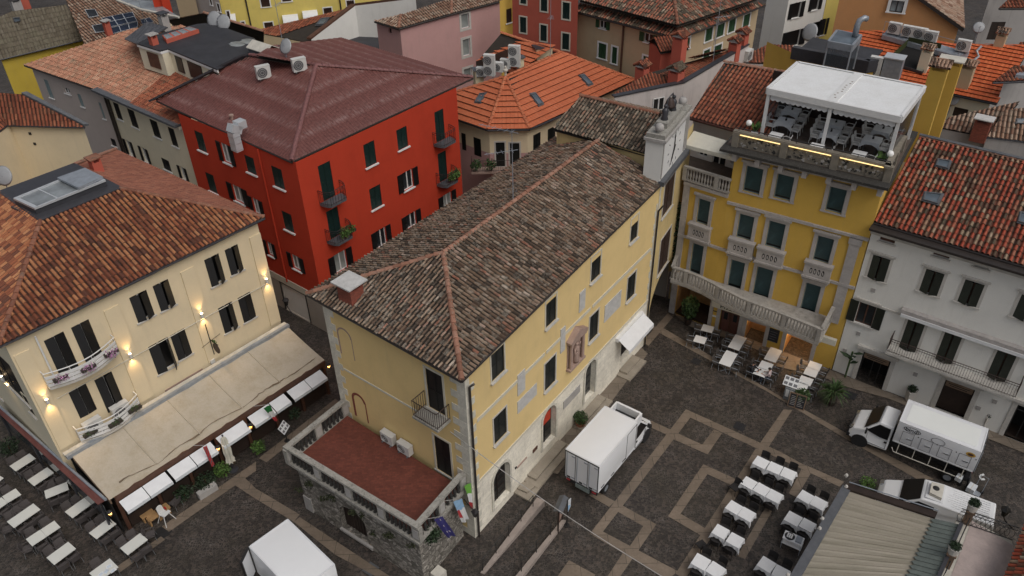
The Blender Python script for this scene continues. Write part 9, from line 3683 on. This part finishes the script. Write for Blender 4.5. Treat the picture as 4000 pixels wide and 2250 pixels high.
# boxes and handcart by the deliveryman
def box_at(q_,z0,sx,sy,sz,rz,label,mat='box_white',name='carton'):
 p=P(q_,z0)
 m=MB(Matrix.Translation(p)@Matrix.Rotation(rz,4,'Z'))
 m.box(-sx/2,sx/2,-sy/2,sy/2,0,sz)
 m.c=1
 m.box(-sx/2-0.003,sx/2+0.003,-0.02,0.02,0.01,sz+0.003)
 return m.build(name,[mat,'stone_pale'],label=label,cat='box')
box_at(c12(1530,800),0.05,0.55,0.4,0.3,0.75,'lower white carton of the pair on the handcart')
box_at(c12(1530,800),0.36,0.53,0.39,0.3,0.77,'upper white carton of the pair on the handcart')
box_at(c12(1437,720),0.55,0.4,0.3,0.26,0.75,'small white box held by the stooping person')
p=P(c12(1580,815),0)
r=thing('handcart',p,'small handcart with black wheels beside the white cartons','handcart',None,0.75)
m=MB()
m.tube([(0,-0.2,0.1),(0.25,-0.2,1.05),(0.25,0.2,1.05),(0,0.2,0.1)],0.018,6)
m.box(-0.35,0.02,-0.2,0.2,0.02,0.04)
m.build('frame','zinc',r,local=True)
for s in(-1,1):
 m=MB(Matrix.Translation((0.08,s*0.24,0.13))@Matrix.Rotation(R(90),4,'X'))
 m.lathe([(0.13,-0.03),(0.13,0.03)],(0,0,0),12)
 m.build('wheel','rubber',r,local=True)
for i,(q_,rz)in enumerate(((c12(1600,705),1.2),(c12(1615,688),0.3),(c12(1618,722),0.1))):
 p=P(q_,0.02)
 m=MB(Matrix.Translation(p)@Matrix.Rotation(rz,4,'Z'))
 m.box(-0.15+0.03*i,0.12,-0.05,0.05,0,0.03+0.01*i)
 m.build('litter_scrap','paper',label=['larger','upper thin','lower thin'][i]+' white scrap lying on the setts behind the truck',cat='litter',group='white scraps on the setts')
 # steps, ramp walls and rails at the town hall
st=thing('stone_steps',WA.pt(5,0.6,0),'worn stone steps along the town hall doors','steps')
for a,b in((drs[1][0]-1.9,drs[1][1]+0.5),(drs[2][0]-1.3,drs[2][1]+0.7),(drs[3][0]-0.4,drs[3][1]+0.6)):
 m=MB(WA.M)
 m.wbox(a,b,0.02,1.0,0.02,0.17)
 m.wbox(a+0.35,b-0.15,0.02,0.6,0.17,0.34)
 m.build('step','step_stone',st)
m=MB()
m.extr([P(x,0.02)for x in(kM(612,152),kM(700,80),kM(870,30),kM(940,0),kM(860,95),kM(760,232))],(0,0,0.12))
m.extr([P(x,0.15)for x in(kM(655,125),kM(740,70),kM(800,110),kM(735,160))],(0,0,0.12))
m.build('landing','step_stone',st)
def low_wall(pl,pr,z0,z1,label,posts):
 r=thing('ramp_wall',P(pl[0],0),label,'wall')
 m=MB()
 a,b=P(pl[0],z0),P(pl[1],z1)
 c,d=P(pr[1],z1),P(pr[0],z0)
 vs=[Vector((p.x,p.y,-0.05))for p in(a,b,c,d)]+[a,b,c,d]
 m.add(vs,[(4,5,6,7),(0,1,5,4),(1,2,6,5),(2,3,7,6),(3,0,4,7)])
 m.build('kerb','stone_ramp',r)
 tops=[]
 for q_,f in posts:
  z=z0+(z1-z0)*f
  p=P(q_,z)
  m=MB()
  m.tube([p-Vector((0,0,0.05)),p+Vector((0,0,0.92))],0.022,6)
  m.build('post','iron_black',r)
  tops.append(p+Vector((0,0,0.9)))
 m=MB()
 m.tube(tops,0.018,6)
 m.tube([t_-Vector((0,0,0.35))for t_ in tops],0.012,5)
 m.build('rail','iron_black',r)
low_wall((kM(362,790),kM(815,190)),(kM(392,803),kM(875,215)),0.06,0.5,'pink stone ramp wall with black rail nearest the town hall',[(kM(380,775),0),(kM(488,638),.22),(kM(590,502),.45),(kM(687,380),.66),(kM(783,262),.88)])
low_wall((kM(600,870),kM(1015,365)),(kM(660,870),kM(1045,375)),0.3,0.2,'pink stone ramp wall with black rail beside the notice board',[(kM(690,780),.2),(kM(810,630),.5),(kM(923,488),.8)])
p=P(kM(1000,430),0)
r=thing('notice_board',p,'brown roofed notice board at the end of the ramp wall','sign',None,WA.yaw()+0.25)
m=MB()
m.tube([(-0.4,0,0),(-0.4,0,1.9)],0.045,6)
m.tube([(0.4,0,0),(0.4,0,1.9)],0.045,6)
m.build('post','wood_dark',r,local=True)
m=MB()
m.box(-0.38,0.38,-0.03,0.03,0.75,1.75)
m.c=1
m.box(-0.26,0.26,-0.04,-0.03,0.9,1.6)
m.build('panel',['wood_brown','stone_pink'],r,local=True)
m=MB()
m.extr([(-0.55,-0.25,1.85),(0.55,-0.25,1.85),(0.55,0.0,2.0),(-0.55,0.0,2.0)],(0,0,0.04))
m.extr([(-0.55,0.25,1.85),(0.55,0.25,1.85),(0.55,0.0,2.0),(-0.55,0.0,2.0)],(0,0,0.04))
m.build('roof','lead_grey',r,local=True)
p=P(kM(1052,415),0)
r=thing('info_post',p,'slim post carrying a small pale blue pennant beside the notice board','sign')
m=MB(Matrix.Translation(p))
m.tube([(0,0,0),(0,0,2.1)],0.03,6)
m.lathe([(0.16,0),(0.16,0.05)],(0,0,0),10)
m.build('post','iron_black',r)
m=MB()
pb=p+Vector((0,0,2.05))
m.extr([pb,pb+WA.d*0.32+Vector((0,0,-0.1)),pb+WA.d*0.3+Vector((0,0,-0.75)),pb+WA.d*0.05+Vector((0,0,-0.95))],WA.n*0.02)
m.c=1
m.extr([pb+WA.n*0.022+WA.d*0.02+Vector((0,0,-0.4)),pb+WA.n*0.022+WA.d*0.28+Vector((0,0,-0.6)),pb+WA.n*0.022+WA.d*0.06+Vector((0,0,-0.9))],WA.n*0.01)
m.build('pennant',['box_white','flag_sky'],r)
m=MB(Matrix.Translation(P(kM(30,830),0))@Matrix.Rotation(WE.yaw(),4,'Z'))
m.box(-0.28,0.28,-0.3,0.3,0,0.5)
m.build('stone_block','stone_pale',label='pale stone block at the foot of the rubble terrace',cat='block')
# wall lantern at the town hall corner
p0=Pd(kS(1050,580),Wr.pt(0,0.15,0),Wr.n)
r=thing('wall_lantern',p0,'black wall lantern on a scrolled bracket behind the Italian flag','lantern')
m=MB(Matrix.Translation(p0))
dn=WA.n*0.9+WA.d*-0.0
e_=(WA.n*0.6+WE.n*0.2).normalized()
m.tube([(0,0,0),e_*0.9+Vector((0,0,0.0)),e_*0.95+Vector((0,0,0.12))],0.025,6)
m.tube([e_*0.05+Vector((0,0,-0.3)),e_*0.4+Vector((0,0,-0.05)),e_*0.7],0.018,6)
m.build('bracket','iron_black',r)
m=MB(Matrix.Translation(p0+e_*1.0+Vector((0,0,-0.35))))
m.lathe([(0.1,0),(0.19,0.36),(0.22,0.38),(0.06,0.55)],(0,0,0),4)
m.build('lantern_head','iron_black',r)
# flags
def flag(top_l,top_r,bot_l,bot_r,plane,pat,mats,label,pole=None,amp=0.06,nx=10,ny=14,ph=0.0):
 A,n=plane
 a,b,c,d=[Pd(q,A,n)for q in(top_l,top_r,bot_l,bot_r)]
 r=thing('flag',(a+b)/2,label,'flag')
 m=MB()
 G=[]
 for j in range(ny+1):
  for i in range(nx+1):
   u,v=i/nx,j/ny
   p=a.lerp(b,u).lerp(c.lerp(d,u),v)
   G.append(p+n*amp*math.sin(u*9+v*3+ph)*(0.3+v))
 for j in range(ny):
  for i in range(nx):
   m.c=pat((i+.5)/nx,(j+.5)/ny)
   m.add([G[j*(nx+1)+i],G[j*(nx+1)+i+1],G[(j+1)*(nx+1)+i+1],G[(j+1)*(nx+1)+i]],[(0,1,2,3)])
 m.build('cloth',mats,r,smooth=True)
 if pole:
  p,q=[Pd(x,A,n)for x in pole]
  m=MB()
  m.tube([p-n*0.55,q],0.016,6)
  m.build('pole','stone_grey',r)
 return r
pw=(Wr.pt(0,0.55,0),Wr.n)
def lion(u,v):
 if v>0.62:
  return 0 if int(u*6)%2==0 else 1
 if(u-.55)**2/.07+(v-.28)**2/.03<1:
  return 2 if u>.62 and v>.25 else 1
 return 1 if(u<.12 or v<0.06)else 0
flag(kS(1155,345),kS(1250,285),kS(1285,602),kS(1322,560),pw,lion,['flag_crimson','flag_yellow','flag_blue'],'red and gold flag with streaming tails, rightmost on the terrace corner',(kS(1030,415),kS(1262,275)))
flag(kS(1050,430),kS(1145,385),kS(1132,690),kS(1182,698),pw,lambda u,v:0 if v<.36 else(1 if v<.68 else 2),['flag_lime','table_bright','flag_red'],'green white and red tricolour flag hanging beside the black lantern',(kS(995,455),kS(1175,375)),ph=1.0)
flag(kS(925,610),kS(1030,570),kS(1040,850),kS(1095,800),pw,lambda u,v:0 if v<.42 else(2 if u<.3 and .42<v<.8 else 1),['flag_sky','table_bright','flag_red'],'pale blue and white flag left of the tricolour',(kS(830,665),kS(1030,575)),ph=2.0)
flag(kS(712,812),kS(805,768),kS(870,1018),kS(948,990),pw,lambda u,v:1 if(int(u*10)*3+int(v*14)*5)%17==3 and .2<u<.8 else 0,['flag_blue','stone_pale'],'dark blue flag with pale stars, lowest on the terrace corner',(kS(610,885),kS(800,772)),ph=3.0)
pv_=(VF.pt(0,0.9,0),VF.n)
flag(kW(795,1075),kW(855,1040),kW(905,1200),kW(932,1190),pv_,lambda u,v:0 if v<.38 else(1 if v<.68 else 2),['flag_green','table_bright','flag_red'],'tricolour flag on the veranda front above a white awning',(kW(760,1095),kW(845,1038)),0.04)
flag(c9(1530,478),c9(1560,465),c9(1600,630),c9(1622,610),pv_,lambda u,v:1 if(u*3+v*9)%2<.5 else 0,['flag_red','grey_plastic'],'narrow furled red flag left of the folded parasol',(c9(1500,500),c9(1560,462)),0.04)
# lights cable across the square
p0=WE.pt(WE.at(k4(215,548))[0],0.05,WE.at(k4(215,548))[1])
p1=P((2640,2285),5.5)
cb_=thing('light_cable',p0,'pale rope of lights strung from the town hall across the square','cable')
m=MB()
pts=[p0.lerp(p1,i/40)-Vector((0,0,0.35*math.sin(math.pi*i/40)))for i in range(41)]
m.tube(pts,0.02,5)
m.build('rope','stone_grey',cb_)
# aerials and hatch on the town hall roof
aerial(H0.lerp(H1,0.42)+Vector((-0.15,-0.1,0)),4.2,'tv aerial mast on the ridge of the mossy town hall roof',((0.97,2.0),(0.72,1.5)),2.6)
skylight(ov(1275,478),ov(1300,474),ov(1302,484),ov(1278,487),(E3,E1,H0),'small grey hatch on the rear slope of the town hall roof','pane_grey')
# street lamp in the alley and by the van
for q_,z,lb in((k3(225,1310),3.4,'black street lantern hanging in the alley by the red house'),(c12(1790,960),4.3,'black street lantern beside the rear of the van')):
 p=P(q_,z)
 r=thing('street_lantern',p,lb,'lantern')
 m=MB(Matrix.Translation(p))
 m.lathe([(0.1,-0.3),(0.2,0.1),(0.24,0.12),(0.05,0.32)],(0,0,0),6)
 m.build('lantern_head','iron_black',r)
 m=MB(Matrix.Translation(p))
 m.tube([(0,0,-0.3),(0.15,-0.1,-0.6),(0.5,-0.4,-0.9)],0.03,6)
 m.build('bracket','iron_black',r)
 # manhole covers and drain grate
for q_,s,lb,mt in((c11(1718,320),0.32,'square dark manhole cover beyond the paving bands','chassis'),(c7(1388,1278),0.3,'square dark manhole cover before the bistro tables','chassis'),(c9(1222,1122),0.4,'iron drain grate in the paving by the veranda','iron_black'),(c12(622,85),0.35,'dark manhole cover by the white house','chassis'),(c10(865,1395),0.32,'grey manhole lid in the pale paving by the rubble wall','lead_grey')):
 p=P(q_,0.012)
 m=MB(Matrix.Translation(p)@Matrix.Rotation(WA.yaw(),4,'Z'))
 m.box(-s,s,-s,s,0,0.006)
 for k in range(5):
  m.box(-s*0.8,s*0.8,-s*0.75+k*s*0.35,-s*0.62+k*s*0.35,0.006,0.014)
 m.build('manhole_cover',mt,label=lb,cat='cover')
 # foreground canopy and balcony, lower right
zc0=4.0
K=[P(c12(583,805),zc0),P(c12(160,1540),zc0),P(c12(1020,1540),zc0+0.5),P(c12(1255,1025),zc0+0.5)]
cn=thing('canopy_building',(K[0]+K[2])/2*Vector((1,1,0))if False else Vector(((K[0].x+K[2].x)/2,(K[0].y+K[2].y)/2,0)),'low building with a stained corrugated canopy roof in the lower right corner','building')
m=MB()
dl=(K[1]-K[0])
n=64
for j in range(n):
 f0,f1=j/n,(j+1)/n
 for(fa,fb)in((f0,f1),):
  A0,A1=K[0].lerp(K[1],fa),K[0].lerp(K[1],fb)
  B0,B1=K[3].lerp(K[2],fa),K[3].lerp(K[2],fb)
  za,zb_=0.03*abs(math.cos(fa*n*math.pi/4))**6,0.03*abs(math.cos(fb*n*math.pi/4))**6
  u0,u1=fa*7.3,fb*7.3
  m.add([A0+Vector((0,0,za)),A1+Vector((0,0,zb_)),B1+Vector((0,0,zb_)),B0+Vector((0,0,za))],[(0,1,2,3)],[[(u0,0),(u1,0),(u1,4),(u0,4)]])
m.build('canopy_sheet','canopy_sheet',cn,smooth=True)
m=MB()
beam(m,K[0]+(K[0]-K[1]).normalized()*0.15,K[1],0.42,-0.02,0.16)
m.build('gutter_beam','lead_grey',cn)
m=MB()
gv=(K[3]-K[0]).normalized()
up5=Vector((0,0,0.02))
a,b=K[0]+Vector((0,0,0.05)),K[3]+Vector((0,0,0.05))
sdv=(K[0]-K[1]).normalized()*0.42
m.extr([a,b,b+sdv,a+sdv],(0,0,0.12))
m.build('verge_beam','wood_dark',cn)
m=MB()
m.tube([a+sdv+Vector((0,0,0.2)),b+sdv+Vector((0,0,0.2))],0.03,6)
m.build('rail','zinc',cn)
# grey green slate strip with scalloped edge
m=MB()
nsl=16
for k in range(nsl):
 f0,f1=k/nsl+0.004,(k+1)/nsl-0.004
 A0,A1=K[3].lerp(K[2],f0)+Vector((0,0,0.06)),K[3].lerp(K[2],f1)+Vector((0,0,0.06))
 o_=gv*1.05+Vector((0,0,0.16))
 mid_=A0.lerp(A1,0.5)-gv*0.14
 m.extr([A0,mid_,A1,A1+o_,A0+o_],(0,0,0.035))
m.build('slate_strip','sage_slate',cn)
m=MB()
A0,A1=K[3]+gv*1.05+Vector((0,0,0.2)),K[2]+gv*1.05+Vector((0,0,0.2))
beam(m,A0,A1,0.16,0,0.18)
m.build('flashing','lead_dark',cn)
for q_ in(kH(0,0),):
 pass
for q_ in(c12(592,690),c12(410,1015),c12(390,1090),c12(150,1440),c12(590,775)):
 p=P(q_,zc0+0.2)
 m=MB(Matrix.Translation(p))
 m.lathe([(0.06,-0.1),(0.09,0.02),(0.05,0.1)],(0,0,0),8)
 m.tube([(-0.1,0,0),(0.1,0.03,0)],0.03,6)
 m.build('fitting','sill_stone',cn)
for f in(0.02,0.5,0.98):
 for g_ in(0.03,0.95):
  p=K[0].lerp(K[1],f).lerp(K[3].lerp(K[2],f),g_)
  m=MB()
  m.tube([(p.x,p.y,0),(p.x,p.y,p.z-0.02)],0.06,6)
  m.build('post','lead_dark',cn)
  # stone balcony with rails and two planters on piers
zt=4.25
Bq=[P(c12(1440,985),zt),P(c12(1200,1560),zt),P(c12(1900,1560),zt),P(c12(1842,1185),zt)]
br_=thing('stone_balcony',(Bq[0]+Bq[2])/2-Vector((0,0,zt)),'pale stone balcony with looped iron railing in the lower right corner','balcony')
m=MB()
m.extr(Bq,(0,0,-0.25))
m.build('slab','stone_pale',br_)
m=MB()
ins=[Bq[0].lerp(Bq[2],0.1),Bq[1].lerp(Bq[3],0.1),Bq[2],Bq[3].lerp(Bq[1],0.08)]
m.extr([Bq[0]+(Bq[3]-Bq[0])*0.25+Vector((0,0,0.004)),Bq[1]+(Bq[2]-Bq[1])*0.2+Vector((0,0,0.004)),Bq[2]+Vector((0,0,0.004)),Bq[3]+(Bq[2]-Bq[3])*0.1+Vector((0,0,0.004))],(0,0,0.02))
m.build('paving','stone_rose',br_)
m=MB()
m.extr([p-Vector((0,0,0.26))for p in Bq],(0,0,-3.9))
m.build('wall','wall_cream',br_)
pA,pB=P(c12(1500,1050),zt),P(c12(1845,1190),zt)
m=MB()
pA2,pB2=Bq[0]+(Bq[1]-Bq[0])*0.1,Bq[3]
m.tube([pA2+Vector((0,0,0.95)),pB2+Vector((0,0,0.95))],0.025,6)
m.tube([pA2+Vector((0,0,0.08)),pB2+Vector((0,0,0.08))],0.02,6)
m.tube([pA2+Vector((0,0,0.75)),pB2+Vector((0,0,0.75))],0.015,6)
Lr_=(pB2-pA2).length
dd=(pB2-pA2).normalized()
nn2=int(Lr_/0.2)
for k in range(nn2):
 c0=pA2+dd*(k+0.7)*0.2+Vector((0,0,0.42))
 m.tube([c0+dd*0.19*math.cos(a_*0.5236)+Vector((0,0,0.33*math.sin(a_*0.5236)))for a_ in range(13)],0.011,4,cap=False)
 m.tube([pA2+dd*k*0.2+Vector((0,0,0.75)),pA2+dd*(k+1)*0.2+Vector((0,0,0.95))],0.01,4,cap=False)
 m.tube([pA2+dd*(k+1)*0.2+Vector((0,0,0.75)),pA2+dd*k*0.2+Vector((0,0,0.95))],0.01,4,cap=False)
m.build('railing','iron_black',br_)
m=MB()
sA,sB=P(c12(1500,1060),zt),P(c12(1310,1480),zt)
m.tube([sA+Vector((0,0,0.55)),sB+Vector((0,0,0.55))],0.03,6)
m.tube([sA+Vector((0,0,0.2)),sB+Vector((0,0,0.2))],0.02,6)
m.build('railing','iron_black',br_)
for q_,lb in((c12(1490,1045),'upper'),(c12(1345,1370),'lower')):
 p=P(q_,zt)
 m=MB(Matrix.Translation(p)@Matrix.Rotation(WA.yaw(),4,'Z'))
 m.box(-0.16,0.16,-0.16,0.16,0.0,0.85)
 m.box(-0.2,0.2,-0.2,0.2,0.85,0.93)
 m.build('pier','wood_old',br_)
 pp2=p+Vector((0,0,0.93))
 pot_plant(pp2,'small dark clipped ball shrub in a white pot, %s balcony pier'%lb,0.27,0.3,650,'leaf_dark',0.04,(0.25,0.2,0.36),'sill_stone',False,'ball shrubs on the balcony piers')
 # tiled roof corner at the right edge
ra_,rb_=P(c12(1955,1060),5.6),P(c12(1790,1480),5.6)
rc_,rd_=P(c12(2150,1560),7.0),P(c12(2200,1050),7.0)
eh=thing('corner_roof_house',(ra_+rc_)/2*Vector((1,1,0))if False else Vector(((ra_.x+rc_.x)/2,(ra_.y+rc_.y)/2,0)),'house corner with red clay tiles at the lower right edge','house')
ra2=ra_+(ra_-rb_)*0.6
rd2=plane_pt(c12(2260,700),ra_,rb_,rc_)
rb2=rb_+(rb_-ra_)*0.3
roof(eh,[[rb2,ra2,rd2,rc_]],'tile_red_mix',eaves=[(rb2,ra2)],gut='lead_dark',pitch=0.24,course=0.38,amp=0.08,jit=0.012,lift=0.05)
m=MB()
facade(m,Wall(rb2+Vector((0.35,0.0,0)),ra2+Vector((0.35,0,0))),0,5.5,[])
m.build('wall','wall_cream',eh)
